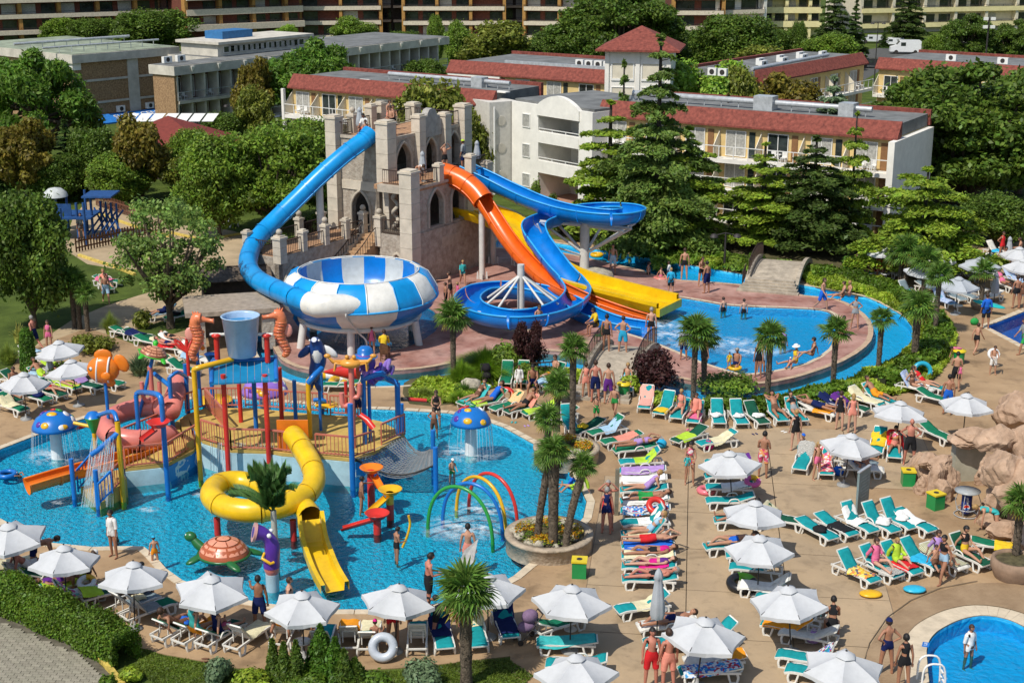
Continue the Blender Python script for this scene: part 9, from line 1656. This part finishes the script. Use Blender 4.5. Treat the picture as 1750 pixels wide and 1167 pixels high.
for(px_,py_,lb)in((1066,680,'round green bin with a yellow top by the bridge group'),(1638,622,'round green bin with a yellow top at the hedge corner')):
 t=TH_('litter_bin',lb,'litter bin',G(px_,py_),0,'green and yellow litter bins');MB().lathe([(.26,0),(.3,.7),(.3,.72)],n=16).b('bin_body',MATS['bin_green'],t);MB().lathe([(.36,.72),(.36,.8),(.12,.84)],n=16).b('bin_lid',MATS['bin_yellow'],t);MB().cyl((0,0,.83),(0,0,.845),.12,n=12).b('bin_opening',M_DARKM,t)
def ring(px_,py_,label,m,r=.42,tr=.13,tilt=0,z=None,rz=0,m2=None):
 p=G(px_,py_);t=TH_('swim_ring',label,'swim ring',(p.x,p.y,tr if z is None else z));t.rotation_euler=(rdn(tilt),0,rz);mb=MB();n=28;mb.tube([(r*cos(a),r*sin(a),0)for a in np.linspace(0,2*PI,n+1)[:-1]],tr,12,closed=True);mb.b('inflated_ring',m,t)
 mb=MB();mb.tube([(r*cos(a),r*sin(a),0)for a in np.linspace(.3,1.8,10)],tr*1.02,12);mb.b('printed_section',m2 or m,t);MB().cyl((r+tr*.7,0,tr*.6),(r+tr*.95,0,tr*.85),.02,n=6).b('valve',M_PLAS,t)
ring(655,1128,'large grey white swim ring leaning on the lounger of the pink capped child',PL_('ring_grey',(.50,.54,.60)),.34,.15,62,.48);ring(1207,842,'pink swim ring lying flat on the deck',PL_('ring_pink',(.72,.18,.22)),.30,.12);ring(1268,1005,'black swim ring with green flames on the deck',PL_('ring_black',(.015,.016,.018)),.42,.17,8,.2,m2=PL_('ring_lime',(.12,.42,.02)));ring(1120,893,'red swim ring on the stacked row',Q_RED,.28,.12,40,.75);ring(1113,607,'lime green float ring by the landing pool edge',PL_('ring_lime',(.2,.5,.02)),.3,.1);ring(1696,628,'white swim ring around the boy on the path',Q_WHITE,.25,.09,60,.75);ring(1575,650,'black and cyan swim ring leaning at the hedge end',PL_('ring_cyan',(.02,.35,.5)),.42,.12,70,.5);ring(1130,476,'pink inflatable ring floating on the river',Q_PINK,.4,.16,0,-.02);ring(865,688,'red and orange paddling ring at the pool edge',Q_ORG,.32,.12,50,.4,m2=Q_RED);ring(1256,628,'yellow swim ring in the landing pool',Q_YEL,.28,.1,0,-.02);ring(1020,436,'yellow float on the river behind the boulder',Q_YEL,.35,.14,0,0.02);ring(12,808,'cyan float under the paddling child',Q_BLUE,.35,.1,0,-.05);ring(150,1018,'white and yellow swim ring on the lounger by the hedge',Q_WHITE,.26,.09,20,.55,m2=Q_YEL);ring(1285,845,'pink and white inflatable bag ring on the central lounger',PL_('ring_rose',(.6,.1,.3)),.25,.11,20,.6,m2=Q_YEL)
def pillow(px_,py_,label,m,sx=.42,sy=.3,z=.1,rz=0.):t=tag(MB().ball((0,0,0),(sx,sy,.1),14).b('air_pillow',m),label,'pillow');t.location=G(px_,py_,z);t.rotation_euler=(0,0,rz)
pillow(1488,1014,'yellow air pillow under the first lower row lounger',Q_YEL);pillow(1563,1006,'cyan air pillow on the deck below the lower row',PL_('pillow_cyan',(.03,.42,.62)))
t=tag(MB().ball((0,0,0),(1.0,.34,.1),18).b('air_mattress',PL_('mattress_aqua',(.02,.42,.40))),'turquoise air mattress resting on white loungers by the palm pot','air mattress');t.location=G(1690,520,.62);t.rotation_euler=(.1,.15,-.4)
for px_,py_,lb,m in((1210,768,'magenta beach bag on the lounger of the cream towel',TM['magenta']),(1432,812,'blue cool bag beside the table sunshade',TM['blue']),(1390,1098,'grey lilac rucksack in the shade of the black bikini woman',TM['lilac']),(1665,555,'green mesh bag carried by the man in blue',TM['green']),(158,1022,'black and white striped bag under the hedge sunshade',TM['zebra']),(1130,765,'aqua beach toy bag beside the lone dark green lounger',TM['cyan'])):
 t=tag(MB().ball((0,0,.2),(.26,.2,.22),12).tube([(-.12,0,.38),(0,0,.55),(.12,0,.38)],.015,5).b('beach_bag',m),lb,'bag');t.location=G(px_,py_)
def stroller(px_,py_,label,m,rz=.4):
 t=TH_('stroller',label,'stroller',G(px_,py_),rz)
 for x in(-.32,.3):
  for s in(-1,1):MB().cyl((x,s*.24-.02,.1),(x,s*.24+.02,.1),.1,n=12).b('wheel',M_DARKM,t)
 mb=MB()
 for s in(-1,1):mb.tube([(-.32,s*.24,.1),(.1,s*.22,.5),(.5,s*.22,1.0)],.018,5);mb.tube([(.3,s*.24,.1),(-.1,s*.22,.5)],.018,5)
 mb.bar((.5,-.22,1.0),(.5,.22,1.0),.04);mb.b('stroller_frame',M_DARKM,t);MB().ball((0,0,.55),(.34,.22,.2),12).b('seat',m,t);MB().ball((.12,0,.9),(.3,.24,.24),12).b('hood',m,t)
stroller(900,1095,'folded mauve stroller beside the navy towel lounger',cloth('stroller_mauve',(.20,.13,.22)));stroller(832,658,'black stroller parked by the tall grass mound',cloth('stroller_black',(.02,.018,.02)),1.8)
t=tag(MB().tube(SP_([(0,0,0),(.2,0,.5),(.3,.05,.95),(.25,.05,1.3)],5),.05,8).b('pool_noodle',Q_YEL),'yellow pool noodle held up by the wading boy','pool noodle');t.location=G(688,935,.2)
t=tag(MB().add([(0,0,0),(.55,.1,.05),(.75,.1,1.05),(.25,0,.65)],[(0,1,2,3)]).add([(.1,.25,0),(.6,.3,.05),(.72,.14,1.0),(.27,.06,.62)],[(0,1,2,3)]).b('towel',TM['white']),'white towel being shaken above the pool front','towel');t.location=G(782,968,.75)
for px_,py_,lb in((1023,585,'green plastic chair of the lifeguard by the slide end'),(658,616,'brown wooden chair of the lifeguard by the splash pool')):
 m=Q_DGRN if 'green' in lb else M_WOOD;t=TH_('guard_chair',lb,'chair',G(px_,py_,.06),rdn(20 if 'green' in lb else-95)+PI/2+PI/2)
 MB().box((0,0,.42),(.46,.46,.04)).b('seat',m,t);MB().box((-.22,0,.7),(.04,.46,.5)).b('backrest',m,t)
 for x in(-.2,.2):
  for y in(-.2,.2):MB().bar((x,y,0),(x,y,.42),.04).b('leg',m,t)
t=TH_('can_table','tall round table on a blue drink can column with a circular logo beside the rocks','table',G(1650,880));MB().lathe([(.5,1.05),(.52,1.08),(.02,1.09)],n=26).b('table_top',mat('table_grey',(.34,.36,.36),rough=.4),t);CB=PL_('can_blue',(.015,.035,.20))
MB().lathe([(.16,.1),(.21,.16),(.21,.92),(.16,1.0),(.01,1.0)],n=22).b('can_column',CB,t)
for z,r in((.04,.46),(.3,.36)):MB().tube([(r*cos(a),r*sin(a),z)for a in np.linspace(0,2*PI,31)[:-1]],.022,6,closed=True).b('foot_ring',M_GALV,t)
for a in(0,2.1,4.2):MB().tube([(.46*cos(a),.46*sin(a),.04),(.6*cos(a),.6*sin(a),.5),(.4*cos(a),.4*sin(a),1.04)],.018,5).b('frame_leg',M_GALV,t)
tp_=t.location
def can_logo():
 n=Vec((-.25,-1,0)).normalized();c=tp_+Vec((0,0,.42))+n*.205;R=facing(n)
 for nm,m,pts in(('logo_disc',Q_WHITE,[(.125*cos(a),.125*sin(a),0)for a in np.linspace(0,2*PI,25)[:-1]]),('logo_red',Q_RED,[(.108*cos(a),.108*sin(a),.004)for a in np.linspace(.15,PI+.35,14)]),('logo_blue',Q_BLUE,[(.108*cos(a),.108*sin(a),.004)for a in np.linspace(PI+.75,2*PI-.25,12)])):
  o=MB().add(pts,[tuple(range(len(pts)))]).b(nm,m,t);o.matrix_world=MTr(c)@R.to_4x4();o.matrix_parent_inverse=Matrix.Identity(4);o.matrix_basis=MTr(c-tp_)@R.to_4x4()
 text('pepsi','lettering',Q_WHITE,t,tp_+Vec((0,0,.68))+n*.215,R@MRot(PI/2,3,'Z'),.16,.003)
can_logo()
t=TH_('notice_board','tall grey notice panel standing behind the teal loungers','sign',G(1472,876),rdn(52));MB().box((0,0,.95),(1.05,.09,1.9)).b('sign_panel',mat('sign_grey',(.20,.26,.26),rough=.5,var=.08),t);mb=MB()
for k in range(9):mb.box((-.05+.08*(k%3),-.048,1.62-k*.14),(.55+.12*((k*5)%3),.006,.05))
mb.b('printed_lines',mat('sign_print',(.30,.37,.36)),t);MB().box((0,0,1.92),(1.09,.12,.05)).b('sign_cap',M_GALV,t)
MB().bar((0,0,0),(.02,0,2.0),.16).b('plain_post',mat('post_wood',(.20,.18,.13),var=.2));o=[x for x in SC.objects if x.name.startswith('plain_post')][-1];o.location=G(1053,880);o.name='wooden_post';tag(o,'short grey wooden post standing behind the stout pair','post')
t=tag(MB().box((0,0,.005),(.34,.22,.012)).b('depth_plate',Q_BLUE),'blue and white depth marker set into the round pool coping','sign');t.location=G(1582,1101,.022);t.rotation_euler=(0,0,1.2)
text('1.20','lettering',Q_WHITE,t,t.location+Vec((0,0,.014)),MRot(1.2,3,'Z'),.15,.002)
t=TH_('pool_ladder','white rail ladder over the edge of the round pool','ladder',G(1592,1168));
for s in(-.28,.28):MB().tube(SP_([(-.4,s,0),(-.35,s,.7),(0,s,.85),(.3,s,.6),(.35,s,-.8)],4),.035,8).b('rail',M_FRAME,t)
for z in(-.1,.12,.34):MB().bar((.35,-.28,z),(.35,.28,z),.06).b('rung',M_FRAME,t)
k=0
for px_,py_,m in((1290,742,TM['navy']),(878,722,TM['aqua']),(900,728,TM['lilac']),(1340,738,TM['white']),(350,1128,TM['brown']),(1178,735,TM['pink'])):
 lb=['navy slippers before the dark green lounger','aqua flip flops by the mushroom pool edge','lilac flip flops near the rear palm crown','white sandals at the feet of the resting man','brown sandals at the front lawn edge','pink slippers below the wrapped woman'][k];k+=1
 t=TH_('flip_flops',lb,'footwear',G(px_,py_),uni(0,3))
 for s in(-1,1):MB().ball((0,s*.09,.02),(.14,.05,.02),8).b('sandal',m,t)
M_RW=mat('sandstone_rockwork',(.42,.29,.20),rough=.95,var=.22,scale=1.1,bump=1.,bscale=3,dirt=(.26,.165,.105),detail=12)
rw=TH_('rock_wall','big artificial sandstone rock formation with a smooth grey green recess at the right edge','rock')
def big_rock(px_,py_,sx,sy,sz,seed,z=None,rz=0.):
 R=random.Random(seed);bmm=bmesh.new();bmesh.ops.create_icosphere(bmm,subdivisions=4,radius=1)
 pl=[(Vec((R.uniform(-1,1),R.uniform(-1,1),R.uniform(-.6,1))).normalized(),R.uniform(.62,.88))for _ in range(16)];ph=[(R.uniform(3,13),R.uniform(0,6),Vec((R.uniform(-1,1),R.uniform(-1,1),R.uniform(-1,1))))for _ in range(10)]
 for v in bmm.verts:
  c=v.co.copy()
  for n,d in pl:
   d*=.88;q=c.dot(n)
   if q>d:c-=n*(q-d)*.9
  c*=1+sum(.018*sin(f*c.dot(d)*2+p)for f,p,d in ph);v.co=Vec((c.x*sx,c.y*sy,c.z*sz))
 me=bpy.data.meshes.new('boulder');bmm.to_mesh(me);bmm.free();me.materials.append(M_RW);me.polygons.foreach_set('use_smooth',[R.random()<0 for _ in me.polygons]);o=obj('boulder',me,rw);o.location=G(px_,py_,sz*.55 if z is None else z);o.rotation_euler=(0,0,rz)
for a in[(1570,800,.75,.7,.95,1),(1600,822,.62,.6,1.0,2),(1578,830,.5,.5,.5,3),(1612,838,.55,.5,.75,4),(1605,790,.8,.7,.4,5,1.15),(1588,785,.7,.6,.4,6,1.1),(1640,752,.8,.7,.35,7,1.9),(1625,822,.4,.4,.9,26),(1680,815,.5,.45,.5,27,.3),(1718,800,1.15,1.0,.9,8,2.5),(1752,830,1.2,1.2,1.25,9,2.1),(1712,846,.8,.8,.6,10,1.25),(1755,880,1.2,1.0,1.1,11),(1706,872,.8,.7,.6,12),(1698,892,.7,.6,.35,13),(1715,905,1.0,.8,.6,14),(1752,760,1.4,1.2,1.2,15,2.3),(1705,752,1.0,1.0,.7,16,2.5),(1745,700,1.4,1.2,1.2,17,1.5),(1725,690,.8,.7,.7,18),(1690,862,.45,.4,.4,19),(1715,960,.7,.6,.35,20),(1765,925,1.2,1.0,.9,21),(1665,742,.9,.7,.4,22,2.2),(1690,800,.55,.6,.75,25,2.0),(1782,800,1.6,1.5,2.2,23,1.2),(1775,850,1.5,1.2,1.4,24,.8)]:big_rock(*a,rz=a[5]*.7)
q=G(1657,826);MB().box((q.x,q.y+.5,.8),(1.35,.5,1.7),rz=.1).b('recess_panel',mat('recess_render',(.42,.40,.31),rough=.85,var=.08),rw)
for x,y,lb in((560,652,'yellow and white raft ring on the river behind the orca'),(598,652,'yellow striped raft ring on the river behind the red spray cone')):ring(x,y,lb,Q_YEL,.95,.2,0,.0,m2=Q_WHITE)
